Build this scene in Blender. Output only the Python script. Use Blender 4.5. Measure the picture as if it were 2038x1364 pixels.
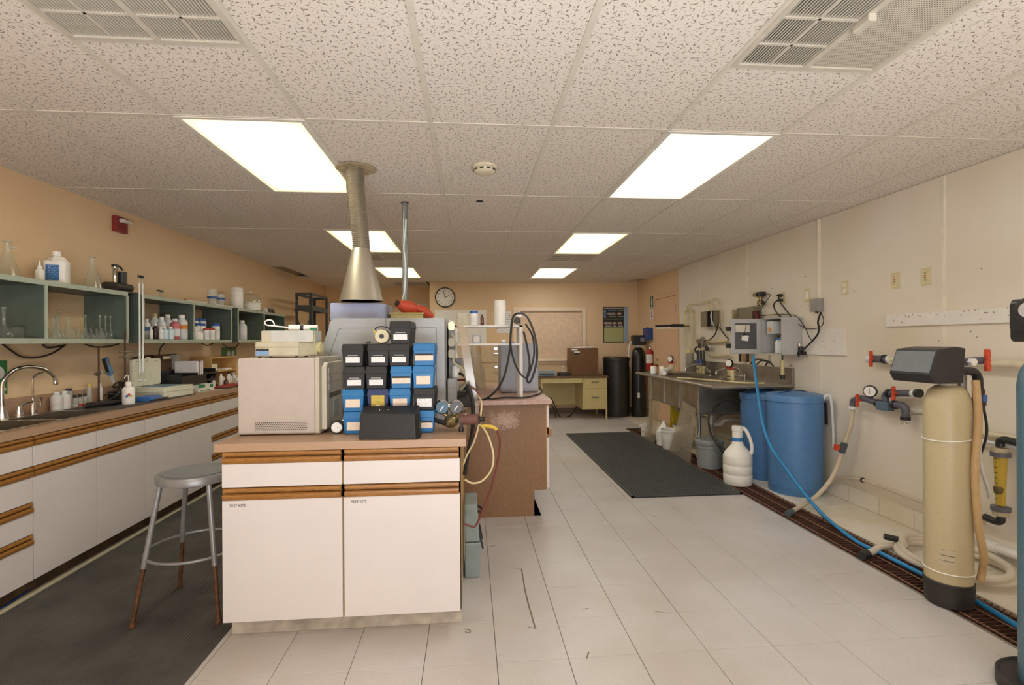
import bpy, math, random
from mathutils import Matrix, Vector
random.seed(7)
for o in list(bpy.data.objects): bpy.data.objects.remove(o)
S = bpy.context.scene
C = S.collection
PI = math.pi

# ------------------------------------------------------------------ camera, world, exposure
FPX, YAW, ROLL, V0, EYE = 996.08, .0844, .0064, -3.03, 1.353
cd = bpy.data.cameras.new('camera'); cam = bpy.data.objects.new('camera', cd); C.objects.link(cam)
cd.sensor_fit = 'HORIZONTAL'; cd.sensor_width = 36; cd.lens = 36*FPX/2038
cd.shift_y = V0/2038; cd.clip_start = .05
cam.matrix_world = (Matrix.Translation((0, 0, EYE)) @ Matrix.Rotation(-YAW, 4, 'Z')
                    @ Matrix.Rotation(PI/2, 4, 'X') @ Matrix.Rotation(-ROLL, 4, 'Z'))
S.camera = cam
w = bpy.data.worlds.new('world'); S.world = w; w.use_nodes = True
w.node_tree.nodes['Background'].inputs[0].default_value = (.02, .02, .02, 1)
w.node_tree.nodes['Background'].inputs[1].default_value = .3
S.view_settings.view_transform = 'Standard'; S.view_settings.look = 'None'
S.view_settings.gamma = 1; S.view_settings.use_curve_mapping = False
S.view_settings.exposure = 0.92
S.cycles.max_bounces = 16; S.cycles.diffuse_bounces = 9
LAMP = 7.2          # strength of the fluorescent panels
# unseen fill light added for brightness, behind the camera and turned up at the ceiling
ld = bpy.data.lights.new('added_fill_light', 'AREA'); ld.shape = 'RECTANGLE'; ld.size = 2.2; ld.size_y = 1.0; ld.energy = 76; ld.color = (.84, .90, 1)
fo = bpy.data.objects.new('added_fill_light', ld); C.objects.link(fo); fo.location = (.2, -1.2, .75)
fo.rotation_euler = Vector((0, .40, .92)).to_track_quat('-Z', 'Y').to_euler()

# room measures (metres; x right, y into the room, z up)
WL, WR, YB, YF, YR, XR, ZC = -2.83, 3.15, -1.9, 9.2, 10.15, -.72, 2.438

def at(px, py, **k):
    """Point of the room seen at a measured place, on the plane x=, y= or z=."""
    u = (px-1019)/FPX; v = (682+V0-py)/FPX
    c, s = math.cos(ROLL), math.sin(ROLL); u, v = u*c+v*s, -u*s+v*c
    c, s = math.cos(YAW), math.sin(YAW)
    d = (u*c+s, -u*s+c, v); (a, val), = k.items(); i = 'xyz'.index(a)
    t = (val-(0, 0, EYE)[i])/d[i]
    return Vector((d[0]*t, d[1]*t, EYE+d[2]*t))

# ------------------------------------------------------------------ helpers
def lin(c):
    if isinstance(c, str): c = tuple(int(c[i:i+2], 16)/255 for i in (0, 2, 4))
    return tuple(x/12.92 if x <= .04045 else ((x+.055)/1.055)**2.4 for x in c)

MATS = {}
def nt(name):
    m = bpy.data.materials.new(name); m.use_nodes = True
    n = m.node_tree; return m, n, n.nodes['Principled BSDF']
def N(n, t, **k):
    x = n.nodes.new(t)
    for a, b in k.items(): setattr(x, a, b)
    return x
def mat(name, col, rough=.5, metal=0, var=.06, scale=18, bump=0, bscale=120, spec=.5, alpha=None, trans=0, stretch=None, col2=None, coat=0):
    """plain painted / plastic / metal surface with a little cloudy variation and optional relief"""
    if name in MATS: return MATS[name]
    m, n, p = nt(name); c = lin(col)
    p.inputs['Roughness'].default_value = rough; p.inputs['Metallic'].default_value = metal
    p.inputs['Specular IOR Level'].default_value = spec
    p.inputs['Coat Weight'].default_value = coat
    tc = N(n, 'ShaderNodeTexCoord'); mp = N(n, 'ShaderNodeMapping'); n.links.new(tc.outputs['Object'], mp.inputs[0])
    if stretch: mp.inputs['Scale'].default_value = stretch
    no = N(n, 'ShaderNodeTexNoise'); no.inputs['Scale'].default_value = scale; no.inputs['Detail'].default_value = 4
    n.links.new(mp.outputs[0], no.inputs['Vector'])
    mx = N(n, 'ShaderNodeMix', data_type='RGBA')
    mr = N(n, 'ShaderNodeMapRange'); mr.inputs[1].default_value = .3; mr.inputs[2].default_value = .7
    n.links.new(no.outputs['Fac'], mr.inputs[0]); n.links.new(mr.outputs[0], mx.inputs[0])
    a = lin(col2) if col2 else tuple(max(0, x*(1-var*1.6)) for x in c)
    b = c if col2 else tuple(min(1, x*(1+var)) for x in c)
    mx.inputs[6].default_value = (*a, 1); mx.inputs[7].default_value = (*b, 1)
    n.links.new(mx.outputs[2], p.inputs['Base Color'])
    if bump:
        nb = N(n, 'ShaderNodeTexNoise'); nb.inputs['Scale'].default_value = bscale; n.links.new(mp.outputs[0], nb.inputs['Vector'])
        bp = N(n, 'ShaderNodeBump'); bp.inputs['Strength'].default_value = bump; bp.inputs['Distance'].default_value = .002
        n.links.new(nb.outputs['Fac'], bp.inputs['Height']); n.links.new(bp.outputs[0], p.inputs['Normal'])
    if trans: p.inputs['Transmission Weight'].default_value = trans
    if alpha is not None: p.inputs['Alpha'].default_value = alpha
    MATS[name] = m; return m

def glass(name, tint='F4F8F6', dens=.10, rough=.03):
    """thin clear wall: mostly see-through, brighter and denser where seen edge-on (Fresnel)"""
    if name in MATS: return MATS[name]
    m = bpy.data.materials.new(name); m.use_nodes = True; n = m.node_tree; n.nodes.clear()
    out = N(n, 'ShaderNodeOutputMaterial'); tr = N(n, 'ShaderNodeBsdfTransparent'); gl = N(n, 'ShaderNodeBsdfGlossy')
    df = N(n, 'ShaderNodeBsdfDiffuse'); df.inputs[0].default_value = (*lin(tint), 1)
    tr.inputs[0].default_value = (*lin(tint), 1); gl.inputs['Roughness'].default_value = rough
    lw = N(n, 'ShaderNodeLayerWeight'); lw.inputs[0].default_value = .5; pw = N(n, 'ShaderNodeMath', operation='POWER'); pw.inputs[1].default_value = 3.5; n.links.new(lw.outputs['Facing'], pw.inputs[0])
    fr = N(n, 'ShaderNodeMath', operation='MULTIPLY_ADD'); fr.inputs[1].default_value = .7; fr.inputs[2].default_value = .04; n.links.new(pw.outputs[0], fr.inputs[0])
    m1 = N(n, 'ShaderNodeMixShader'); m1.inputs[0].default_value = dens
    n.links.new(tr.outputs[0], m1.inputs[1]); n.links.new(df.outputs[0], m1.inputs[2])
    m2 = N(n, 'ShaderNodeMixShader'); n.links.new(fr.outputs[0], m2.inputs[0])
    n.links.new(m1.outputs[0], m2.inputs[1]); n.links.new(gl.outputs[0], m2.inputs[2])
    n.links.new(m2.outputs[0], out.inputs[0]); MATS[name] = m; return m

def emis(name, col, st):
    if name in MATS: return MATS[name]
    m, n, p = nt(name); p.inputs['Emission Color'].default_value = (*lin(col), 1); p.inputs['Emission Strength'].default_value = st
    p.inputs['Base Color'].default_value = (*lin(col), 1); MATS[name] = m; return m

class M:
    """collects shapes into one mesh"""
    def __init__(s): s.v = []; s.f = []; s.mi = []; s.cur = 0
    def add(s, v, f):
        k = len(s.v); s.v += [tuple(x) for x in v]; s.f += [tuple(i+k for i in q) for q in f]; s.mi += [s.cur]*len(f); return s
    def box(s, a, b, rot=None, piv=None):
        x0, y0, z0 = (min(a[i], b[i]) for i in range(3)); x1, y1, z1 = (max(a[i], b[i]) for i in range(3))
        v = [Vector(q) for q in ((x0,y0,z0),(x1,y0,z0),(x1,y1,z0),(x0,y1,z0),(x0,y0,z1),(x1,y0,z1),(x1,y1,z1),(x0,y1,z1))]
        if rot is not None:
            p = Vector(piv) if piv is not None else Vector(((x0+x1)/2, (y0+y1)/2, (z0+z1)/2)); v = [p+rot@(q-p) for q in v]
        return s.add(v, [(0,3,2,1),(4,5,6,7),(0,1,5,4),(1,2,6,5),(2,3,7,6),(3,0,4,7)])
    def bbox(s, a, b, r=.006, axis='z', seg=3):
        """box with the four edges along one axis rounded"""
        lo = [min(a[i], b[i]) for i in range(3)]; hi = [max(a[i], b[i]) for i in range(3)]
        i, j, k = {'z': (0, 1, 2), 'y': (2, 0, 1), 'x': (1, 2, 0)}[axis]
        r = min(r, (hi[i]-lo[i])/2.01, (hi[j]-lo[j])/2.01); P = []
        for cx, cy, a0 in ((hi[i]-r, hi[j]-r, 0), (lo[i]+r, hi[j]-r, 90), (lo[i]+r, lo[j]+r, 180), (hi[i]-r, lo[j]+r, 270)):
            for t in range(seg+1):
                q = math.radians(a0+90*t/seg); P.append((cx+r*math.cos(q), cy+r*math.sin(q)))
        return s.prism(P, axis, lo[k], hi[k])
    def prism(s, P, axis, a, b):
        """polygon given in the plane across axis, pushed from a to b (z: xy, y: zx, x: yz)"""
        mk = {'z': lambda p, h: (p[0], p[1], h), 'y': lambda p, h: (p[1], h, p[0]), 'x': lambda p, h: (h, p[0], p[1])}[axis]
        n = len(P); v = [mk(p, a) for p in P]+[mk(p, b) for p in P]
        f = [tuple(range(n))[::-1], tuple(range(n, 2*n))]+[(i, (i+1) % n, n+(i+1) % n, n+i) for i in range(n)]
        return s.add(v, f)
    def lathe(s, prof, c=(0,0,0), n=20, axis=(0,0,1), cap=True):
        """profile of (radius, height) turned about an axis through c"""
        ax = Vector(axis).normalized(); q = Vector((0,0,1)).rotation_difference(ax); c = Vector(c); v = []; f = []
        for r, h in prof:
            for i in range(n):
                t = 2*PI*i/n; v.append(c+q@Vector((r*math.cos(t), r*math.sin(t), h)))
        for j in range(len(prof)-1):
            for i in range(n):
                k = (i+1) % n; f.append((j*n+i, j*n+k, (j+1)*n+k, (j+1)*n+i))
        if cap and prof[0][0] > 1e-5: f.append(tuple(range(n))[::-1])
        if cap and prof[-1][0] > 1e-5: f.append(tuple(range((len(prof)-1)*n, len(prof)*n)))
        return s.add(v, f)
    def cyl(s, a, b, r, r2=None, n=14):
        a = Vector(a); b = Vector(b); d = b-a
        return s.lathe([(r, 0), (r if r2 is None else r2, d.length)], a, n, d)
    def tube(s, pts, r, n=8, sub=6, closed=False, flat=None):
        """smooth hose or wire through the points"""
        P = [Vector(p) for p in pts]; Q = []
        if sub and len(P) > 2:
            m = len(P)
            for i in range(m if closed else m-1):
                p0 = P[(i-1) % m] if closed or i else P[0]*2-P[1]; p1 = P[i]; p2 = P[(i+1) % m]
                p3 = P[(i+2) % m] if closed or i+2 < m else P[-1]*2-P[-2]
                for t in range(sub):
                    t /= sub; Q.append(.5*((2*p1)+(p2-p0)*t+(2*p0-5*p1+4*p2-p3)*t*t+(3*p1-p0-3*p2+p3)*t**3))
            if not closed: Q.append(P[-1])
        else: Q = P
        m = len(Q); v = []; f = []; up = None
        for i in range(m):
            if closed: d = Q[(i+1) % m]-Q[i-1]
            else: d = Q[min(i+1, m-1)]-Q[max(i-1, 0)]
            d.normalize()
            if up is None: up = Vector((0,0,1)) if abs(d.z) < .9 else Vector((1,0,0))
            x = up.cross(d); x.normalize(); up = d.cross(x); up.normalize()
            for k in range(n):
                t = 2*PI*k/n; a_ = r*math.cos(t); b_ = (flat or r)*math.sin(t); v.append(Q[i]+x*a_+up*b_)
        for i in range(m if closed else m-1):
            j = (i+1) % m
            for k in range(n): f.append((i*n+k, i*n+(k+1) % n, j*n+(k+1) % n, j*n+k))
        if not closed: f.append(tuple(range(n))[::-1]); f.append(tuple(range((m-1)*n, m*n)))
        return s.add(v, f)
    def ball(s, c, r, n=14, m=8, sz=1):
        return s.lathe([(max(r*math.sin(PI*i/m), 1e-6), -r*sz*math.cos(PI*i/m)) for i in range(m+1)], c, n)
    def mesh(s, name, mat, smooth=False):
        me = bpy.data.meshes.new(name); me.from_pydata(s.v, [], s.f)
        for m_ in (mat if isinstance(mat, (list, tuple)) else [mat]): me.materials.append(m_)
        me.polygons.foreach_set('material_index', s.mi)
        me.update()
        import bmesh
        bm = bmesh.new(); bm.from_mesh(me); bmesh.ops.recalc_face_normals(bm, faces=bm.faces); bm.to_mesh(me); bm.free()
        if smooth:
            me.polygons.foreach_set('use_smooth', [True]*len(me.polygons))
            try: me.set_sharp_from_angle(angle=math.radians(38))
            except Exception: pass
        return me
    def obj(s, name, mat, parent=None, smooth=False, bevel=0):
        o = bpy.data.objects.new(name, s.mesh(name, mat, smooth)); C.objects.link(o); o.parent = parent
        if bevel:
            b = o.modifiers.new('bevel', 'BEVEL'); b.width = bevel; b.segments = 2; b.limit_method = 'ANGLE'; b.angle_limit = math.radians(40)
        return o
def B(a, b, **k): return M().box(a, b, **k)
def thing(name, label, cat, loc=(0,0,0), rz=0, group=None):
    o = bpy.data.objects.new(name, None); C.objects.link(o); o.empty_display_size = .05
    o.location = loc; o.rotation_euler = (0, 0, rz); o['label'] = label; o['category'] = cat
    if group: o['group'] = group
    return o
def tag(o, label, cat, group=None):
    o['label'] = label; o['category'] = cat
    if group: o['group'] = group
    return o
def struct(o): o['kind'] = 'structure'; return o
def dup(root, loc, rz=None, label=None):
    def cp(o, par):
        c = o.copy(); C.objects.link(c); c.parent = par
        for ch in list(o.children): cp(ch, c)
        return c
    r = cp(root, None); r.location = loc
    if rz is not None: r.rotation_euler = (0, 0, rz)
    if label: r['label'] = label
    return r
def text(st, size, mat, parent, loc, rot, name='lettering', ext=.0004):
    cu = bpy.data.curves.new('t', 'FONT'); cu.body = st; cu.size = size; cu.align_x = 'CENTER'; cu.align_y = 'CENTER'; cu.extrude = ext; cu.resolution_u = 2
    t = bpy.data.objects.new('t', cu); C.objects.link(t); dg = bpy.context.evaluated_depsgraph_get()
    me = bpy.data.meshes.new_from_object(t.evaluated_get(dg)); bpy.data.objects.remove(t); bpy.data.curves.remove(cu)
    me.name = name; me.materials.clear(); me.materials.append(mat)
    o = bpy.data.objects.new(name, me); C.objects.link(o); o.parent = parent; o.location = loc; o.rotation_euler = rot
    return o

# ------------------------------------------------------------------ materials of the room
def wall_mat(name, col, stain, sc=1.2, amt=.5):
    m, n, p = nt(name); p.inputs['Roughness'].default_value = .55
    tc = N(n, 'ShaderNodeTexCoord'); no = N(n, 'ShaderNodeTexNoise'); no.inputs['Scale'].default_value = sc; no.inputs['Detail'].default_value = 6
    n.links.new(tc.outputs['Object'], no.inputs['Vector']); mr = N(n, 'ShaderNodeMapRange')
    mr.inputs[1].default_value = .45; mr.inputs[2].default_value = .8; mr.inputs[4].default_value = amt
    n.links.new(no.outputs['Fac'], mr.inputs[0]); mx = N(n, 'ShaderNodeMix', data_type='RGBA'); n.links.new(mr.outputs[0], mx.inputs[0])
    mx.inputs[6].default_value = (*lin(col), 1); mx.inputs[7].default_value = (*lin(stain), 1)
    n.links.new(mx.outputs[2], p.inputs['Base Color'])
    nb = N(n, 'ShaderNodeTexNoise'); nb.inputs['Scale'].default_value = 160; n.links.new(tc.outputs['Object'], nb.inputs['Vector'])
    bp = N(n, 'ShaderNodeBump'); bp.inputs['Strength'].default_value = .25; bp.inputs['Distance'].default_value = .001
    n.links.new(nb.outputs['Fac'], bp.inputs['Height']); n.links.new(bp.outputs[0], p.inputs['Normal'])
    MATS[name] = m; return m
PEACH = wall_mat('peach_paint', 'E3C7A0', 'DBBA8E', 1.0, .6)
WHITEP = wall_mat('white_wall_panel', 'E2DACC', 'D8CBB0', 1.1, .8)
def ceiling_mat():
    """mineral fibre board: short curved fissures, each in a cell of its own, plus pin holes"""
    m, n, p = nt('fissured_ceiling_board'); p.inputs['Roughness'].default_value = .9; p.inputs['Specular IOR Level'].default_value = .1
    tc = N(n, 'ShaderNodeTexCoord')
    gm = N(n, 'ShaderNodeNewGeometry')
    def math_(op, a, b=None):
        q = N(n, 'ShaderNodeMath', operation=op)
        for i, x in enumerate((a, b)):
            if x is None: continue
            if isinstance(x, (int, float)): q.inputs[i].default_value = x
            else: n.links.new(x, q.inputs[i])
        return q.outputs[0]
    def fis(sc, ln, wd, off):
        mp = N(n, 'ShaderNodeMapping'); mp.inputs['Location'].default_value = (off, off*2, 0); mp.inputs['Scale'].default_value = (sc, sc, 0)
        n.links.new(gm.outputs['Position'], mp.inputs[0])
        vo = N(n, 'ShaderNodeTexVoronoi', voronoi_dimensions='2D'); vo.inputs['Scale'].default_value = 1; vo.inputs['Randomness'].default_value = .9
        n.links.new(mp.outputs[0], vo.inputs['Vector'])
        su = N(n, 'ShaderNodeVectorMath', operation='SUBTRACT'); n.links.new(mp.outputs[0], su.inputs[0]); n.links.new(vo.outputs['Position'], su.inputs[1])
        sp = N(n, 'ShaderNodeSeparateColor'); n.links.new(vo.outputs['Color'], sp.inputs[0])
        ro = N(n, 'ShaderNodeVectorRotate', rotation_type='Z_AXIS'); n.links.new(su.outputs[0], ro.inputs['Vector'])
        n.links.new(math_('MULTIPLY', sp.outputs[0], 6.28), ro.inputs['Angle'])
        xy = N(n, 'ShaderNodeSeparateXYZ'); n.links.new(ro.outputs[0], xy.inputs[0])
        bend = math_('MULTIPLY', math_('MULTIPLY', xy.outputs[0], xy.outputs[0]), math_('SUBTRACT', math_('MULTIPLY', sp.outputs[1], 4.5), 2.2))
        yy = math_('ABSOLUTE', math_('SUBTRACT', xy.outputs[1], bend)); xx = math_('ABSOLUTE', xy.outputs[0])
        l = math_('ADD', math_('MULTIPLY', sp.outputs[2], ln*.8), ln*.45)
        a = math_('LESS_THAN', xx, l); b = math_('LESS_THAN', yy, math_('MULTIPLY', math_('SUBTRACT', 1.15, math_('DIVIDE', xx, l)), wd))
        return math_('MULTIPLY', a, b)
    mk = math_('MAXIMUM', fis(34, .36, .085, 0), math_('MULTIPLY', fis(62, .22, .11, 3.3), .8))
    no = N(n, 'ShaderNodeTexNoise'); no.inputs['Scale'].default_value = .8; n.links.new(gm.outputs['Position'], no.inputs['Vector'])
    cm = N(n, 'ShaderNodeMix', data_type='RGBA'); n.links.new(no.outputs['Fac'], cm.inputs[0])
    cm.inputs[6].default_value = (*lin('EBE4DA'), 1); cm.inputs[7].default_value = (*lin('E4DBCE'), 1)
    c2 = N(n, 'ShaderNodeMix', data_type='RGBA'); n.links.new(math_('MULTIPLY', mk, .85), c2.inputs[0]); n.links.new(cm.outputs[2], c2.inputs[6])
    c2.inputs[7].default_value = (*lin('7E7060'), 1); n.links.new(c2.outputs[2], p.inputs['Base Color'])
    bp = N(n, 'ShaderNodeBump'); bp.inputs['Strength'].default_value = .6; bp.inputs['Distance'].default_value = .003; bp.invert = True
    n.links.new(mk, bp.inputs['Height']); n.links.new(bp.outputs[0], p.inputs['Normal'])
    MATS['fissured_ceiling_board'] = m; return m
CEIL = ceiling_mat()
def floor_mat(name, a, b, spk, rough=.3, dirt='A99F92'):
    m, n, p = nt(name); gm = N(n, 'ShaderNodeNewGeometry')
    def noise(sc, lo, hi, det=5, dist=0):
        q = N(n, 'ShaderNodeTexNoise'); q.inputs['Scale'].default_value = sc; q.inputs['Detail'].default_value = det; q.inputs['Distortion'].default_value = dist
        n.links.new(gm.outputs['Position'], q.inputs['Vector']); r = N(n, 'ShaderNodeMapRange'); r.inputs[1].default_value = lo; r.inputs[2].default_value = hi
        n.links.new(q.outputs['Fac'], r.inputs[0]); return r.outputs[0]
    def mix(f, x, y, k=1):
        q = N(n, 'ShaderNodeMix', data_type='RGBA')
        u = N(n, 'ShaderNodeMath', operation='MULTIPLY'); n.links.new(f, u.inputs[0]); u.inputs[1].default_value = k; n.links.new(u.outputs[0], q.inputs[0])
        for i, c in ((6, x), (7, y)):
            if isinstance(c, str): q.inputs[i].default_value = (*lin(c), 1)
            else: n.links.new(c, q.inputs[i])
        return q.outputs[2]
    c = mix(noise(2.2, .3, .7), a, b); c = mix(noise(110, .5, .8, 2), c, spk, .4)
    c = mix(noise(1.6, .42, .8, 9, .3), c, dirt, .65); c = mix(noise(45, .6, .85, 6), c, '8F867B', .35)
    n.links.new(c, p.inputs['Base Color']); p.inputs['Roughness'].default_value = rough
    q = noise(6, .2, .8); r = N(n, 'ShaderNodeMapRange'); r.inputs[3].default_value = rough; r.inputs[4].default_value = rough+.14; n.links.new(q, r.inputs[0]); n.links.new(r.outputs[0], p.inputs['Roughness'])
    MATS[name] = m; return m
FLOOR = floor_mat('worn_vinyl_tile', 'C6C2C0', 'BDB8B5', 'A8A19B', .32)
CERAM = floor_mat('white_ceramic_tile', 'E2DDD2', 'D8D0C0', 'CFC7B8', .32, 'C9B78E')
JOINT = mat('dark_joint', '716A62', .9); JOINT2 = mat('pale_joint', 'A79C8A', .9)
TBAR = mat('ceiling_grid_paint', 'DAD3C4', .5, var=.03)

# ------------------------------------------------------------------ the room
ZF = -.012
def wall(name, a, b, m): return struct(B(a, b).obj(name, m))
wl = wall('wall_left', (WL-.1, YB, -.2), (WL, YR, 2.9), PEACH)
wr = wall('wall_right', (WR, YB, -.2), (WR+.1, YF+.1, 2.9), PEACH)
wb = wall('wall_back', (WL-.1, YB-.1, -.2), (WR+.1, YB, 2.9), PEACH)
wf = wall('wall_far', (XR, YF, -.2), (WR+.1, YR+.1, 2.9), PEACH)
wf2 = wall('wall_far_recess', (WL-.1, YR, -.2), (XR, YR+.1, 2.9), PEACH)
struct(B((WL-.1, YB-.1, 2.9), (WR+.1, YR+.1, 2.95)).obj('plenum_deck', mat('plenum_dark', '4A443E', .9)))
# white wall panels with cover strips
STRIP = mat('cream_cover_strip', 'E6DECb'.upper(), .4)
ys = [YB, -.47, .71, 1.89, 3.07, 4.25, 5.43, 6.6, 7.27]
for i in range(8):
    B((WR-.007, ys[i]+.003, .135), (WR, ys[i+1]-.003, ZC-.004)).obj('wall_panel', WHITEP, wr)
    if i: B((WR-.011, ys[i]-.011, .135), (WR-.0055, ys[i]+.011, ZC-.004)).obj('cover_strip', STRIP, wr)
B((WR-.011, 7.262, .0), (WR, 7.276, ZC)).obj('cover_strip', STRIP, wr)
# nail holes and old screw holes in the panels
for k in range(26):
    y = random.uniform(2.7, 5.4); z = random.uniform(.75, 1.95)
    M().cyl((WR-.0085, y, z), (WR-.006, y, z), random.uniform(.003, .006), n=8).obj('screw_hole', mat('hole_dark', '4B4038', .9), wr)

# floor: slab and loose-laid vinyl squares
fl = struct(M().box((WL, YB, -.2), (2.37, YR, ZF)).obj('floor', JOINT))
FX, FY, T = .106, 2.105, .3048
FZ = {}
def tile_mesh(w, d, m, name='floor_tile', h=.012):
    key = (round(w, 3), round(d, 3), name)
    if key not in FZ:
        g = .0011; b = .0012
        FZ[key] = M().add([(-w/2+g,-d/2+g,-h),(w/2-g,-d/2+g,-h),(w/2-g,d/2-g,-h),(-w/2+g,d/2-g,-h),
            (-w/2+g,-d/2+g,-b),(w/2-g,-d/2+g,-b),(w/2-g,d/2-g,-b),(-w/2+g,d/2-g,-b),
            (-w/2+g+b,-d/2+g+b,0),(w/2-g-b,-d/2+g+b,0),(w/2-g-b,d/2-g-b,0),(-w/2+g+b,d/2-g-b,0)],
            [(0,1,5,4),(1,2,6,5),(2,3,7,6),(3,0,4,7),(4,5,9,8),(5,6,10,9),(6,7,11,10),(7,4,8,11),(8,9,10,11)]).mesh(name, m)
    return FZ[key]
rest = M(); nt_ = 0
for i in range(-10, 9):
    x0, x1 = max(FX+i*T, WL), min(FX+(i+1)*T, 2.37)
    if x1-x0 < .02: continue
    for j in range(-14, 27):
        y0, y1 = max(FY+j*T, YB), min(FY+(j+1)*T, YR)
        if y1-y0 < .02: continue
        near = i >= -4 and -3 <= j < 24
        hid = x1 < 0 and y0 > 2.45 and y1 < 5.4
        if near and not hid and nt_ < 298:
            o = bpy.data.objects.new('floor_tile', tile_mesh(x1-x0, y1-y0, FLOOR)); C.objects.link(o); o.parent = fl
            o.location = ((x0+x1)/2, (y0+y1)/2, random.uniform(-.0006, .0003)); nt_ += 1
        else:
            rest.box((x0+.001, y0+.001, ZF), (x1-.001, y1-.001, -.0004))
o = rest.obj('floor_tile_remainder', FLOOR, fl); o['kind'] = 'stuff'
# ceramic strip beside the drain, drain trench
fl2 = struct(B((2.66, YB, -.2), (WR, YF, ZF)).obj('floor', JOINT2))
y = 1.15; k = 0
while y < YF:
    for (x0, x1) in ((2.66, 2.87), (2.87, WR-.02)):
        y1 = min(y+.305, YF)
        o = bpy.data.objects.new('ceramic_tile', tile_mesh(round(x1-x0, 3), round(y1-y, 3), CERAM, 'ceramic_tile')); C.objects.link(o); o.parent = fl2
        o.location = ((x0+x1)/2, (y+y1)/2, random.uniform(-.0012, .0004))
    y += .305
B((2.66, YB, ZF), (WR-.02, 1.15, -.001)).obj('screed', CERAM, fl2)
y = YB; bt = struct(B((WR-.022, YB, 0), (WR, 7.27, .128)).obj('baseboard_right', JOINT2))
while y < 7.2:
    y1 = min(y+.305, 7.27); B((WR-.03, y+.002, .002), (WR-.021, y1-.002, .126)).obj('base_tile', CERAM, bt, bevel=.002); y += .305
B((WR-.03, YB, .126), (WR, 7.27, .134)).obj('ledge', CERAM, bt)
RUST = mat('rusty_steel', '6B4A3A', .75, .3, var=.3, scale=30, bump=.4, col2='3E2A22')
struct(M().box((2.37, 1.0, -.2), (2.66, 7.5, -.16)).box((2.37, .9, -.2), (2.66, 1.0, -.001)).box((2.37, 7.42, -.2), (2.66, 7.5, -.001)).obj('drain_trench', mat('trench_dark', '1E1612', .9)))
struct(M().box((2.37, YB, -.2), (2.66, .9, -.001)).box((2.37, 7.5, -.2), (2.66, YR, -.001)).obj('floor', FLOOR))
struct(B((2.36, 1.0, -.02), (2.374, 7.42, .002)).obj('trim_drain', mat('zinc_edge', '9A9288', .45, .7)))
# grates: bearing bars across, thin rods along
barm = B((0, -.0032, -.028), (.276, .0032, -.003)).mesh('bearing_bar', RUST)
RUSTL = mat('worn_rust_rod', '96705A', .6, .4, var=.25, scale=60)
gw = .915
for g in range(7):
    y0 = 1.01+g*gw
    t = thing('drain_grate', ['nearest rusty steel grate section, under the foot of the beige tank', 'rusty grate section carrying the coiled cream hose end', 'rusty steel grate section just before the blue barrels', 'rusty grate section under the white jug', 'rusty grate section under the grey bucket', 'rusty grate section under the leaning clear plastic sheets', 'farthest rusty steel grate section of the floor drain'][g], 'drain grate', (2.377, y0, 0), group='floor drain grates')
    for k in range(29):
        o = bpy.data.objects.new('bearing_bar', barm); C.objects.link(o); o.parent = t; o.location = (0, .018+k*.0308, 0)
    for x in (.03, .138, .246): M().cyl((x, .003, -.001), (x, gw-.004, -.001), .0038, n=6).obj('cross_rod', RUSTL, t)

# ceiling: grid, boards, lamps, grilles
ce = struct(M().box((0, 0, 0), (0.001, .001, .001)).obj('ceiling', TBAR)); 
bpy.data.objects.remove(ce)
X0, Y0, TW, TL = -1.405, 2.516, .6096, 1.2192
xs = [WL]+[X0+i*TW for i in range(-2, 8)]+[WR]
rows = [(Y0+j*TL, Y0+(j+1)*TL, j) for j in range(-4, 7)]
g = M()
for x in xs[1:-1]: g.box((x-.012, YB, ZC), (x+.012, YR if x < XR else YF, ZC+.004))
for y0, y1, j in rows:
    if YB < y0 < YR: g.box((WL, y0-.012, ZC-.0005), (WR if y0 < YF else XR, y0+.012, ZC+.0035))
for y in (1.297+.61, 6.174+.61): g.box((X0, y-.012, ZC-.0006), (X0+TW, y+.012, ZC+.003)).box((X0+4*TW, y-.012, ZC-.0006), (X0+5*TW, y+.012, ZC+.003))
g.box((WL, YB, ZC-.001), (WL+.02, YR, ZC+.004)).box((WR-.02, YB, ZC-.001), (WR, YF, ZC+.004)).box((XR, YF-.02, ZC-.001), (WR, YF, ZC+.004)).box((WL, YR-.02, ZC-.001), (XR, YR, ZC+.004)).box((XR-.02, YF-.02, ZC-.001), (XR, YR, ZC+.004))
ce = struct(g.obj('ceiling', TBAR))
tm = {}
def board(x0, x1, y0, y1):
    key = (round(x1-x0, 3), round(y1-y0, 3))
    if key not in tm: tm[key] = B((-key[0]/2, -key[1]/2, 0), (key[0]/2, key[1]/2, .016)).mesh('ceiling_board', CEIL)
    o = bpy.data.objects.new('ceiling_board', tm[key]); C.objects.link(o); o.parent = ce; o.location = ((x0+x1)/2, (y0+y1)/2, ZC+.005)
lamps = [(c, j) for c in (0, 4) for j in (-2, 0, 2, 4)]
for a in range(len(xs)-1):
    x0, x1 = xs[a], xs[a+1]; c = a-3
    for y0, y1, j in rows:
        ya, yb = max(y0, YB), min(y1, YF if x0 > XR-.3 else YR)
        if yb-ya < .05 or (c, j) in lamps: continue
        if (c, j) == (-3, 4): continue                       # missing board, left
        if c == 7 and j == 5: board(x0, x1, ya, 8.66); continue   # missing piece, right
        if c in (0, 4) and j in (-1, 3): board(x0, x1, y0+TL/2, y1); continue
        if c == 0 and j == 5: board(x0, x1, ya, 9.25); board(x0, x1, 9.75, yb); continue
        board(x0, x1, ya, yb)
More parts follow.
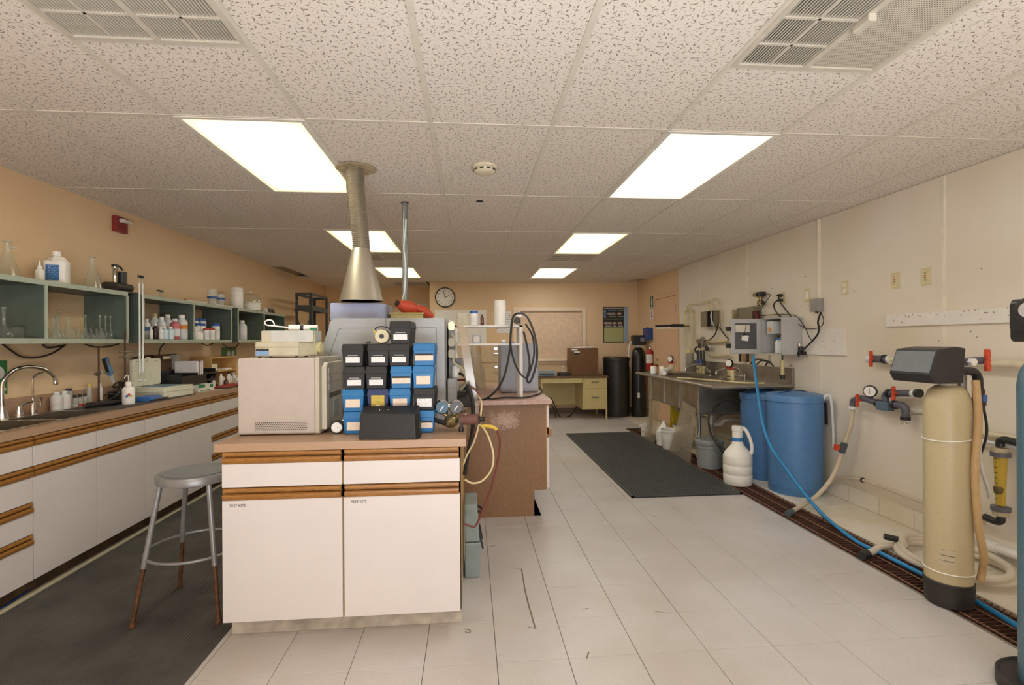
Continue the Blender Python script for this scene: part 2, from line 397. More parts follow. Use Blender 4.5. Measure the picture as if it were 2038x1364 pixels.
def lens_mat(col_c, col_e, k):
    """lit acrylic lens: brightest under the tubes, dimmer and yellower towards the rim"""
    m, n, p = nt('lit_lens'); tc = N(n, 'ShaderNodeTexCoord'); sp = N(n, 'ShaderNodeSeparateXYZ'); n.links.new(tc.outputs['Object'], sp.inputs[0])
    def mm(op, a, b=None):
        q = N(n, 'ShaderNodeMath', operation=op)
        for i, x in enumerate((a, b)):
            if x is None: continue
            if isinstance(x, (int, float)): q.inputs[i].default_value = x
            else: n.links.new(x, q.inputs[i])
        return q.outputs[0]
    dx = mm('DIVIDE', mm('ABSOLUTE', sp.outputs[0]), .28); dy = mm('DIVIDE', mm('ABSOLUTE', sp.outputs[1]), .585)
    r = mm('MULTIPLY', mm('SUBTRACT', 1.0, mm('POWER', dx, 1.7)), mm('SUBTRACT', 1.0, mm('POWER', dy, 5.0)))
    cr = N(n, 'ShaderNodeMix', data_type='RGBA'); n.links.new(r, cr.inputs[0]); cr.inputs[6].default_value = (*col_e, 1); cr.inputs[7].default_value = (*col_c, 1)
    n.links.new(cr.outputs[2], p.inputs['Emission Color'])
    st = mm('ADD', mm('MULTIPLY', mm('POWER', r, 1.6), .92*k), .08*k); n.links.new(st, p.inputs['Emission Strength']); p.inputs['Base Color'].default_value = (.9, .88, .8, 1)
    return m
LW = lens_mat((.95, .98, 1), (1, .9, .64), LAMP); LY = lens_mat((1, .97, .86), (1, .86, .42), LAMP)
wfr = mat('white_enamel', 'E8E4DA', .35)
lam_lab = {(0,0): 'yellowish fluorescent ceiling panel left of the exhaust duct', (4,0): 'nearest white fluorescent ceiling panel on the right', (0,2): 'fluorescent ceiling panel partly hidden behind the exhaust duct', (4,2): 'yellow fluorescent ceiling panel with an air grille behind it', (0,4): 'farthest fluorescent ceiling panel on the left, crossed by the grey pole', (4,4): 'farthest white fluorescent ceiling panel on the right', (0,-2): 'fluorescent ceiling panel overhead on the left, behind the viewer', (4,-2): 'fluorescent ceiling panel overhead on the right, behind the viewer'}
for c, j in lamps:
    x, y = X0+(c+.5)*TW, Y0+(j+.5)*TL
    t = thing('ceiling_light', lam_lab[c, j], 'ceiling light', (x, y, ZC), group='fluorescent ceiling panels')
    f = M()
    for a, b in (((-.305,-.61),(-.28,.61)), ((.28,-.61),(.305,.61)), ((-.28,-.61),(.28,-.585)), ((-.28,.585),(.28,.61))): f.box((*a, -.004), (*b, .01))
    f.obj('frame', wfr, t)
    B((-.28, -.585, .001), (.28, .585, .006)).obj('lens', LY if c == 0 or j == 2 else LW, t)
    B((-.29, -.6, .02), (.29, .6, .1)).obj('housing', wfr, t)
GR = mat('grille_enamel', 'CFC8B8', .45); DK = mat('duct_dark', '3A3732', .9)
def grille(x, y, w, d, label, nd=4, slot=True, half=True):
    """square ceiling grille: open slots on its left half, perforated plate on the right"""
    t = thing('air_grille', label, 'air vent', (x, y, ZC), group='ceiling air grilles')
    f = M()
    for a, b in (((-w/2,-d/2),(-w/2+.02,d/2)), ((w/2-.02,-d/2),(w/2,d/2)), ((-w/2+.02,-d/2),(w/2-.02,-d/2+.02)), ((-w/2+.02,d/2-.02),(w/2-.02,d/2)), ((-.012,-d/2+.02),(.012,d/2-.02))):
        f.box((*a, -.005), (*b, .006))
    f.obj('frame', GR, t)
    B((-w/2+.02, -d/2+.02, .03), (w/2-.02, d/2-.02, .034)).obj('backing', DK, t)
    if half: B((.012, -d/2+.02, .0), (w/2-.02, d/2-.02, .004)).obj('perforated_plate', PERF, t)
    dv = M()
    for q in (-.25, 0, .25): dv.box((-w/2+.02, q*d-.005, -.002), (-.012 if half else w/2-.02, q*d+.005, .012))
    for q in ((-.25,) if half else (-.25, .25)): dv.box((q*w-.005, -d/2+.02, -.002), (q*w+.005, d/2-.02, .012))
    dv.obj('divider', GR, t)
    n_ = 26
    sl = B((0, -d/2+.022, 0), (.0042, d/2-.022, .004 if half else .02)).mesh('louvre', GR)
    lo, hi = -w/2+.022, (-.014 if half else w/2-.022); n_ = int((hi-lo)/.011)
    for k in range(n_):
        o = bpy.data.objects.new('louvre', sl); C.objects.link(o); o.parent = t; o.location = (lo+(k+.5)*(hi-lo)/n_, 0, 0)
    return t
def perf_mat():
    m, n, p = nt('perforated_enamel'); gm = N(n, 'ShaderNodeTexCoord'); mp = N(n, 'ShaderNodeMapping'); mp.inputs['Scale'].default_value = (110, 110, 0)
    n.links.new(gm.outputs['Object'], mp.inputs[0]); vo = N(n, 'ShaderNodeTexVoronoi', voronoi_dimensions='2D'); vo.inputs['Scale'].default_value = 1; vo.inputs['Randomness'].default_value = 0
    n.links.new(mp.outputs[0], vo.inputs['Vector']); lt = N(n, 'ShaderNodeMath', operation='LESS_THAN'); lt.inputs[1].default_value = .3; n.links.new(vo.outputs['Distance'], lt.inputs[0])
    mx = N(n, 'ShaderNodeMix', data_type='RGBA'); n.links.new(lt.outputs[0], mx.inputs[0]); mx.inputs[6].default_value = (*lin('D2CBBB'), 1); mx.inputs[7].default_value = (*lin('6E675C'), 1)
    n.links.new(mx.outputs[2], p.inputs['Base Color']); p.inputs['Roughness'].default_value = .5; return m
PERF = perf_mat()
g1 = grille(X0+4.5*TW, 1.602, .6, .6, 'large white air grille overhead on the right, half open slots, half plate')
M().bbox((-.015, -.05, -.03), (.015, .02, -.005), .006, 'y').obj('latch', GR, g1)
grille(X0+.5*TW, 1.602, .6, .6, 'large fine-slotted white air grille overhead on the left', half=False)
grille(X0+4.5*TW, 6.478, .6, .6, 'small air grille just behind the yellow ceiling panel on the right')
grille(X0+.5*TW, 6.478, .6, .6, 'small air grille behind the ceiling panel next to the exhaust duct')
grille(X0+.5*TW, 9.5, .6, .48, 'farthest air grille, over the recess beyond the grey pole', half=False)

# ------------------------------------------------------------------ casework
def wood(name, a, b, scale=1, rough=.42, rings=38):
    """grain running along z (local): stretched noise warping fine bands"""
    if name in MATS: return MATS[name]
    m, n, p = nt(name); tc = N(n, 'ShaderNodeTexCoord'); mp = N(n, 'ShaderNodeMapping'); n.links.new(tc.outputs['Object'], mp.inputs[0])
    mp.inputs['Scale'].default_value = scale if isinstance(scale, tuple) else (scale, scale, scale*.12)
    no = N(n, 'ShaderNodeTexNoise'); no.inputs['Scale'].default_value = 6; no.inputs['Detail'].default_value = 5; n.links.new(mp.outputs[0], no.inputs['Vector'])
    ma = N(n, 'ShaderNodeMath', operation='MULTIPLY'); ma.inputs[1].default_value = rings; n.links.new(no.outputs['Fac'], ma.inputs[0])
    fr = N(n, 'ShaderNodeMath', operation='PINGPONG'); fr.inputs[1].default_value = 1; n.links.new(ma.outputs[0], fr.inputs[0])
    fi = N(n, 'ShaderNodeTexNoise'); fi.inputs['Scale'].default_value = 160; n.links.new(mp.outputs[0], fi.inputs['Vector'])
    av = N(n, 'ShaderNodeMath', operation='MULTIPLY_ADD'); av.inputs[1].default_value = .5; n.links.new(fr.outputs[0], av.inputs[0])
    hf = N(n, 'ShaderNodeMath', operation='MULTIPLY'); hf.inputs[1].default_value = .5; n.links.new(fi.outputs['Fac'], hf.inputs[0]); n.links.new(hf.outputs[0], av.inputs[2])
    mx = N(n, 'ShaderNodeMix', data_type='RGBA'); n.links.new(av.outputs[0], mx.inputs[0]); mx.inputs[6].default_value = (*lin(a), 1); mx.inputs[7].default_value = (*lin(b), 1)
    n.links.new(mx.outputs[2], p.inputs['Base Color']); p.inputs['Roughness'].default_value = rough; MATS[name] = m; return m
OAK = wood('honey_oak', '7E5226', 'AE7C40', (1.2, 8, 8), .35, 14)
OAKV = wood('oak_veneer_panel', '75543A', '987450', (7, 7, .7), .5, 26)
LAMI = mat('white_laminate', 'D6D0CE', .4, var=.02, scale=3)
EDGE = mat('oak_edge_band', 'B98A4C', .5)
TOP = mat('tan_laminate_top', 'AD8E74', .45, var=.08, scale=240, bump=.1)
KICK = mat('scuffed_white_kick', 'BDB6A8', .7, var=.2, scale=14)
KICKD = mat('dark_wood_kick', '5E4A34', .8, var=.3, scale=10)
INK = mat('black_ink', '1E1C1C', .6)
RAILP = [(0, -.055), (-.019, -.055), (-.025, -.05), (-.029, -.038), (-.028, -.029), (-.022, -.0265), (-.002, -.0265), (-.002, -.018), (-.022, -.018), (-.024, -.012), (-.022, -.003), (-.016, -.0005), (0, -.0005)]
def rail(x0, x1, z, parent):
    """oak finger-pull rail along the top of a front; profile in (y,z)"""
    M().prism([(y, z+h) for y, h in RAILP], 'x', x0, x1).obj('pull_rail', OAK, parent)
def unit(name, label, loc, rz, w, d, cols, group, kick=KICKD, text_=None):
    """base cabinet, front towards local -y; cols = [(width, [(kind, ztop, zbottom)...])]"""
    t = thing(name, label, 'cabinet', loc, rz, group)
    cm = M().box((0, 0, .098), (w, d, .115)).box((0, d-.012, .115), (w, d, .866)).box((0, 0, .115), (.018, d-.012, .866)).box((w-.018, 0, .115), (w, d-.012, .866))
    xx = 0
    for cw, fr in cols[:-1]: xx += cw; cm.box((xx-.02, 0, .115), (xx+.02, .02, .866))
    for zz in (.866, .703): cm.box((.018, 0, zz-.06), (w-.018, .018, zz))
    cm.obj('carcass', mat('carcass_oak_edge', 'B99A66', .6), t)
    B((.0, .075, 0), (w, d-.01, .098)).obj('toe_kick', kick, t)
    x = 0
    for cw, fronts in cols:
        for kind, zt, zb in fronts:
            o = B((x+.004, -.019, zb+.003), (x+cw-.004, -.0005, zt-.055)).obj(kind, LAMI, t, bevel=.0012)
            rail(x+.008, x+cw-.008, zt-.001, o)
            if text_ and kind == 'door':
                text(text_, .016, INK, o, (x+.07, -.0196, zt-.078), (PI/2, 0, 0))
        x += cw
    return t
DD = [('drawer', .866, .703), ('door', .703, .100)]
D4 = [('drawer', .866, .703), ('drawer', .703, .515), ('drawer', .515, .345), ('drawer', .345, .100)]
FXL = -2.33
for y0, y1, cols, lab in [
    (1.94, 2.40, [(.46, D4)], 'white four-drawer cabinet cut off by the left picture edge'),
    (2.40, 2.86, [(.46, D4)], 'white four-drawer cabinet at the near left, beside the sink cabinet'),
    (2.86, 3.78, [(.455, DD), (.465, DD)], 'white double-door sink cabinet under the steel sink'),
    (3.78, 4.70, [(.455, DD), (.465, DD)], 'white double-door cabinet behind the grey stool'),
    (4.70, 5.29, [(.59, D4)], 'white four-drawer cabinet at the far end of the visible left run'),
    (5.29, 6.21, [(.46, DD), (.46, DD)], 'white cabinet of the left run hidden behind the island instruments')]:
    unit('base_cabinet', lab, (FXL, y0, 0), PI/2, y1-y0, FXL-WL-.01, cols, 'base cabinets along the left wall')
# long worktop with a hole for the sink, and its upstand
SX0, SX1, SY0, SY1 = -2.74, -2.36, 2.74, 3.55
wt = thing('worktop', 'long tan laminate worktop along the left wall, with tan upstand', 'worktop', ((FXL+WL)/2, 4, .868))
def rel(o, t): o.location = Vector(o.location)-Vector(t.location); return o
m = M(); zt = .908
for a, b in (((WL, 1.94), (SX0, 6.21)), ((SX1, 1.94), (-2.30, 6.21)), ((SX0, 1.94), (SX1, SY0)), ((SX0, SY1), (SX1, 6.21))): m.box((max(a[0], WL+.002), a[1], .868), (*b, zt))
rel(m.obj('slab', TOP, wt), wt)
rel(B((WL+.002, 1.94, zt), (WL+.018, 6.21, 1.018)).obj('upstand', TOP, wt), wt)
# steel double bowl sink
STEEL = mat('brushed_steel', 'B5B0A8', .28, 1, var=.08, scale=60, stretch=(1, 12, 1))
CHR = mat('chrome', 'D8D6D4', .08, 1, var=.02)
sk = thing('kitchen_sink', 'stainless double-bowl sink set into the tan worktop', 'sink', (-2.55, 3.14, .9))
m = M()
def bowl(m, x0, x1, y0, y1, zt, zb, th=.002):
    m.box((x0, y0, zb), (x1, y1, zb+th)); m.box((x0, y0, zb), (x0+th, y1, zt)); m.box((x1-th, y0, zb), (x1, y1, zt)); m.box((x0, y0, zb), (x1, y0+th, zt)); m.box((x0, y1-th, zb), (x1, y1, zt)); return m
ym = 3.13
rel(bowl(M(), -2.69, -2.375, 2.765, ym-.012, .912, .74).obj('bowl', STEEL, sk), sk)
rel(bowl(M(), -2.69, -2.375, ym+.012, 3.525, .912, .74).obj('bowl', STEEL, sk), sk)
m = M()
for a, b in (((-2.755, SY0-.012), (-2.69, SY1+.012)), ((-2.375, SY0-.012), (-2.348, SY1+.012)), ((-2.69, SY0-.012), (-2.375, 2.765)), ((-2.69, 3.525), (-2.375, SY1+.012)), ((-2.69, ym-.012), (-2.375, ym+.012))): m.box((*a, .9085), (*b, .9125))
rel(m.obj('rim', STEEL, sk), sk)
for y in (2.94, 3.33): rel(M().lathe([(.04, 0), (.04, .003), (.02, .001)], (-2.53, y, .742)).obj('drain', CHR, sk, True), sk)
# gooseneck faucet, lever, soap / filter tap
fx = -2.755
f = thing('gooseneck_faucet', 'tall chrome gooseneck faucet over the steel sink', 'faucet', (fx, 3.20, .9125))
M().lathe([(.030, 0), (.028, .012), (.018, .05), (.014, .075)]).obj('base', CHR, f, True)
M().tube([(0,0,.06), (0,0,.19), (.005,.015,.24), (.02,.06,.285), (.035,.13,.30), (.055,.21,.285), (.07,.27,.24), (.075,.285,.205)], .012, 10).obj('spout', CHR, f, True)
M().lathe([(.013,0), (.015,.012), (.012,.035)], (.075,.287,.175)).obj('aerator', CHR, f, True)
f = thing('faucet_lever', 'chrome lever handle between the two sink spouts', 'faucet', (fx, 3.31, .9125))
M().lathe([(.024,0), (.022,.02), (.014,.045), (.012,.06), (.0001,.066)]).obj('base', CHR, f, True)
M().tube([(0,0,.055), (.01,.03,.075), (.02,.075,.08)], .007, 8).obj('lever', CHR, f, True)
f = thing('filter_tap', 'small slim chrome water tap right of the sink lever', 'faucet', (fx, 3.41, .9125))
M().lathe([(.020,0), (.019,.03), (.011,.075), (.006,.10)]).obj('base', CHR, f, True)
M().tube([(0,0,.09), (0,0,.21), (.008,.02,.245), (.02,.05,.26)], .006, 8).obj('spout', CHR, f, True)
M().tube([(.008,.012,.045), (.015,.035,.05), (.016,.04,.075), (.015,.035,.10)], .006, 8).obj('lever', CHR, f, True)

# island: near part with white doors, far part with wood end panel
IY0, IY1 = 2.33, 3.80
isl = unit('island_cabinet', 'white island cabinet with two doors lettered TEST KITS', (-1.108, IY0+.02, 0), 0, 1.062, 1.43, [(.53, DD), (.532, DD)], 'island cabinets', KICK, 'TEST KITS')
B((1.04, 0, .1), (1.0621, .03, .866)).obj('end_stile', OAK, isl)
iw = thing('island_worktop', 'tan laminate worktop of the near island under the computer and box stack', 'worktop', (-.577, 3.06, .868))
rel(B((-1.135, IY0-.005, .866), (-.02, IY1-.035, .902)).obj('slab', TOP, iw, bevel=.002), iw)
i2 = thing('wood_end_cabinet', 'oak-veneer island cabinet behind the near island', 'cabinet', (-.28, 4.6, 0), group='island cabinets')
m = M(); m.prism([(0, .545), (0, -1.1), (.868, -1.1), (.868, .585), (.20, .585), (.20, .487), (0, .487)], 'y', 3.84, 5.40)
rel(m.obj('end_panel', OAKV, i2), i2)
rel(B((.586, 3.85, .205), (.592, 5.4, .866)).obj('front_frame', EDGE, i2), i2)
y = 3.86
for k in range(3):
    o = rel(B((.5925, y, .21), (.612, y+.5, .60)).obj('door', LAMI, i2), i2)
    rel2 = M().box((.6125, y, .61), (.632, y+.5, .665)).obj('pull_rail', OAK, i2); rel(rel2, i2)
    o = rel(B((.5925, y, .68), (.612, y+.5, .85)).obj('drawer', LAMI, i2), i2); y += .513
rel(B((.40, 3.842, .001), (.49, 5.39, .2)).obj('toe_kick', mat('black_vinyl_base', '2B2826', .6), i2), i2)
# worn, scratched patch where a sign was torn off
sc = M()
for k in range(480):
    x = random.uniform(.16, .36); z = random.uniform(.68, .80)
    if k % 3: x = random.gauss(.27, .05); z = random.gauss(.735, .03)
    if not (.155 < x < .375 and .655 < z < .80): continue
    a = random.uniform(0, PI); l = random.uniform(.006, .022); q = random.uniform(-.3, .3)
    sc.tube([(x, 3.8386, z), (x+l*math.cos(a), 3.8384, z+l*math.sin(a)), (x+1.7*l*math.cos(a+q), 3.8386, z+1.7*l*math.sin(a+q))], .0015, 4, 2)
o = rel(sc.obj('glue_scratches', mat('pale_glue', 'CDB6A6', .8), i2), i2); o['kind'] = 'stuff'
iw2 = thing('wood_cabinet_worktop', 'tan worktop of the oak-veneer cabinet, carrying the white shelf', 'worktop', (-.28, 4.6, .868))
rel(B((-1.12, 3.775, .869), (.622, 5.42, .903)).obj('slab', mat('pink_tan_top', 'B8988A', .45, var=.1, scale=30), iw2, bevel=.002), iw2)

# ------------------------------------------------------------------ floor mats
RUB = mat('black_rubber', '4A4744', .62, var=.22, scale=4, bump=.1)
m = M(); m.box((-2.335, .2, 0), (-1.135, 6.6, .006))
x = -2.33
while x < -1.14:
    m.add([(x,.2,.006),(x+.011,.2,.006),(x+.008,.2,.0095),(x+.003,.2,.0095),(x,6.6,.006),(x+.011,6.6,.006),(x+.008,6.6,.0095),(x+.003,6.6,.0095)], [(3,2,6,7),(2,1,5,6),(0,3,7,4),(0,1,2,3),(4,7,6,5)]); x += .016
tag(m.obj('ribbed_runner', RUB), 'black ribbed rubber runner between the left cabinets and the island', 'floor mat')
tag(B((-2.372, .2, 0), (-2.338, 6.4, .012)).obj('mat_edge_strip', mat('cream_strip', 'CFC6AC', .5)), 'cream edging strip along the black runner below the left cabinets', 'edging strip')
RUB2 = mat('black_mat_rubber', '454747', .6, var=.1)
m = M(); p = .0305; mx0, mx1, my0, my1 = 1.375, 2.365, 4.18, 7.14
m.box((mx0, my0, 0), (mx0+.02, my1, .013)).box((mx1-.02, my0, 0), (mx1, my1, .013)).box((mx0, my0, 0), (mx1, my0+.02, .013)).box((mx0, my1-.02, 0), (mx1, my1, .013))
x = mx0+.02
while x < mx1-.02: m.box((x-.006, my0, .001), (x+.006, my1, .0125)); x += p
y = my0+.02
while y < my1-.02: m.box((mx0, y-.006, .001), (mx1, y+.006, .012)); y += p
tag(m.obj('drainage_mat', RUB2), 'black holed rubber drainage mat beside the floor drain', 'floor mat')

# ------------------------------------------------------------------ stool
GM = mat('grey_enamel_steel', '8E8F90', .35, .35, var=.1); RM = mat('worn_rusty_leg', '7A5238', .6, .4, var=.3, scale=40, col2='4E3524')
st = thing('lab_stool', 'grey metal stool with round seat and rusty lower legs', 'stool', (-1.40, 2.70, .0096))
zs = .688
M().lathe([(.165, zs-.045), (.178, zs-.04), (.18, zs-.012), (.174, zs-.002), (.165, zs), (.15, zs-.001)], n=40).obj('seat', GM, st, True)
M().lathe([(.148, zs-.002), (.15, zs+.003), (.0001, zs+.004)], n=40).obj('seat_pad', mat('grey_vinyl_pad', '7A7D80', .5, bump=.1), st, True)
for sx in (-1, 1):
    for sy in (-1, 1):
        a = Vector((sx*.115, sy*.115, zs-.045)); b = Vector((sx*.195, sy*.195, .012)); k = a.lerp(b, .6)
        lg = M().cyl(a, k, .0125, n=12).obj('leg', GM, st, True)
        M().cyl(k, b, .0105, n=12).obj('leg_extension', RM, lg, True)
        M().lathe([(.013, 0), (.015, .006), (.011, .02)], (b.x, b.y, 0)).obj('foot', RM, lg, True)
q = .115+.08*.53
M().tube([(q*1.414*math.cos(2*PI*i/24), q*1.414*math.sin(2*PI*i/24), zs-.045-.64*.53) for i in range(24)], .0075, 8, 2, True).obj('foot_ring', GM, st, True)

# ------------------------------------------------------------------ wall shelving on the left
GRN = mat('green_grey_steel', '5E6B61', .45, .1, var=.08); GRNL = mat('pale_green_edge', 'A9B3A4', .4, .1, var=.06)
SH = .30; XF = WL+SH
def shelf_unit(y0, y1, ym, label):
    t = thing('wall_shelf', label, 'shelf', (WL+.002, y0, 1.355), group='green steel wall shelves')
    L = y1-y0
    for nm, z in (('bottom_shelf', 0), ('top_shelf', .35)):
        o = B((0, .002, z), (SH-.004, L-.002, z+.03)).obj(nm, GRN, t); B((SH-.004, .002, z), (SH, L-.002, z+.03)).obj('front_edge', GRNL, o)
    for nm, y in (('end_panel', 0), ('divider', ym-y0), ('end_panel', L-.012)):
        o = B((0, y, .03), (SH-.006, y+.012, .35)).obj(nm, GRN, t); B((SH-.006, y-.004, .0301), (SH+.001, y+.016, .3499)).obj('front_edge', GRNL, o)
    return t
shelf_unit(2.475, 3.95, 3.22, 'green steel wall shelf above the sink, holding glass flasks')
shelf_unit(4.12, 5.58, 4.84, 'middle green steel wall shelf, holding reagent bottles and blue-capped jars')
shelf_unit(5.72, 7.13, 6.42, 'far green steel wall shelf, nearly empty, with jars on top')
ZT, ZB = 1.736, 1.3855

GL = glass('lab_glass', 'F6FAF8', .05); GLB = glass('frosted_glass', 'F2F4F0', .35, .2)
HD = mat('translucent_white_plastic', 'E9E6DC', .4, var=.03, trans=.0); HDG = mat('greyish_poly', 'D9DCDC', .35, var=.05); WP = mat('white_plastic', 'EFECE6', .35, var=.03)
BLK = mat('black_plastic', '232224', .4); BLUC = mat('blue_cap', '2B5FB4', .4); REDC = mat('red_cap', 'B4392E', .4); AMB = mat('amber_glass', '5E2E14', .15, coat=.5)
TANC = mat('tan_cap', 'CBB48C', .5)
def print_mat(name, bg, ink, rows=26, cols=9, th=.5):
    """paper with lines of small illegible print"""
    if name in MATS: return MATS[name]
    m, n, p = nt(name); tc = N(n, 'ShaderNodeTexCoord'); mp = N(n, 'ShaderNodeMapping'); n.links.new(tc.outputs['Generated'], mp.inputs[0])
    br = N(n, 'ShaderNodeTexBrick'); br.inputs['Scale'].default_value = 1; br.inputs['Mortar Size'].default_value = .35/rows; br.inputs['Brick Width'].default_value = 1/cols; br.inputs['Row Height'].default_value = 1/rows; br.offset = .37
    sx = N(n, 'ShaderNodeSeparateXYZ'); n.links.new(tc.outputs['Generated'], sx.inputs[0]); cx = N(n, 'ShaderNodeCombineXYZ')
    ad = N(n, 'ShaderNodeMath', operation='ADD'); n.links.new(sx.outputs[0], ad.inputs[0]); n.links.new(sx.outputs[1], ad.inputs[1]); n.links.new(ad.outputs[0], cx.inputs[0]); n.links.new(sx.outputs[2], cx.inputs[1])
    n.links.new(cx.outputs[0], br.inputs['Vector']); no = N(n, 'ShaderNodeTexNoise'); no.inputs['Scale'].default_value = 13; n.links.new(cx.outputs[0], no.inputs['Vector'])
    gt = N(n, 'ShaderNodeMath', operation='GREATER_THAN'); gt.inputs[1].default_value = th; n.links.new(no.outputs['Fac'], gt.inputs[0])
    iv = N(n, 'ShaderNodeMath', operation='SUBTRACT'); iv.inputs[0].default_value = 1; n.links.new(br.outputs['Fac'], iv.inputs[1])
    mu = N(n, 'ShaderNodeMath', operation='MULTIPLY'); n.links.new(iv.outputs[0], mu.inputs[0]); n.links.new(gt.outputs[0], mu.inputs[1])
    mx = N(n, 'ShaderNodeMix', data_type='RGBA'); n.links.new(mu.outputs[0], mx.inputs[0]); mx.inputs[6].default_value = (*lin(bg), 1); mx.inputs[7].default_value = (*lin(ink), 1)
    n.links.new(mx.outputs[2], p.inputs['Base Color']); p.inputs['Roughness'].default_value = .6; MATS[name] = m; return m
PW = print_mat('printed_white_label', 'EDEBEA', '4A4A52', 12, 8, .47); PC = print_mat('printed_cream_label', 'E6D6C2', '7A5A50', 14, 9, .5)

def bottle(name, label, cat, loc, r, h, mb, mc, lab=None, neck=.45, cap_h=None, group=None, sh=.7, rz=0, liquid=None, sq=False):
    """shouldered bottle: body, cap and optional label band (mat, z0, z1)"""
    t = thing(name, label, cat, loc, rz, group); ch = cap_h or h*.13; nr = r*neck; zt = h-ch
    M().lathe([(r*.93, 0), (r, h*.02), (r, h*sh), (r*.92, h*(sh+.04)), (nr*1.15, zt-h*.03), (nr, zt-h*.02), (nr, zt)], n=18).obj('body', mb, t, True)
    M().lathe([(nr*1.18, 0), (nr*1.18, ch*.9), (nr*1.0, ch)], (0, 0, zt-ch*.05), n=16).obj('cap', mc, t, True)
    if lab:
        lm, a, b = lab; M().lathe([(r*1.012, a*h), (r*1.012, b*h)], n=18).obj('label', lm, t, True)
    if liquid: M().lathe([(r*.95, h*.015), (r*.95, h*liquid[1]), (.0001, h*liquid[1])], n=18).obj('liquid', liquid[0], t, True)
    return t
def jar(name, label, loc, r, h, mb, mc, lab=None, group=None, ch=.02, cat='jar'):
    t = thing(name, label, cat, loc, random.uniform(0, 6), group)
    M().lathe([(r*.94, 0), (r, h*.03), (r, h*.8), (r*.9, h*.86), (r*.88, h-ch)], n=20).obj('body', mb, t, True)
    M().lathe([(r*.95, 0), (r*.97, ch*.2), (r*.97, ch*.9), (r*.9, ch), (.0001, ch)], (0, 0, h-ch), n=20).obj('cap', mc, t, True)
    if lab: M().lathe([(r*1.012, lab[1]*h), (r*1.012, lab[2]*h)], n=20).obj('label', lab[0], t, True)
    return t
def flask(kind, label, loc, r, h, group=None, side=False):
    """glassware: erlenmeyer, volumetric or beaker, thin walled"""
    nm = {'e': 'erlenmeyer_flask', 'v': 'volumetric_flask', 'b': 'beaker', 'c': 'graduated_cylinder'}[kind]
    t = thing(nm, label, {'e': 'flask', 'v': 'flask', 'b': 'beaker', 'c': 'cylinder'}[kind], loc, 0, group)
    if kind == 'e': P = [(r*.92, 0), (r, h*.03), (r*.98, h*.08), (r*.30, h*.72), (r*.28, h*.76), (r*.28, h*.96), (r*.36, h)]
    elif kind == 'v': P = [(r*.8, 0), (r, h*.05), (r*.98, h*.12), (r*.6, h*.30), (r*.22, h*.42), (r*.2, h*.48), (r*.2, h*.9), (r*.26, h*.92), (r*.27, h)]
    elif kind == 'c': P = [(r*1.5, 0), (r*1.5, h*.03), (r, h*.05), (r, h*.97), (r*1.15, h)]
    else: P = [(r*.95, 0), (r, h*.04), (r, h*.95), (r*1.06, h)]
    v = M(); v.lathe(P, n=20); v.f.pop(); v.mi.pop(); v.obj('wall', GL, t, True)
    M().lathe([(P[-1][0]*.97, -h*.012), (P[-1][0]*1.06, 0), (P[-1][0]*.97, h*.012)], (0, 0, h), n=20).obj('rim', GLB, t, True)
    M().lathe([(r*.5, h*.006), (r*.93, h*.012), (r*.5, h*.03)], n=20).obj('base_thickness', GLB, t, True)
    if side: M().cyl((0, r*.2, h*.84), (0, r*.2+r*.75, h*.86), r*.09, n=8).obj('side_arm', GLB, t, True)
    return t
xm = -2.67
flask('b', 'glass beaker at the left edge on top of the first wall shelf', (xm, 2.99, ZT), .04, .16)
flask('e', 'glass filter flask with side arm on top of the first wall shelf', (xm, 3.14, ZT), .06, .215, side=True)
t = bottle('dropper_bottle', 'small white bottle with pointed tip beside the white square jug', 'bottle', (xm+.0, 3.36, ZT), .024, .105, HD, WP, sh=.68)
M().lathe([(.008, 0), (.002, .038)], (0, 0, .10), n=10).obj('tip', WP, t, True)
t = thing('square_jug', 'white square jug with blue label on top of the first wall shelf', 'jug', (xm, 3.49, ZT), .25)
M().bbox((-.06, -.045, 0), (.06, .045, .155), .02).obj('body', WP, t, True, .006)
M().lathe([(.062, 0), (.04, .028), (.022, .036), (.02, .045)], (0, 0, .152), 4).obj('shoulder', WP, t)
M().lathe([(.023, 0), (.023, .026), (.018, .028)], (0, 0, .19), 16).obj('cap', WP, t, True)
B((-.04, -.0462, .025), (.03, -.0452, .125)).obj('label', print_mat('blue_label', '2E6CA8', 'DCE6EE', 9, 5, .55), t)
flask('e', 'tall clear erlenmeyer flask near the end of the first wall shelf top', (xm, 3.80, ZT), .058, .235)
t = thing('vial', 'first small clear vial with black cap on top of the middle shelf', 'vial', (xm+.05, 4.47, ZT))
M().lathe([(.012, 0), (.012, .055)], n=12).obj('body', GL, t, True); M().lathe([(.014, 0), (.014, .014)], (0, 0, .055), 12).obj('cap', BLK, t, True)
dup(t, (xm+.05, 4.515, ZT), label='second small clear vial with black cap, farther along the shelf')
t = thing('test_pen', 'white and red marker lying on top of the middle shelf', 'pen', (xm+.1, 4.80, ZT+.006)); M().cyl((0, 0, 0), (.02, .30, 0), .006).obj('barrel', WP, t, True); M().cyl((-.002, -.03, .01), (.0, 0, 0), .005).obj('tip', REDC, t, True)
for k, (y, hh) in enumerate(((5.36, .15), (5.53, .12))):
    t = thing('plastic_measuring_cup', ['clear funnel cup with blue band, taller of two on the middle shelf top', 'clear funnel cup with blue band, shorter of two on the middle shelf top'][k], 'cup', (xm+.05, y, ZT+.012), group='clear cups on the shelf')
    v = M(); v.lathe([(.035, 0), (.038, .05), (.045, .06), (.042, hh)], n=16); v.f.pop(); v.mi.pop(); v.obj('cup', GLB, t, True)
    M().lathe([(.046, .06), (.047, .064), (.047, .078), (.044, .08)], n=16).obj('band', mat('band_blue', '2F5C9C', .4), t, True)
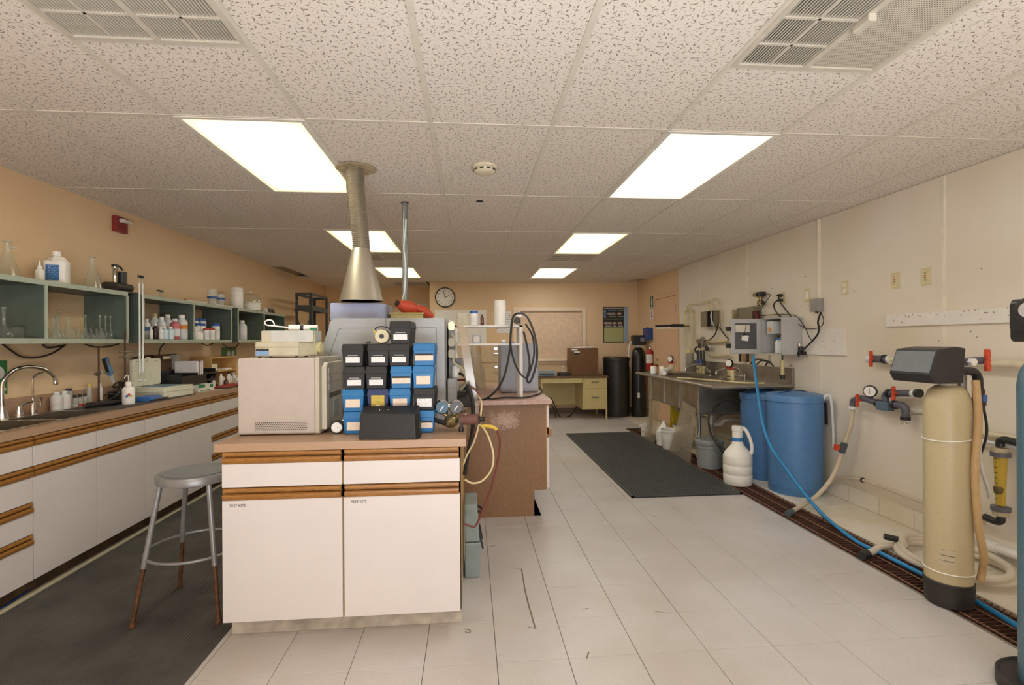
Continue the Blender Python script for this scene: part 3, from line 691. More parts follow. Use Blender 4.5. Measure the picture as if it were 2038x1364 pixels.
tag(B((xm-.05, 5.28, ZT), (xm+.12, 5.66, ZT+.010)).obj('acrylic_tray', HDG), 'flat clear tray under the funnel cups on the shelf top', 'tray')
jar('wide_white_jar', 'large white wide-mouth jar on the far shelf top', (xm+.02, 5.96, ZT), .07, .245, WP, WP, ch=.035)
t = thing('desiccator', 'glass desiccator with knobbed dome lid on a white base', 'desiccator', (xm+.02, 6.33, ZT))
M().lathe([(.095, 0), (.11, .01), (.112, .085), (.118, .09), (.118, .10)], n=24).obj('base', WP, t, True)
v = M(); v.lathe([(.115, .10), (.11, .15), (.085, .195), (.05, .21), (.018, .215)], n=24); v.f.pop(); v.mi.pop(); v.obj('dome', GL, t, True)
M().lathe([(.012, .21), (.018, .225), (.014, .242), (.0001, .248)], n=12).obj('knob', GLB, t, True)
for k, (y, m_, lab) in enumerate([(6.72, WP, 'small white plastic part left of the dark fittings on the shelf top'), (6.83, mat('dark_part', '54504C', .5), 'dark grey fitting on the far shelf top'), (6.95, mat('brown_part', '5A4A44', .5), 'brown fitting at the end of the far shelf top')]):
    t = thing('pump_fitting', lab, 'fitting', (xm+.03, y, ZT)); M().lathe([(.04, 0), (.042, .03), (.03, .04), (.03, .065)], n=12).obj('body', m_, t, True); M().cyl((0, 0, .045), (.0, .06, .05), .015).obj('port', m_, t, True)

# glassware on the first shelf
xs_ = -2.63
flask('v', 'large volumetric flask at the left end of the first shelf', (xs_, 3.07, ZB), .045, .175)
flask('b', 'small glass beaker beside the large volumetric flask', (xs_, 3.15, ZB), .03, .065)
for k, (y, dx) in enumerate(((3.29, 0), (3.37, .03), (3.44, 0), (3.50, .02))):
    flask('e', ['first (nearest) of four medium erlenmeyer flasks on the shelf', 'second medium erlenmeyer flask on the shelf', 'third medium erlenmeyer flask on the shelf', 'fourth medium erlenmeyer flask, next to the small ones'][k], (xs_+dx, y, ZB), .040, .135, 'medium flasks on the first shelf')
for k, y in enumerate((3.56, 3.61, 3.67, 3.72, 3.77)):
    flask('e', ['first (nearest) of five small erlenmeyer flasks on the shelf', 'second small erlenmeyer flask on the shelf', 'middle one of five small erlenmeyer flasks', 'fourth small erlenmeyer flask on the shelf', 'last small erlenmeyer flask, beside the slim volumetric flasks'][k], (xs_+.04, y, ZB), .024, .075, 'small flasks on the first shelf')
flask('c', 'slim glass cylinder standing behind the small flasks', (-2.76, 3.62, ZB), .012, .185)
for k, y in enumerate((3.745, 3.81, 3.865, 3.915)):
    flask('v', ['first of four slim volumetric flasks, behind the small flasks', 'second slim volumetric flask on the first shelf', 'third slim volumetric flask on the first shelf', 'last slim volumetric flask, at the shelf end panel'][k], (xs_-.05*(k < 1), y, ZB), .027, .165, 'slim volumetric flasks')
# reagents on the middle shelf
PINK = mat('pink_liquid', 'C46A72', .35); LBL = mat('pale_blue_poly', 'C9DDE4', .35); ORL = print_mat('orange_label', 'D98A3C', '6A3A18', 8, 5, .6)
R = 'reagent bottles on the middle shelf'
for a in [
 ('bottle', 'tiny white bottle at the left end of the middle shelf', (xs_+.05, 4.30, ZB), .014, .10, WP, WP, None),
 ('bottle', 'dark brown bottle with white label at the middle shelf left end', (xs_+.05, 4.36, ZB), .022, .13, mat('dark_brown_plastic', '352521', .4), WP, None),
 ('bottle', 'short white bottle beside the dark brown bottle', (xs_+.06, 4.41, ZB), .021, .105, WP, WP, (PW, .2, .6)),
 ('bottle', 'pale blue wide bottle in the front row, left of its twin', (xs_+.05, 4.475, ZB), .030, .11, LBL, WP, None),
 ('bottle', 'pale blue wide bottle next to the pink one', (xs_+.06, 4.55, ZB), .028, .11, LBL, WP, None),
 ('bottle', 'white bottle in the back row behind the dark brown bottle', (xs_-.07, 4.44, ZB), .03, .175, WP, WP, (mat('label_blue2', '4A7AA6', .5), .4, .6)),
 ('bottle', 'grey bottle with tan cap in the back row', (xs_-.08, 4.57, ZB), .035, .225, HDG, TANC, None),
 ('bottle', 'grey bottle in the middle row left of the pink bottle', (xs_-.01, 4.545, ZB), .033, .195, HDG, WP, None),
 ('bottle', 'pink filled bottle with white cap on the middle shelf', (xs_+.04, 4.65, ZB), .038, .185, PINK, HDG, (PW, .15, .5)),
 ('bottle', 'tall grey bottle behind the pink bottle', (xs_-.06, 4.72, ZB), .04, .225, HDG, WP, None),
 ('bottle', 'large clear bottle with orange label band', (xs_+.03, 4.775, ZB), .046, .225, HDG, WP, (ORL, .42, .60))]:
    bottle('reagent_bottle', a[1], 'bottle', a[2], a[3], a[4], a[5], a[6], a[7], group=R)
for k, (dx, y, r, h, cp, lab) in enumerate([
 (-.08, 5.07, .036, .205, BLUC, 'white jar with blue cap, back row left'), (-.08, 5.19, .038, .21, BLUC, 'white jar with blue cap, back row middle'), (-.08, 5.33, .04, .215, BLUC, 'white jar with blue cap, back row right'),
 (0, 5.08, .034, .16, BLUC, 'white jar with blue cap, middle row left'), (0, 5.17, .034, .16, BLUC, 'white jar with blue cap, middle row centre'), (.04, 5.36, .038, .165, BLUC, 'white jar with blue cap, front row right'),
 (.07, 5.115, .026, .11, REDC, 'small jar with red cap, left of the pair'), (.07, 5.21, .032, .115, REDC, 'small jar with red cap, right of the pair')]):
    jar('reagent_jar', lab+' of the capped jars', (xs_+dx, y, ZB), r, h, WP, cp, (PW, .2, .65), 'blue and red capped jars', .026)
for k, (y, h) in enumerate(((4.935, .145), (4.975, .10), (5.03, .085))):
    bottle('squeeze_bottle', ['tallest white squeeze bottle left of the capped jars', 'medium white squeeze bottle left of the capped jars', 'smallest white squeeze bottle before the capped jars'][k], 'bottle', (xs_+.06, y, ZB), .024, h, WP, WP if k else BLK, group='squeeze bottles')
bottle('red_cap_bottle', 'white bottle with red cap at the left end of the far shelf', 'bottle', (xs_, 5.80, ZB), .03, .19, WP, REDC, (PW, .2, .6))
bottle('clear_reagent_bottle', 'translucent bottle standing alone on the far shelf', 'bottle', (xs_+.03, 5.98, ZB), .05, .225, HDG, WP, (PW, .25, .6))

# ring stands, clamps, burettes, black pump on the shelf end
ROD = mat('dark_stand_rod', '5A4238', .4, .6); CL = mat('cast_clamp', '8D887C', .4, .8)
def stand(label, loc, h, bw=.06, rx=-.03):
    t = thing('ring_stand', label, 'ring stand', loc, group='ring stands')
    M().bbox((-bw, -.09, 0), (bw, .09, .012), .01).obj('base', BLK, t)
    M().cyl((rx, 0, .012), (rx, 0, h), .006, n=10).obj('rod', ROD, t, True); return t
ZW = .9085; ZP0 = ZW+.0065
s1 = stand('ring stand nearest the sink, gripping the meter pen', (-2.69, 3.925, ZP0), .42)
M().cyl((-.03, -.045, .218), (-.03, .10, .22), .006).cyl((-.05, 0, .21), (-.01, 0, .228), .012).obj('clamp', CL, s1, True)
t = thing('meter_pen', 'blue and black handheld meter gripped slantwise by the ring stand', 'meter', (-2.72, 4.045, ZW+.215))
R3 = Matrix.Rotation(.42, 3, 'X')
def rp(p): return R3@Vector(p)
M().box((-.014, -.02, -.01), (.014, .02, .13), R3, (0, 0, 0)).obj('body', mat('meter_blue', '5B86B0', .4), t, bevel=.004)
M().box((.0142, -.012, .07), (.016, .012, .11), R3, (0, 0, 0)).obj('display', mat('lcd', '6E7A74', .3), t)
M().box((-.0145, -.0215, .02), (.012, -.012, .132), R3, (0, 0, 0)).obj('grip', BLK, t, bevel=.003)
M().cyl(rp((0, 0, -.01)), rp((0, 0, -.08)), .016, .010, 14).obj('electrode', GLB, t, True)
s2 = stand('second ring stand, beside the glass burettes', (-2.575, 3.89, ZP0), .53, .045, .06)
for z in (.375, .34): M().cyl((.06, -.06, z), (.07, .19, z+.004), .005).cyl((.06, -.012, z), (.06, .012, z), .013).obj('clamp', CL, s2, True)
for k, y in enumerate((4.03, 4.068)):
    t = thing('burette', ['left glass burette clamped on the stand', 'right glass burette clamped on the stand'][k], 'burette', (-2.500, y, 1.03), group='glass burettes')
    M().lathe([(.002, -.02), (.004, 0), (.008, .06), (.008, .80), (.0085, .83)], n=12).obj('tube', GL, t, True)
    M().cyl((-.018, 0, .04), (.018, 0, .04), .007, n=10).obj('stopcock', WP, t, True)
    M().lathe([(.009, 0), (.011, .008), (.011, .02)], (0, 0, .822), 10).obj('stopper', BLK, t, True)
    M().lathe([(.0065, .1), (.0065, .78)], n=10).obj('backing_stripe', WP, t, True)
t = thing('vacuum_pump', 'small black and chrome pump on the gap between the shelves', 'pump', (-2.66, 4.04, ZT), group=None)
M().bbox((-.075, -.16, 0), (.075, .13, .014), .02).obj('base_plate', BLK, t); M().bbox((-.06, -.09, .014), (.06, .09, .075), .035, 'y').obj('motor', mat('dark_rubbery', '3A3735', .5, bump=.2), t, True)
M().bbox((-.03, -.0, .075), (.035, .06, .165), .012).obj('head', BLK, t, True); M().lathe([(.016, .075), (.016, .18), (.02, .185), (.02, .195)], (0, -.03, 0), 12).obj('cylinder', CHR, t, True)
M().tube([(0, -.03, .19), (0, 0, .205), (0, .03, .2), (0, .05, .18)], .007, 8).obj('linkage', BLK, t, True); M().lathe([(.022, 0), (.022, .02)], (0, -.03, .193), 12).obj('knob', BLK, t, True)

# cords hanging under the shelves
for k, (pts, lab) in enumerate([
 ([(5,685),(25,700),(45,711),(75,712),(105,703),(130,687)], 'black cord hanging in a deep loop under the first shelf'),
 ([(85,686),(92,692),(105,692),(130,687)], 'short black cord loop under the first shelf'),
 ([(170,686),(190,691),(215,690),(236,685)], 'black cord sagging behind the ring stands'),
 ([(328,683),(320,692),(317,706),(324,712)], 'black cord running down behind the brown clipboard'),
 ([(402,684),(412,688),(424,684)], 'small cord sag below the middle of the shelves'),
 ([(444,685),(455,693),(468,692),(476,683)], 'black cord sag below the far shelf')]):
    tag(M().tube([at(x, y, x=WL+.03) for x, y in pts], .0055, 7).obj('extension_lead', BLK), lab, 'cord', 'cords under the shelves')

# ------------------------------------------------------------------ left worktop items
def on(px, py, z=ZW): return at(px, py, z=z)
for k, (y, m_) in enumerate(((3.60, HDG), (3.665, HDG))):
    bottle('translucent_bottle', ['nearer of two translucent bottles with pink print by the upstand', 'farther of two translucent bottles with pink print by the upstand'][k], 'bottle', (-2.76, y, ZW), .032, .125, m_, HDG, (print_mat('pink_print', 'DCD6D4', 'B05050', 5, 3, .62), .25, .7), group='translucent bottles')
for k, (y, c, lab) in enumerate(((3.79, mat('cap_black2', '26242A', .4), 'small clear dropper bottle with black cap left of the stand rod'), (3.835, mat('cap_black2', '26242A', .4), 'small dropper bottle with black cap and reddish base'), (3.88, BLK, 'small dropper bottle with black cap, rightmost of three'))):
    bottle('dropper', lab, 'bottle', (-2.785, y, ZW), .018, .085, GLB, c, (REDC if k else HDG, .02, .15), group='dropper bottles', cap_h=.03)
jar('small_lidded_jar', 'small clear jar with dark blue lid behind the dropper bottles', (-2.79, 3.74, ZW+.001), .02, .13, GLB, mat('navy_lid', '2A3358', .4), ch=.015)
bottle('yellow_cap_bottle', 'small bottle with yellow cap behind the ring stand', 'bottle', (-2.79, 3.93, ZW), .016, .15, GLB, mat('yellow_cap', 'D8C034', .4))
bottle('slim_white_bottle', 'slim white bottle behind the meter pen', 'bottle', (-2.79, 4.04, ZW), .014, .145, WP, WP)
t = thing('wash_bottle', 'white wash bottle with red and blue hazard diamond', 'bottle', (-2.46, 3.84, ZW))
M().lathe([(.036, 0), (.039, .006), (.039, .115), (.033, .125), (.018, .135), (.016, .145)], n=22).obj('body', WP, t, True)
M().lathe([(.02, 0), (.02, .022), (.012, .028)], (0, 0, .142), 16).obj('cap', WP, t, True)
M().tube([(0, 0, .165), (0, 0, .20), (0, -.012, .215), (0, -.03, .21), (0, -.042, .195)], .0035, 8).obj('nozzle', WP, t, True)
ng = math.atan2(-1, .55)
for nm, c, dx, dz in (('hazard_red', 'B23A34', 0, .012), ('hazard_blue', '3A66A8', -.012, 0), ('hazard_yellow', 'D6BC50', .012, 0), ('hazard_white', 'E8E6E2', 0, -.012)):
    v = M(); ca, sa = math.cos(-.95), math.sin(-.95); c_ = Vector((.0395*ca, .0395*sa, .066)); tx = Vector((-sa, ca, 0))
    P = [c_+tx*(dx+q[0])+Vector((0, 0, dz+q[1]))+Vector((ca, sa, 0))*(.0012 if abs(dx) < .001 else .0012) for q in ((0, -.0115), (.0115, 0), (0, .0115), (-.0115, 0))]
    v.add(P+[p-Vector((ca, sa, 0))*.0025 for p in P], [(0,1,2,3), (7,6,5,4), (0,4,5,1), (1,5,6,2), (2,6,7,3), (3,7,4,0)]).obj(nm, mat('paint_'+c, c, .5), t)
DCL = mat('dark_grey_cloth', '4A4846', .8, bump=.3)
tag(M().bbox((-2.70, 3.57, ZW+.0005), (-2.36, 4.55, ZW+.006), .02).obj('bench_pad', mat('charcoal_pad', '4E4C4B', .7, var=.12, scale=9)), 'dark grey bench pad lying under the wash bottle and case', 'bench pad')
ZP = ZW+.0065
tag(M().tube([(-2.60, 3.62, ZP+.013), (-2.545, 3.70, ZP+.018), (-2.53, 3.78, ZP+.02), (-2.525, 3.88, ZP+.015), (-2.515, 3.95, ZP+.013)], .03, 8, 4, flat=.012).obj('rubber_wedge', BLK), 'black rubber wedge lying beside the sink in front of the stand', 'rubber strip')
t = thing('power_adapter', 'black power adapter with tangled cord behind the wash bottle', 'adapter', (-2.76, 4.20, ZW)); M().bbox((-.05, -.06, 0), (.05, .06, .07), .015).obj('body', BLK, t, True)
M().tube([(.03, -.05, .03), (.0, -.12, .06), (-.03, -.16, .02), (.02, -.19, .01), (.05, -.12, .04), (.04, -.06, .08), (0, .0, .13), (-.03, .05, .11), (-.02, .03, .07)], .006, 7).obj('cord', BLK, t, True)
for k, (x0, y0) in enumerate(((0, -.02), (.01, .06))): M().tube([(x0+.025*math.cos(q*PI/4), y0+.03*math.sin(q*PI/4), .12+.02*math.sin(q*PI/4)) for q in range(8)], .006, 7, 4, True).obj('cord_coil', BLK, t, True)
tag(M().bbox((-2.52, 3.985, ZP), (-2.40, 4.13, ZP+.035), .015, 'y').obj('blue_pouch', mat('blue_vinyl', '3F6FB4', .45, bump=.4, bscale=60)), 'crumpled blue pouch between the wash bottle and the cream case', 'pouch')
t = thing('hand_tool', 'dark metal tool lying before the cream case', 'tool', (-2.42, 4.0, ZP)); M().tube([(.0, 0, .008), (.02, .08, .012), (.05, .16, .008)], .008, 8).obj('handle', DCL, t, True); M().tube([(.0, .02, .008), (.03, .1, .012), (.03, .18, .008)], .006, 8).obj('jaw', CL, t, True)
# cream test-kit case with raised lid
CRM = mat('cream_case_plastic', 'D9D8C4', .4, var=.04)
t = thing('test_kit_case', 'cream plastic test case with raised lid on the left worktop', 'case', (-2.535, 4.37, ZP), -.12)
M().bbox((-.15, -.17, 0), (.15, .17, .085), .015).obj('tray', CRM, t, True, .004); B((-.155, -.175, .05), (.155, .175, .056)).obj('rim', CRM, t)
lid = M().bbox((-.155, -.15, .09), (-.135, .16, .31), .02, 'x').obj('lid', CRM, t, True)
B((-.1, -.12, .085), (.09, .1, .088)).obj('instruction_card', mat('blue_card', '6F94B8', .6), t)
for y in (-.1, 0, .1): M().cyl((-.134, y, .29), (-.131, y, .29), .004, n=8).obj('rivet', CL, lid)
# organiser, clipboards, binders
t = thing('clipboard', 'dark brown clipboard leaning against the wall behind the cream case', 'clipboard', (-2.765, 4.62, ZW)); BR = mat('brown_hardboard', '5A3E2A', .6, var=.15)
RX = Matrix.Rotation(-.12, 3, 'Y')
M().box((-.004, -.17, .06), (.004, .19, .345), RX, (0, 0, 0)).obj('board', BR, t); M().box((.004, -.05, .30), (.016, .07, .325), RX, (0, 0, 0)).obj('clip', CHR, t)
t = dup(t, (-2.745, 4.83, ZW), label='second, lighter brown clipboard in front of the first'); t.rotation_euler = (0, 0, .03)
for k, (y, c) in enumerate(((4.885, 'E4E2E4'), (4.925, '7A2A34'), (4.965, 'DAD8DE'))):
    t = thing('binder', ['thin white binder next to the clipboards', 'dark red binder between two white ones', 'white binder at the right of the three'][k], 'binder', (-2.62, y, ZW+.0065), group='binders in the organiser'); M().bbox((-.10, -.014, 0), (.1, .014, .27), .006).obj('cover', mat('binder_'+c, c, .5), t); B((-.095, -.01, .01), (.101, .01, .262)).obj('pages', mat('paper', 'EDEAE4', .8), t)
t = thing('desk_organizer', 'black plastic desk organizer holding clipboards and binders', 'organizer', (-2.62, 4.80, ZW))
M().box((-.12, -.2, 0), (.12, .2, .006)).obj('bottom', BLK, t); B((.11, -.2, .006), (.118, .2, .15)).obj('front', BLK, t); B((-.12, -.2, .006), (-.112, .2, .2)).obj('back', BLK, t)
for y in (-.2, .06, .192): B((-.112, y, .006), (.11, y+.008, .17)).obj('partition', BLK, t)
t = thing('letter_tray', 'black two-tier letter tray beside the desk organizer', 'tray', (-2.66, 5.16, ZW))
for z in (.01, .075, .14): o = M().box((-.12, -.13, z), (.12, .13, z+.004)).obj('tier', BLK, t); B((.115, -.13, z+.004), (.12, .13, z+.022)).obj('lip', BLK, o)
for y in (-.13, .124): B((-.12, y, 0), (.1, y+.006, .19)).obj('side', BLK, t)
bagm = glass('plastic_bag', 'F0F0EC', .35, .25)
v = M(); v.lathe([(.02, 0), (.07, .03), (.075, .12), (.06, .2), (.085, .24)], (0, 0, 0), 14)
tag_ = tag(v.obj('plastic_bag', bagm, None, True), 'clear plastic bag propped behind the letter tray', 'bag'); tag_.location = (-2.775, 4.99, ZW); tag_.scale = (.38, 1, 1.4)
t = thing('glove_box', 'white carton with green print at the worktop edge', 'box', (-2.48, 4.85, ZW), -.08)
M().box((-.055, -.12, 0), (.055, .12, .065)).obj('carton', mat('white_carton', 'E2E0D2', .6), t)
for a, b in (((.0552, -.12, .035), (.056, -.02, .063)), ((.0552, .05, .03), (.056, .10, .06)), ((.0552, -.09, .006), (.056, .05, .014)), ((-.05, -.1, .0652), (.04, .0, .0658))): B(a, b).obj('green_print', mat('green_print', '2E7A5C', .6), t)
PINE = wood('pine_board', 'C29A60', 'D8B478', (6, 6, .8), .5, 12)
t = thing('wooden_rack', 'small pine two-shelf rack against the left wall', 'rack', (-2.715, 5.62, ZW))
for y in (-.28, .268): B((-.09, y, 0), (.09, y+.012, .295)).obj('side', PINE, t)
for z in (.0, .14, .283): B((-.09, -.268, z), (.09, .268, z+.012)).obj('shelf', PINE, t)
B((-.09, -.268, .012), (-.084, .268, .283)).obj('back', PINE, t)
tag(B((-2.72, 5.46, ZW+.1525), (-2.68, 5.58, ZW+.22)).obj('white_carton', mat('white_carton', 'E2E0D2', .6)), 'small white carton on the pine rack shelf', 'box')
tag(B((-2.72, 5.66, ZW+.1525), (-2.64, 5.82, ZW+.17)).obj('paper_pad', mat('paper', 'EDEAE4', .8)), 'small paper pad on the pine rack shelf', 'paper')
for k in range(14):
    y = 5.15+.07*k+random.uniform(-.015, .015); x = random.uniform(-2.62, -2.50)
    side = 'amber' if k == 4 else 'white'
    bottle('sample_bottle', '%s sample bottle, number %s of the row before the pine rack' % (side, ['one', 'two', 'three', 'four', 'five', 'six', 'seven', 'eight', 'nine', 'ten', 'eleven', 'twelve', 'thirteen', 'fourteen'][k]), 'bottle', (x-.02, y, ZW), .018+.004*(k % 3), .07+.02*(k % 4), AMB if k == 4 else [WP, HDG, WP][k % 3], BLK if k in (4, 7, 9, 12) else WP, group='sample bottles before the pine rack')
tag(M().bbox((-2.50, 5.02, ZW), (-2.34, 5.5, ZW+.01), .01).obj('black_clip_folder', BLK), 'black folder under the red folder on the worktop', 'folder')
tag(B((-2.49, 5.06, ZW+.0105), (-2.36, 5.46, ZW+.018), rot=Matrix.Rotation(.1, 3, 'Z')).obj('red_folder', mat('red_card', 'B8463C', .6)), 'red folder lying near the worktop edge', 'folder')
tag(B((-2.43, 4.99, ZW), (-2.33, 5.015, ZW+.004)).obj('white_sheet', mat('paper', 'EDEAE4', .8)), 'white sheet at the worktop edge', 'paper')
tag(M().tube([(-2.42, 5.47, ZW+.03), (-2.41, 5.55, ZW+.035), (-2.42, 5.64, ZW+.03), (-2.45, 5.7, ZW+.025)], .035, 10, 4, flat=.025).obj('crumpled_bag', mat('white_film', 'E6E4E0', .4, bump=.6, bscale=40)), 'crumpled white plastic bag at the far worktop edge', 'bag')
# notices on the left wall
t = thing('wall_notice', 'green notice with white print above the sink', 'notice', (WL+.001, 3.25, 1.05)); B((0, -.2, 0), (.002, .07, .205)).obj('sheet', mat('notice_green', '2E7A3C', .5), t); M().cyl((.002, .01, .13), (.003, .01, .13), .04, n=20).obj('white_disc', WP, t); B((.002, .0, .02), (.003, .06, .035)).obj('print', WP, t)
t = thing('wall_notice', 'green picture notice above the pine rack', 'notice', (WL+.001, 6.15, 1.09)); B((0, -.17, 0), (.002, .2, .21)).obj('sheet', mat('notice_green2', '4A7A3C', .5), t)
for y in (.0, .11): M().lathe([(.0001, 0), (.04, .001), (.0001, .002)], (.002, y, .13), 16, (1, 0, 0)).obj('oval', HDG, t)
# fire alarm strobe
t = thing('fire_alarm_strobe', 'dark red fire alarm with clear strobe high on the left wall', 'fire alarm', (WL+.001, 4.30, 2.25))
B((0, -.07, 0), (.035, .07, .125)).obj('housing', mat('alarm_red', '8A2A28', .4), t, bevel=.004); M().bbox((.035, -.035, .075), (.075, .055, .105), .012, 'y').obj('strobe', mat('strobe_clear', 'DAD8D2', .15), t, True)
for z in (.02, .03, .04, .05): B((.0352, -.04, z), (.0365, .05, z+.004)).obj('grille_bar', mat('alarm_red_dark', '6A1E1E', .5), t)

# ------------------------------------------------------------------ on the near island
ZI = .9025
BEI = mat('beige_computer_plastic', 'B9AFA6', .5, var=.03, bump=.15, bscale=300); BEI2 = mat('beige_bezel_plastic', 'B8B09E', .45, var=.03)
tw = thing('computer_tower', 'beige computer tower standing side-on at the left of the island', 'computer', (-.905, 2.70, ZI), -.02)
M().bbox((-.205, -.19, .004), (.155, .15, .374), .012, 'x').obj('case', BEI, tw, True, .003)
M().bbox((.156, -.192, .004), (.178, .152, .376), .01, 'x').obj('bezel_frame', BEI2, tw, True, .003)
M().prism([(-.165, .02), (.13, .02), (.13, .35), (-.135, .35), (-.165, .33)], 'x', .178, .205).obj('bezel', BEI2, tw, bevel=.006)
for z in (.29, .25, .21): B((.2052, -.13, z), (.2075, .09, z+.034)).obj('drive_cover', BEI2, tw, bevel=.003)
B((.2052, -.12, .17), (.207, .08, .195)).obj('floppy_slot', mat('slot_dark', '5A5648', .5), tw)
B((.2052, -.05, .06), (.2072, .04, .15)).obj('badge_panel', mat('bezel_grey', '8E968E', .4), tw)
dots = M()
for r in range(5):
    for c in range(26):
        x = -.125+c*.0095+(r % 2)*.0047; z = .028+r*.0085; dots.cyl((x, -.1928, z), (x, -.1895, z), .0027, n=6)
o = dots.obj('vent_hole', mat('vent_dark', '5B5348', .9), tw); o['kind'] = 'stuff'
for x in (-.19, .14):
    for y in (-.17, .12): B((x-.012, y-.012, 0), (x+.012, y+.012, .004)).obj('foot', BLK, tw)
ZTW = ZI+.3745
# small analyser on the tower
an = thing('benchtop_analyzer', 'cream benchtop analyser with blue label plate on top of the computer tower', 'analyzer', (-.905, 2.68, ZTW))
M().bbox((-.155, -.10, .008), (.055, .08, .052), .004, 'x').obj('lower_case', mat('cream_instrument', 'C0B9A2', .45), an, bevel=.003)
M().bbox((-.155, -.10, .0525), (.055, .08, .078), .004, 'x').obj('lid', mat('cream_instrument', 'C0B9A2', .45), an, bevel=.003)
M().prism([(.056, -.10), (.125, -.04), (.125, .08), (.056, .08)], 'z', .008, .076).obj('side_wing', mat('cream_instrument_dark', 'B5AE92', .45), an)
M().lathe([(.028, 0), (.03, .012), (.022, .02)], (.125, -.02, .05), 16, (1, -.2, 0)).obj('motor_cap', mat('cream_yellow', 'C9BE8E', .4), an, True)
M().bbox((-.13, -.085, .0785), (.12, .06, .135), .004).obj('tray', mat('grey_tray', 'C2C3BE', .45), an, bevel=.002); M().bbox((-.13, -.088, .0785), (-.085, -.0855, .133), .002).obj('cover_plate', mat('cream_instrument', 'C0B9A2', .45), an)
M().cyl((-.02, -.02, .153), (.12, -.01, .15), .0145, n=14).obj('roller', WP, an, True); M().cyl((.038, -.0185, .152), (.053, -.0175, .1515), .0175, n=14).obj('roller_band', BLK, an, True)
M().tube([(-.02, -.02, .153), (-.07, -.022, .158), (-.095, -.024, .162), (-.125, -.03, .165), (-.135, -.035, .178), (-.12, -.035, .19), (-.10, -.03, .188), (-.092, -.026, .175), (-.092, -.024, .162)], .0035, 7).obj('wire_loop', WP, an, True)
B((.10, -.07, .137), (.13, -.05, .149)).obj('green_clip', mat('clip_green', '1F7A50', .4), an); M().tube([(.115, -.06, .137), (.12, -.065, .10), (.118, -.06, .075)], .006, 7).obj('tubing', mat('yellow_tube', 'C9C07A', .4), an, True)
B((-.15, -.1035, .012), (-.09, -.1008, .034)).obj('label_plate', mat('label_skyblue', '7FA4CC', .5), an)
jag = M()
for k in range(7): jag.box((-.149+k*.0085, -.104, .034+(k % 2)*.003), (-.142+k*.0085, -.1008, .046-(k % 3)*.002), rot=Matrix.Rotation((-1)**k*.4, 3, 'Y'))
jag.box((-.15, -.1035, .036), (-.09, -.101, .043)).obj('lettering', INK, an)
for x in (-.14, .04):
    for y in (-.085, .06): M().cyl((x, y, 0), (x, y, .008), .008, n=10).obj('foot', BLK, an)

# stack of kit boxes
BOXC = {'k': mat('black_box_plastic', '191718', .55, var=.1), 'b': mat('cyan_blue_box_plastic', '156CA6', .45, var=.06), 'n': mat('navy_box', '23305E', .5)}
YEL = print_mat('yellow_gold_label', 'C9B24C', '5A4A1E', 11, 6, .5)
BW, BH, BD = .108, .1105, .17
def kit(x, y, z, c, lab, label, rz=0):
    t = thing('kit_box', label, 'box', (x, y, z), rz, 'kit boxes stacked on the island'); m_ = BOXC[c]; h = BH-.001
    zb = h*.72
    v = M(); a, b = BW/2-.008, BW/2-.003; d0, d1 = BD/2-.006, BD/2-.002
    v.add([(-a,-d0,0),(a,-d0,0),(a,d0,0),(-a,d0,0),(-b,-d1,zb),(b,-d1,zb),(b,d1,zb),(-b,d1,zb)], [(0,3,2,1),(4,5,6,7),(0,1,5,4),(1,2,6,5),(2,3,7,6),(3,0,4,7)]).obj('base', m_, t, bevel=.003)
    v = M(); e = BW/2; f = BW/2-.005
    v.add([(-e,-BD/2,zb-.004),(e,-BD/2,zb-.004),(e,BD/2,zb-.004),(-e,BD/2,zb-.004),(-f,-BD/2+.005,h),(f,-BD/2+.005,h),(f,BD/2-.005,h),(-f,BD/2-.005,h)], [(0,3,2,1),(4,5,6,7),(0,1,5,4),(1,2,6,5),(2,3,7,6),(3,0,4,7)]).obj('lid', m_, t, bevel=.003)
    yb = -BD/2+.0015
    def lb(x0, x1, z0, z1, m2, nm='label', dy=0): return B((x0, yb-.0012-dy, z0), (x1, yb+.004, z1)).obj(nm, m2, t)
    if lab == 'w': lb(-.033, .033, .018, .045, PW); lb(-.024, .024, .0505, .056, mat('faint_print', '8E8C8C', .5), 'print')
    elif lab == 'c': lb(-.044, .044, .025, .051, PC); lb(-.044, .044, .0512, .060, INK, 'header_band', .0003)
    elif lab == 's': lb(-.034, .034, .02, .06, PC)
    elif lab == 'y': lb(-.032, .032, .008, .078, YEL); lb(-.01, .01, .022, .032, mat('paper', 'EDEAE4', .8), 'sticker', .0006)
    elif lab == 'g': lb(-.036, .036, .018, .058, PW)
    return t
xc = [-.565, -.452, -.340, -.227]; yk = 2.575
spec = [(0, 'bbkk', 'ssww'), (1, 'knkk', 'wyww'), (2, 'bbbk', 'sscw'), (3, 'bkbb', 'cgsc')]
names = ['bottom', 'second', 'third', 'fourth']; cols_ = ['first', 'second', 'third', 'fourth']
cn = {'k': 'black', 'b': 'blue', 'n': 'navy'}; ln = {'s': 'cream label', 'w': 'white label', 'y': 'gold label', 'c': 'black-headed cream label', 'g': 'large white label'}
for c, cs, ls in spec:
    for r in range(4):
        kit(xc[c]+(.004 if r % 2 else -.003)*(c % 2 or -1), yk+[0, .006, -.004, .003][r], ZI+r*BH-(.004*0), cs[r], ls[r], '%s kit box with %s, %s from below in the %s column' % (cn[cs[r]], ln[ls[r]], ['lowest', 'second', 'third', 'topmost or fourth'][r], cols_[c]), random.uniform(-.03, .03))
kit(-.335, yk, ZI+4*BH, 'k', 'w', 'black kit box standing alone on top of the stack', -.05)
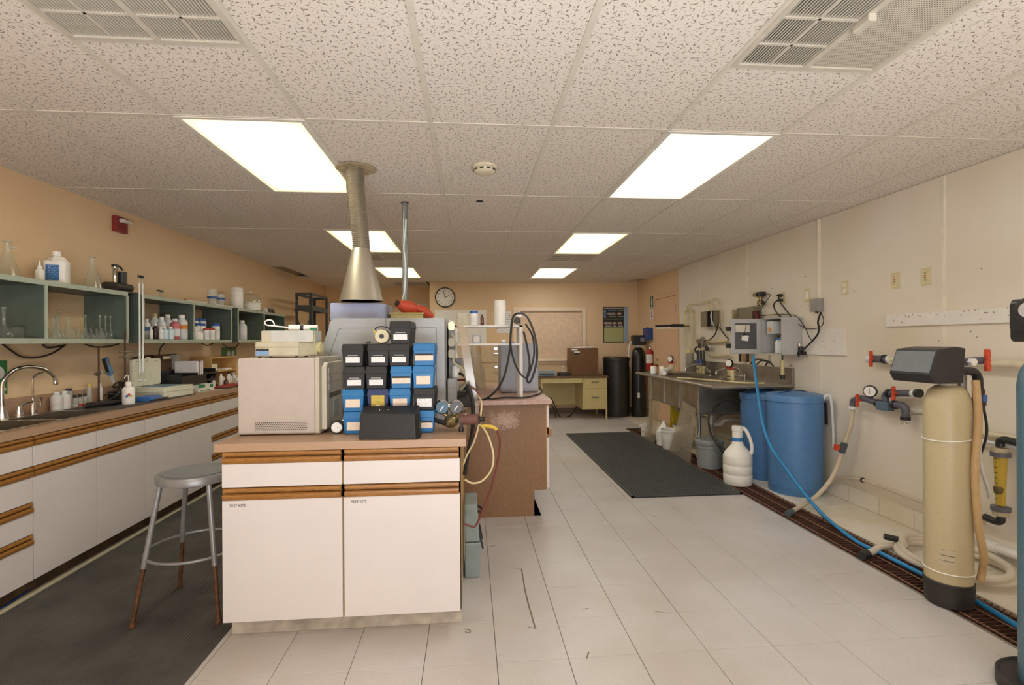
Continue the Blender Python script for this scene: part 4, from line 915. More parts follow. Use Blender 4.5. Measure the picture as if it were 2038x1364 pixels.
# lamp socket on the second column
t = thing('lamp_socket', 'cream round lamp socket with black bore lying on the box stack', 'socket', (-.435, 2.53, ZI+4*BH+.036))
v = M(); v.lathe([(.033, 0), (.035, .004), (.035, .05), (.03, .055)], (0, .0, 0), 24, (0, 1, 0)); v.obj('body', mat('cream_bakelite', 'CFC4A2', .4), t, True)
M().cyl((0, -.002, 0), (0, .002, 0), .012, n=18).obj('bore', BLK, t); M().lathe([(.036, .02), (.0385, .022), (.0385, .035), (.036, .037)], (0, 0, 0), 24, (0, 1, 0)).obj('ring', mat('grey_ring', '6E6C66', .4, .5), t, True)
M().tube([(.035, .03, -.01), (.045, .03, .02), (.02, .03, .045), (-.02, .03, .048), (-.042, .03, .03), (-.04, .03, .02)], .003, 7).obj('lead', BLK, t, True); M().cyl((-.045, .03, .034), (-.036, .03, .012), .006, n=10).obj('connector', mat('yellow_conn', 'C8BA5A', .4), t)
tag(B((-.507, 2.50, ZI+4*BH+.0005), (-.488, 2.53, ZI+4*BH+.012)).obj('black_plug', BLK, bevel=.002), 'small black plug lying beside the lamp socket', 'plug')
# black wedge speaker, tape
t = thing('black_wedge_box', 'black wedge-shaped box lying in front of the kit boxes', 'box', (-.375, 2.40, ZI))
v = M(); v.add([(-.137,-.045,0),(.125,-.07,0),(.142,-.04,0),(.142,.05,0),(-.137,.05,0),(-.132,-.03,.115),(.118,-.054,.115),(.134,-.026,.118),(.132,.045,.145),(-.132,.045,.145)],
  [(4,3,2,1,0),(5,6,7,8,9),(0,1,6,5),(1,2,7,6),(2,3,8,7),(3,4,9,8),(4,0,5,9)]).obj('shell', mat('black_grained_plastic', '181718', .5, bump=.3, bscale=400), t, bevel=.004)
for x in (-.05, -.01): M().cyl((x, .0, .1275), (x, .001, .1305), .003, n=8).obj('screw', CHR, t)
t = thing('tape_measure', 'round black and white dial gauge leaning beside the tower', 'gauge', (-.652, 2.515, ZI+.032))
M().lathe([(.030, 0), (.033, .004), (.033, .028), (.03, .032)], (0, 0, 0), 24, (0, 1, 0)).obj('case', BLK, t, True); M().cyl((0, -.0015, 0), (0, .001, 0), .025, n=24).obj('face', print_mat('dial_print', 'E6E6E4', '3A3A40', 5, 4, .55), t)
M().tube([(.03, .015, .01), (.035, .015, .025), (.025, .015, .034)], .005, 8).obj('bail', CHR, t, True)

# big grey spectrometer
SPG = mat('spectrometer_grey', 'A9ACAE', .45, var=.03); SPD = mat('seam_dark', '5E6062', .6)
sp = thing('spectrometer', 'large grey spectrometer with sloped left side behind the kit boxes', 'spectrometer', (-.52, 3.3, ZI))
def prof(ins, zt, zb=0, r=.045):
    """side outline, sloped left, rounded top-left corner (z, x) for a push along y"""
    xr = .375-ins; xt = -.27+ins; xb = -.455+ins*1.0
    P = [(zb, xb), (zb, xr), (zt, xr)]
    s_ = (xb-xt)/(zt-zb)
    for k in range(7):
        q = PI/2*k/6; P.append((zt-r+r*math.cos(q), xt+r-r*math.sin(q)+.0)) if k < 6 else P.append((zt-r*1.2, xt-.001))
    return P
M().prism(prof(0, .585), 'y', -.4, .42).obj('body', SPG, sp)
M().prism(prof(.045, .53, .0, .03), 'y', -.4052, -.4005).obj('seam', SPD, sp)
M().prism(prof(.048, .527, .0, .03), 'y', -.409, -.4053).obj('side_panel', SPG, sp)
B((.045, -.4015, .531), (.047, -.3995, .585)).obj('cap_seam', SPD, sp); M().lathe([(.011, 0), (.011, .004)], (.075, -.4005, .56), 16, (0, -1, 0)).obj('knob', mat('knob_grey', '8A8C8E', .4, .5), sp, True)
# open sampling bay on its right side
bay = thing('burner_bay', 'cluttered burner bay with tubes to the right of the grey spectrometer', 'burner', (-.08, 3.2, ZI))
CRI = mat('cream_instrument', 'C0B9A2', .45)
B((-.055, .05, 0), (-.02, .35, .56)).obj('back_plate', mat('bay_grey', '9A9C98', .5), bay); B((-.055, -.12, 0), (.0, .04, .22)).obj('nebulizer_block', mat('bay_grey2', 'A8AAA8', .5, var=.1, scale=80), bay)
B((-.05, -.05, .30), (.035, .05, .34)).obj('burner_head', mat('dark_metal', '4A4846', .4, .8), bay); M().cyl((-.01, 0, .22), (-.01, 0, .30), .025, n=16).obj('spray_chamber', WP, bay, True)
for z in (.35, .42, .52): M().bbox((-.05, -.12, z), (-.012, -.10, z+.05), .01, 'y').obj('hinge_bracket', CHR if z > .5 else CRI, bay)
M().tube([(-.03, -.1, .5), (.0, -.12, .42), (-.02, -.1, .33), (.03, -.1, .28), (.06, -.1, .2), (.02, -.1, .15)], .008, 8).obj('tubing', CRI, bay, True)
M().tube([(.0, .0, .25), (.05, -.04, .23), (.08, -.06, .18), (.05, -.08, .12), (.0, -.08, .1)], .009, 8).obj('tubing', BLK, bay, True)
M().tube([(.0, .05, .2), (.06, .02, .2), (.1, -.02, .16), (.12, -.02, .1), (.08, .0, .04)], .007, 8).obj('tubing', mat('red_brown_hose', '6E342C', .5), bay, True)
M().bbox((.0, -.02, .03), (.10, .10, .13), .02, 'x').obj('motor', mat('dark_motor', '4B4946', .5, .3), bay, True); M().cyl((.04, -.03, .16), (.10, -.05, .17), .018, n=12).obj('pump_cap', BLK, bay, True)
B((-.03, -.115, .36), (-.014, -.098, .47)).obj('latch', BLK, bay)
# curved clear shield hanging beside it
CLR = glass('clear_acrylic', 'E2D8C8', .22, .15)
t = thing('acrylic_shield', 'curved strip of clear plastic shield right of the grey spectrometer', 'shield', (-.05, 2.98, ZI))
P = [(-.075, .575), (-.05, .57), (-.025, .54), (-.008, .47), (.006, .38), (.022, .27), (.042, .14), (.06, .03)]
v = M(); q = []
for k, (x, z) in enumerate(P): q += [(x, -.03, z), (x, .10, z-.0), (x+.05, .10, z-.012), (x+.05, -.03, z-.012)]
f = []
for k in range(len(P)-1):
    for e in range(4): f.append((k*4+e, k*4+(e+1) % 4, k*4+4+(e+1) % 4, k*4+4+e))
v.add(q, f+[(0,1,2,3), (len(q)-4, len(q)-3, len(q)-2, len(q)-1)]).obj('panel', CLR, t)
B((.055, -.04, .07), (.10, -.031, .085)).obj('edge_clip', CRI, t)
# gauges and gas regulator
t = thing('gas_regulator', 'brass and chrome gas regulator with two round gauges at the island edge', 'regulator', (-.095, 2.53, ZI))
BRS = mat('dull_brass', '9A8A62', .35, .9, var=.15)
M().lathe([(.012, -.055), (.016, -.04), (.028, -.03), (.034, -.005), (.034, .02), (.024, .03), (.02, .05)], (0, .0, .05), 20, (.35, 1, .05)).obj('body', BRS, t, True); M().cyl((-.02, -.05, .045), (-.085, -.01, .06), .012, n=12).obj('inlet', mat('dark_metal', '4A4846', .4, .8), t, True)
for x, z, m2 in ((-.045, .12, mat('gauge_blue', '2E5468', .4)), (.025, .118, mat('gauge_dark', '3A3A36', .4))):
    o = M().lathe([(.030, .03), (.037, .02), (.037, 0), (.033, -.004), (.031, 0)], (x, 0, z), 24, (0, 1, .1)).obj('gauge', CHR, t, True); M().cyl((x, -.003, z), (x, .002, z), .031, n=24).obj('dial', m2, o)
    B((x-.002, -.0045, z-.018), (x+.002, -.003, z+.012), rot=Matrix.Rotation(.6, 3, 'Y')).obj('needle', WP, o); M().cyl((x*.5, .01, .075), (x, .012, z-.03), .008, n=10).obj('stem', BRS, t, True)
M().cyl((.05, .0, .055), (.14, -.03, .062), .026, n=18).obj('hose_collar', mat('oxide_brown', '6A4840', .5), t, True); M().cyl((.14, -.03, .062), (.165, -.037, .062), .012, n=12).obj('ferrule', BLK, t, True)
M().cyl((.05, -.02, .006), (.05, -.02, .05), .008, n=10).lathe([(.013, 0), (.013, .022)], (.05, -.02, 0), 12).obj('knob', BLK, t, True)
# tubes hanging off the island corner
def P_(pts, y): return [at(a, b, y=y) for a, b in pts]
tag(M().tube(P_([(958,849),(968,848),(982,851),(989,856)], 2.5), .0085, 8).obj('yellow_tip_hose', mat('yellow_hose', 'C9A83A', .4)), 'short yellow hose end at the regulator', 'hose')
tag(M().tube(P_([(925,825),(945,838),(960,850),(972,870),(982,905),(978,935),(960,957),(940,962),(925,955)], 2.56), .005, 8).obj('cream_tube', mat('cream_tubing', 'D6C79C', .4), None, True), 'cream plastic tube hanging in a loop off the island corner', 'tube')
tag(M().tube([at(a, b, y=d_) for a, b, d_ in ((935,788,3.17),(946,784,3.0),(956,795,2.85),(958,815,2.75),(952,850,2.7),(943,880,2.68),(930,905,2.66),(922,925,2.66))], .005, 8).obj('cream_tube', mat('cream_tubing', 'D6C79C', .4), None, True), 'cream tube running down behind the regulator', 'tube')
tag(M().tube(P_([(989,857),(995,880),(990,920),(978,970),(963,1010),(948,1045),(938,1048),(922,1042)], 2.6), .0055, 8).obj('red_brown_tube', mat('red_brown_hose', '6E342C', .5), None, True), 'red-brown tube drooping to the grey case', 'tube')
tag(M().tube(P_([(935,770),(950,780),(957,800),(950,850),(940,880),(928,920)], 2.9), .005, 8).obj('red_brown_tube', mat('red_brown_hose', '6E342C', .5), None, True), 'red-brown tube descending behind the cream tubes', 'tube')
tag(M().tube(P_([(930,765),(940,800),(941,850),(932,900),(925,945)], 2.85), .012, 8).obj('black_hose', BLK, None, True), 'thick black hose dropping off the right island edge', 'hose')
# grey-green tackle case on the floor
CG = mat('case_greygreen', '8A9896', .45)
t = thing('tool_case', 'grey-green plastic carrying case on end beside the island', 'case', (.005, 2.98, 0))
for nm, a, b in (('lower_shell', 0, .20), ('upper_shell', .204, .42)):
    M().add([(-.04,-.11,a),(.045,-.11,a),(.045,.11,a),(-.04,.11,a),(-.04,-.115,b),(.05 if not a else .032,-.115,b),(.05 if not a else .032,.115,b),(-.04,.115,b)], [(0,3,2,1),(4,5,6,7),(0,1,5,4),(1,2,6,5),(2,3,7,6),(3,0,4,7)]).obj(nm, CG, t, bevel=.006)
for y in (-.07, .07): B((.05, y-.012, .15), (.06, y+.012, .24), rot=Matrix.Rotation(-.2, 3, 'Y')).obj('latch', BLK, t)
M().tube([(.035, -.05, .36), (.06, -.03, .35), (.06, .03, .35), (.035, .05, .36)], .007, 8).obj('handle', BLK, t, True)
# lilac-blue box and funnels on the spectrometer
ZSP = ZI+.586
t = thing('lilac_box', 'pale lilac-blue box on top of the grey spectrometer under the hood', 'box', (-.70, 3.36, ZSP))
M().prism([(-.165, -.16), (.13, -.16), (.165, -.12), (.165, .16), (-.165, .16)], 'z', 0, .108).obj('shell', mat('lilac_blue', 'A3ACCB', .5, var=.04), t, bevel=.003); B((-.185, -.10, .0), (-.166, .16, .12)).obj('black_back', BLK, t)
for z in (.03, .095): M().cyl((-.178, -.103, z), (-.178, -.10, z), .005, n=8).obj('screw', CHR, t)
t = thing('yellow_tub', 'shallow yellow tub under the orange funnel', 'tub', (-.40, 3.40, ZSP)); bowl(M(), -.115, .10, -.09, .09, .05, 0, .004).obj('shell', mat('pale_yellow_plastic', 'BFB47C', .5), t); B((-.12, -.095, .044), (.105, -.09, .054)).obj('rim', mat('pale_yellow_plastic', 'BFB47C', .5), t)
ORG = mat('orange_red_plastic', 'C2492E', .4)
t = thing('orange_funnel', 'larger orange plastic spout lying on the yellow tub', 'funnel', (-.43, 3.38, ZSP+.055)); v = M(); v.lathe([(.028, -.02), (.03, 0), (.045, .03), (.05, .09), (.025, .15), (.02, .19)], (-.02, -.04, .052), 18, (.75, .7, -.32)); v.obj('body', ORG, t, True)
M().cyl((-.045, -.0505, .062), (-.032, -.038, .057), .021, n=16).obj('mouth', BLK, t)
t = thing('orange_funnel', 'smaller orange plastic spout sliding off the yellow tub', 'funnel', (-.31, 3.40, ZSP+.035)); M().lathe([(.02, -.03), (.032, 0), (.034, .05), (.022, .10)], (-.02, 0, .045), 16, (.9, .25, -.6)).obj('body', ORG, t, True)

# ------------------------------------------------------------------ hood and duct, pole, ceiling bits
GALV = mat('worn_galvanised', 'BBB3A3', .38, .8, var=.12, scale=8, stretch=(1, 1, .2))
hx, hy = -.672, 3.2
t = thing('exhaust_hood', 'conical metal exhaust hood on ribbed flexible duct over the island', 'exhaust hood', (hx, hy, 1.607))
M().lathe([(.132, 0), (.1335, .004), (.13, .012), (.054, .325), (.052, .33), (.05, .33), (.126, .012), (.128, 0)], n=40).obj('cone', GALV, t, True)
pr = []; n_ = 44
for k in range(n_*2+1):
    z = .33+k*(2.438-1.607-.33+.01)/(n_*2); pr.append((.0565 if k % 2 else .0495, z))
v = M(); v.lathe(pr, n=28)
v.v = [(x-.034*max(0, min(1, (z-.36)/.35))**1.0 if z > .36 else x, y, z) for x, y, z in v.v]; v.obj('flexible_duct', GALV, t, True)
tag(M().lathe([(.062, 0), (.11, -.004), (.125, 0), (.115, .003)], (hx-.03, hy, ZC-.003), 22).obj('duct_collar', mat('stained_plaster', 'B9A888', .8, var=.2, scale=30)), 'stained plaster patch on the ceiling round the duct', 'collar')
t = thing('ceiling_pole', 'thin grey service pole with white wire running up to the ceiling', 'pole', (-.505, 3.97, .905))
M().cyl((.0, 0, 0), (.006, 0, 1.537), .022, n=16).obj('pipe', mat('grey_conduit', '8E9694', .35, .5, var=.1), t, True)
M().tube([(-.018, -.02, .45), (-.02, -.022, .72), (.005, -.024, .86), (.012, -.024, 1.05), (.0, -.024, 1.18), (.014, -.022, 1.32), (.018, -.02, 1.4)], .006, 7).obj('white_wire', HDG, t, True)
M().lathe([(.03, 0), (.03, .004)], (.006, 0, 1.531), 20).obj('flange', mat('duct_dark', '3A3732', .9), t)
t = thing('smoke_detector', 'cream round smoke detector on the ceiling between the light panels', 'smoke detector', (.10, 3.10, ZC))
M().lathe([(.078, 0), (.078, -.016), (.07, -.022)], n=32).obj('base', mat('cream_detector', 'DCD3B8', .45), t, True); M().lathe([(.066, -.022), (.066, -.036), (.058, -.044), (.035, -.05), (.0001, -.05)], n=32).obj('head', mat('cream_detector', 'DCD3B8', .45), t, True)
for k in range(10): a = 2*PI*k/10; B((.0655*math.cos(a)-.012, .0655*math.sin(a)-.004, -.034), (.0655*math.cos(a)+.012, .0655*math.sin(a)+.004, -.026), rot=Matrix.Rotation(a+PI/2, 3, 'Z')).obj('slot', DK, t)
tag(M().lathe([(.022, 0), (.03, -.001), (.026, .004)], (.085, 3.9, ZC+.003), 14).obj('ceiling_hole', DK), 'small dark hole punched in the ceiling board', 'hole')

# ------------------------------------------------------------------ white shelf on the wood cabinet
ZW2 = .9035
WSH = mat('white_painted_board', 'E2DEDA', .5, var=.03)
t = thing('white_bench_shelf', 'white two-tier bench shelf on the wood cabinet', 'shelf', (.15, 4.1, ZW2))
for x in (-.27, .245): B((x, -.13, 0), (x+.025, .13, .575)).obj('upright', WSH, t)
for z in (.56, .415): B((-.27 if z > .5 else -.245, -.13, z+.0005), (.27 if z > .5 else .245, .13, z+.016)).obj('board', WSH, t)
zs1, zs2 = ZW2+.5765, ZW2+.4315
tag(M().bbox((-.10, 4.02, zs1), (.06, 4.14, zs1+.10), .012).obj('beige_tub', mat('beige_tub', 'CBC3AC', .5), bevel=.003), 'beige lidded tub on the white bench shelf', 'tub')
jar('blue_lid_jar', 'white jar with blue lid on the white bench shelf', (.035, 3.99, zs1), .033, .112, WP, BLUC, (PW, .2, .6), None, .02)
bottle('amber_vial', 'small amber bottle with black cap on the white bench shelf', 'bottle', (.10, 3.98, zs1), .014, .085, AMB, BLK)
jar('tall_white_bottle', 'tall white wide-mouth bottle on the white bench shelf', (.245, 4.02, zs1), .048, .20, HD, HD, None, None, .04, 'bottle')
t = thing('reagent_tin', 'small grey tin with red label on the lower shelf tier', 'tin', (.055, 4.0, zs2)); M().bbox((-.032, -.025, 0), (.032, .025, .065), .006).obj('body', mat('tin_grey', '8E9A9E', .4, .3), t, True); B((-.024, -.0262, .012), (.024, -.0252, .055)).obj('label', print_mat('red_label', 'D8D2CC', 'B03A34', 6, 4, .5), t)
for k, (x, lab) in enumerate(((.27, 'small white cup on the lower shelf tier'), (.335, 'low blue-rimmed dish on the lower shelf tier'))):
    t = thing('sample_cup', lab, 'cup', (x, 4.0, zs2)); M().lathe([(.018, 0), (.02, .005), (.016, .03 if not k else .008)], n=16).obj('cup', WP, t, True); M().lathe([(.021, 0), (.021, .006)], n=16).obj('band', BLUC, t, True)
t = thing('pressure_gauge', 'small white pressure gauge on the white shelf corner', 'gauge', (.40, 4.04, zs1)); M().cyl((0, 0, 0), (0, 0, .06), .008, n=10).obj('stem', BRS, t, True); M().lathe([(.027, .02), (.029, 0), (.026, -.003)], (0, 0, .085), 24, (0, 1, 0)).obj('case', CHR, t, True); M().cyl((0, -.004, .085), (0, -.001, .085), .025, n=24).obj('dial', WP, t); B((-.001, -.005, .08), (.001, -.004, .102), rot=Matrix.Rotation(-.5, 3, 'Y')).obj('needle', BLK, t)
t = thing('hose_hook', 'chrome and black hose reel knob on the white shelf corner', 'hook', (.375, 3.95, zs1+.035)); M().lathe([(.03, 0), (.03, .02), (.02, .03)], (0, .0, 0), 20, (0, -1, 0)).obj('plate', CHR, t, True); M().lathe([(.018, .02), (.02, .05), (.015, .055)], (0, 0, 0), 16, (0, -1, 0)).obj('knob', BLK, t, True)
tag(M().tube([at(x, y, y=d) for x, y, d in [(925,792,3.84),(945,795,3.83),(962,796,3.83),(985,780,3.82),(1003,750,3.86),(1014,700,3.9),(1017,660,3.9),(1021,632,3.9),(1032,624,3.88),(1048,630,3.88),(1062,660,3.88),(1069,700,3.88),(1066,730,3.87),(1058,755,3.87),(1052,762,3.87),(1049,752,3.87),(1054,728,3.88),(1050,695,3.9),(1042,660,3.9)]], .0085, 8).obj('black_cable', BLK, None, True), 'thick black cable looped over the white shelf corner', 'cable', 'black cables on the white shelf')
tag(M().tube([at(x, y, y=d) for x, y, d in [(1018,640,3.93),(1016,680,3.93),(1022,715,3.9),(1034,742,3.88),(1048,752,3.86),(1056,735,3.86),(1063,705,3.86),(1060,670,3.9),(1046,645,3.93)]], .0075, 8).obj('black_cable', BLK, None, True), 'second black cable, inner loop beside the shelf upright', 'cable', 'black cables on the white shelf')
tag(M().tube([(.12, 3.84, ZW2+.01), (.18, 3.83, ZW2+.009), (.27, 3.90, ZW2+.008), (.42, 3.88, ZW2+.008), (.56, 4.1, ZW2+.008), (.61, 4.2, ZW2+.02), (.60, 4.26, ZW2+.045)], .007, 7).obj('black_cable', BLK, None, True), 'black mains cable lying on the wood cabinet top', 'cable', 'black cables on the white shelf')
t = thing('grey_instrument_box', 'grey metal instrument box behind the white shelf upright', 'instrument', (.43, 4.5, ZW2)); M().bbox((-.165, -.17, .006), (.165, .2, .425), .008).obj('case', mat('instrument_grey', '9A9CA2', .45, var=.03), t, bevel=.004)
for x in (-.14, .14):
    for y in (-.14, .17): M().cyl((x, y, 0), (x, y, .007), .012, n=10).obj('foot', BLK, t)

# ------------------------------------------------------------------ far wall
CPT = mat('cream_trim_paint', 'EDD8BC', .45, var=.03)
wn = struct(M().box((.80, YF-.03, 1.905), (2.16, YF-.001, 1.975)).box((.80, YF-.03, 1.03), (.87, YF-.001, 1.905)).box((2.09, YF-.03, 1.03), (2.16, YF-.001, 1.905)).obj('window_1', CPT, bevel=.004))
B((.76, YF-.07, .975), (2.2, YF-.001, 1.03)).obj('window_sill', CPT, wn, bevel=.004); B((.80, YF-.025, .93), (2.16, YF-.001, .974)).obj('apron', CPT, wn)
v = M(); z = 1.04
while z < 1.90: v.box((.875, YF-.014, z), (2.085, YF-.011, z+.021), rot=Matrix.Rotation(.12, 3, 'X')); z += .022
o = v.obj('blind_slats', mat('tan_blind', 'E8CDAE', .6), wn); o['kind'] = 'stuff'
B((.875, YF-.022, 1.875), (2.085, YF-.005, 1.903)).obj('blind_headrail', mat('headrail_dark', '9A7E66', .6), wn)
struct(B((XR, YF-.012, 0), (WR, YF, .10)).obj('baseboard_far', mat('brown_base', '6E5844', .6)))
# clock
t = thing('wall_clock', 'round black-rimmed wall clock showing about two o clock', 'clock', (-.44, YF-.002, 2.155))
M().lathe([(.165, .0), (.182, .006), (.182, .03), (.172, .038), (.165, .036), (.165, .0)], (0, 0, 0), 48, (0, -1, 0), False).obj('rim', BLK, t, True); M().cyl((0, 0, 0), (0, -.02, 0), .168, n=48).obj('face', mat('clock_white', 'EDEAE4', .5), t)
for k in range(12):
    a = PI/2-(k+1)*PI/6; text(str(k+1), .042, INK, t, (.128*math.cos(a), -.0215, .128*math.sin(a)), (PI/2, 0, 0), 'numeral')
for nm, l, a, w_ in (('hour_hand', .085, math.radians(65), .006), ('minute_hand', .13, math.radians(-14), .004)):
    B((-w_, -.0255 if l > .1 else -.024, -.015), (w_, -.024 if l > .1 else -.0225, l), rot=Matrix.Rotation(a, 3, 'Y'), piv=(0, 0, 0)).obj(nm, BLK, t)
M().cyl((0, -.02, 0), (0, -.028, 0), .008, n=12).obj('hub', BLK, t)
# chart poster
t = thing('wall_chart', 'dark chart poster with photo rows and green-yellow table', 'poster', (2.73, YF-.002, 1.645))
B((-.24, -.003, -.335), (.24, 0, .335)).obj('sheet', mat('chart_black', '22242A', .4), t); B((.16, -.0045, -.335), (.235, -.003, .33)).obj('side_panel', mat('chart_blue', '9DB2C8', .4), t)
B((-.22, -.0045, -.315), (.15, -.003, -.05)).obj('table_panel', print_mat('chart_table', 'A9B07A', 'D2C088', 24, 6, .45), t)
for k, (x, z, c) in enumerate([(-.2, .25, '7FA0B4'), (-.2, .2, '5C86A8'), (-.2, .15, '8A7FB0'), (-.13, .205, 'A8A294'), (-.05, .205, '9C948C'), (.06, .205, 'C0A074'), (-.19, .03, 'B49E90'), (-.12, .03, 'A89A8C'), (-.03, .03, 'B0A494'), (.07, .03, 'C4A274')]):
    B((x-.025, -.0045, z-.02), (x+.05 if k > 2 else x+.02, -.003, z+.022)).obj('picture', mat('chart_pic_'+c, c, .5, var=.3, scale=60), t)
for x0, x1, z, c in ((-.22, .15, .30, 'C8C4BE'), (-.14, .02, .262, '6E90B0'), (.04, .15, .262, '9AA060'), (-.22, .15, .10, '8FA06A'), (-.2, -.08, -.03, 'D8D4CE'), (-.06, .02, -.03, 'D8D4CE'), (.05, .14, -.03, 'D8D4CE'), (-.13, .02, .145, 'D8D4CE'), (.05, .15, .145, 'D8D4CE')):
    B((x0, -.0045, z), (x1, -.003, z+.012)).obj('print_bar', mat('chart_bar_'+c, c, .5, var=.3, scale=150), t)
tag(B((-.63, YF-.014, 1.28), (.31, YF-.002, 1.93)).obj('whiteboard', mat('whiteboard', 'E8E6E2', .35, var=.02), bevel=.003), 'large whiteboard under the clock', 'whiteboard')
tag(B((.50, YF-.004, 1.50), (.76, YF-.002, 1.90)).obj('wall_paper_notice', PW), 'white printed notice between the whiteboard and the window', 'notice')
# poster in the recess, small shelf-like pale door there
t = thing('recess_poster', 'small colourful poster in the far left recess', 'poster', (-.95, YR-.002, 2.02)); B((-.14, -.004, -.1), (.11, 0, .1)).obj('sheet', mat('poster_pale', 'D8D6CC', .5), t)
for x, c in ((-.1, '5A9AC0'), (-.02, '9A6AA0'), (.06, 'D8C83A')): B((x-.03, -.006, -.08), (x+.035, -.004, .05)).obj('panel', mat('poster_'+c, c, .5), t)
struct(M().box((-1.75, YR-.02, 0), (-1.05, YR-.001, 2.03)).obj('door_2', CPT))
# file cabinet
FCB = mat('beige_file_enamel', 'CDB593', .4, var=.04)
t = thing('file_cabinet', 'beige four-drawer file cabinet against the far wall', 'file cabinet', (.38, 8.85, 0)); B((-.19, -.3, .02), (.19, .33, 1.30)).obj('body', FCB, t); B((-.18, -.28, 0), (.18, .32, .02)).obj('plinth', BLK, t)
for k in range(4):
    z = .04+k*.315; o = B((-.18, -.318, z), (.18, -.301, z+.305)).obj('drawer', FCB, t, bevel=.003)
    B((.03, -.322, z+.22), (.09, -.319, z+.26)).obj('label_holder', CHR, o); M().bbox((.03, -.34, z+.15), (.1, -.319, z+.165), .005, 'x').obj('handle', CHR, o)
# desk
DYL = mat('pale_yellow_enamel', 'CDBD86', .4, var=.03); DTP = mat('brown_desk_top', '6A4E34', .4, var=.1)
t = thing('metal_desk', 'pale yellow metal desk with brown top by the far wall', 'desk', (1.77, 8.75, 0))
B((-.59, -.36, .715), (.59, .36, .745)).obj('top', DTP, t, bevel=.004); B((-.575, -.35, .63), (.14, -.33, .714)).obj('pencil_drawer', DYL, t, bevel=.003)
B((-.57, .3, .18), (.57, .315, .714)).obj('modesty_panel', DYL, t); p_ = B((.15, -.33, .17), (.57, .3, .714)).obj('pedestal', DYL, t)
for z0, z1 in ((.53, .70), (.19, .52)):
    o = B((.175, -.348, z0), (.545, -.331, z1)).obj('drawer', DYL, p_, bevel=.003); M().bbox((.30, -.366, (z0+z1)/2+.02), (.42, -.349, (z0+z1)/2+.035), .004, 'x').obj('handle', CL, p_)
for x in (-.57, .545):
    for y in (-.345, .32): B((x, y, 0), (x+.025, y+.025, .714)).obj('leg', DYL, t)
M().cyl((-.2, -.352, .67), (-.2, -.349, .67), .006, n=8).obj('lock', CHR, t)
t = thing('brown_cabinet_box', 'brown box-shaped cabinet standing on the metal desk', 'cabinet', (1.985, 8.72, .7455)); B((-.235, -.2, 0), (.235, .2, .475)).obj('body', mat('dark_brown_paint', '6E4A26', .5, var=.06), t, bevel=.006)
B((-.19, -.203, .36), (-.1, -.2005, .42)).obj('plate', BLK, t); B((-.19, -.2045, .40), (-.09, -.2035, .42)).obj('tape_label', WP, t); B((-.23, -.204, .44), (-.13, -.2015, .462)).obj('tape_label', WP, t)
for k, (a, lab) in enumerate(((.12, 'lower sheaf of papers on the brown cabinet'), (-.1, 'upper sheaf of papers on the brown cabinet'))):
    o = B((-.16+.02*k, -.1, 0), (.16, .12, .012)).obj('paper_stack', mat('paper', 'EDEAE4', .8)); o.location = (1.96+.06*k, 8.68, 1.2215+.0125*k); o.rotation_euler.z = a; tag(o, lab, 'papers')
t = thing('desk_printer', 'flat grey label printer at the left of the desk', 'printer', (1.32, 8.62, .7455)); M().prism([(-.14, 0), (.14, 0), (.14, .06), (.04, .10), (-.14, .10)], 'x', -.16, .16).obj('body', mat('printer_grey', '9AA0A2', .45), t, bevel=.004); B((-.14, -.155, .03), (.12, -.142, .05)).obj('slot', BLK, t); B((-.12, -.18, .012), (.13, -.142, .018)).obj('paper', mat('label_skyblue', '7FA4CC', .5), t)
tag(M().bbox((1.53, 8.5, .7455), (1.72, 8.72, .80), .02).obj('black_tray', BLK, bevel=.004), 'black tray with small items beside the brown cabinet', 'tray')
t = thing('glass_cruet', 'small clear bottle standing behind the black tray', 'bottle', (1.66, 8.8, .7455)); M().lathe([(.03, 0), (.03, .08), (.012, .1), (.012, .14)], n=14).obj('body', GLB, t, True); M().lathe([(.014, 0), (.014, .02)], (0, 0, .14), 10).obj('cap', HDG, t, True)
tag(M().tube([(1.22, 9.0, .5), (1.25, 8.9, .1), (1.35, 8.7, .012), (1.5, 8.68, .012), (1.42, 8.85, .3), (1.48, 8.95, .28), (1.58, 8.75, .015), (1.75, 8.75, .015), (1.9, 8.95, .1), (2.0, 9.02, .33)], .009, 7).obj('cable_tangle', BLK, None, True), 'tangled black cords under the metal desk', 'cord')
# tanks at the far right corner
BKT = mat('black_tank_plastic', '2A2826', .45, var=.08)
t = thing('brine_barrel', 'wide black brine barrel beside the metal desk', 'barrel', (2.62, 8.80, 0)); M().lathe([(.205, 0), (.22, .01), (.225, .1), (.226, .11), (.233, .99)], n=40).obj('barrel', BKT, t, True); M().lathe([(.238, .985), (.24, .99), (.24, 1.03), (.225, 1.055), (.0001, 1.06)], n=40).obj('lid', BKT, t, True)
t = thing('softener_tank', 'slim black softener tank with control head in the far right corner', 'water softener', (2.98, 8.66, 0)); M().lathe([(.115, 0), (.122, .004), (.122, .13), (.118, .135), (.118, 1.08), (.105, 1.16), (.07, 1.21), (.03, 1.225)], n=32).obj('tank', mat('black_gloss_tank', '1F1E1E', .33, var=.1), t, True)
M().lathe([(.035, 1.22), (.035, 1.27)], n=16).obj('collar', HDG, t, True); M().bbox((-.11, -.11, 1.268), (.11, .07, 1.44), .03, 'y').obj('control_head', BLK, t, True, .006); B((.0, -.114, 1.33), (.09, -.1105, 1.40)).obj('display', mat('display_grey', '8A8486', .3), t)
M().tube([(-.09, .03, 1.35), (-.15, .03, 1.25), (-.17, .03, 1.05), (-.16, .04, .9), (-.19, .05, .8)], .016, 8).obj('drain_hose', HDG, t, True); B((-.06, -.125, .34), (-.02, -.119, .43)).obj('label', WP, t)
M().cyl((-.2, .05, .80), (-.16, .04, .88), .018, n=10).obj('fitting', BLK, t, True)
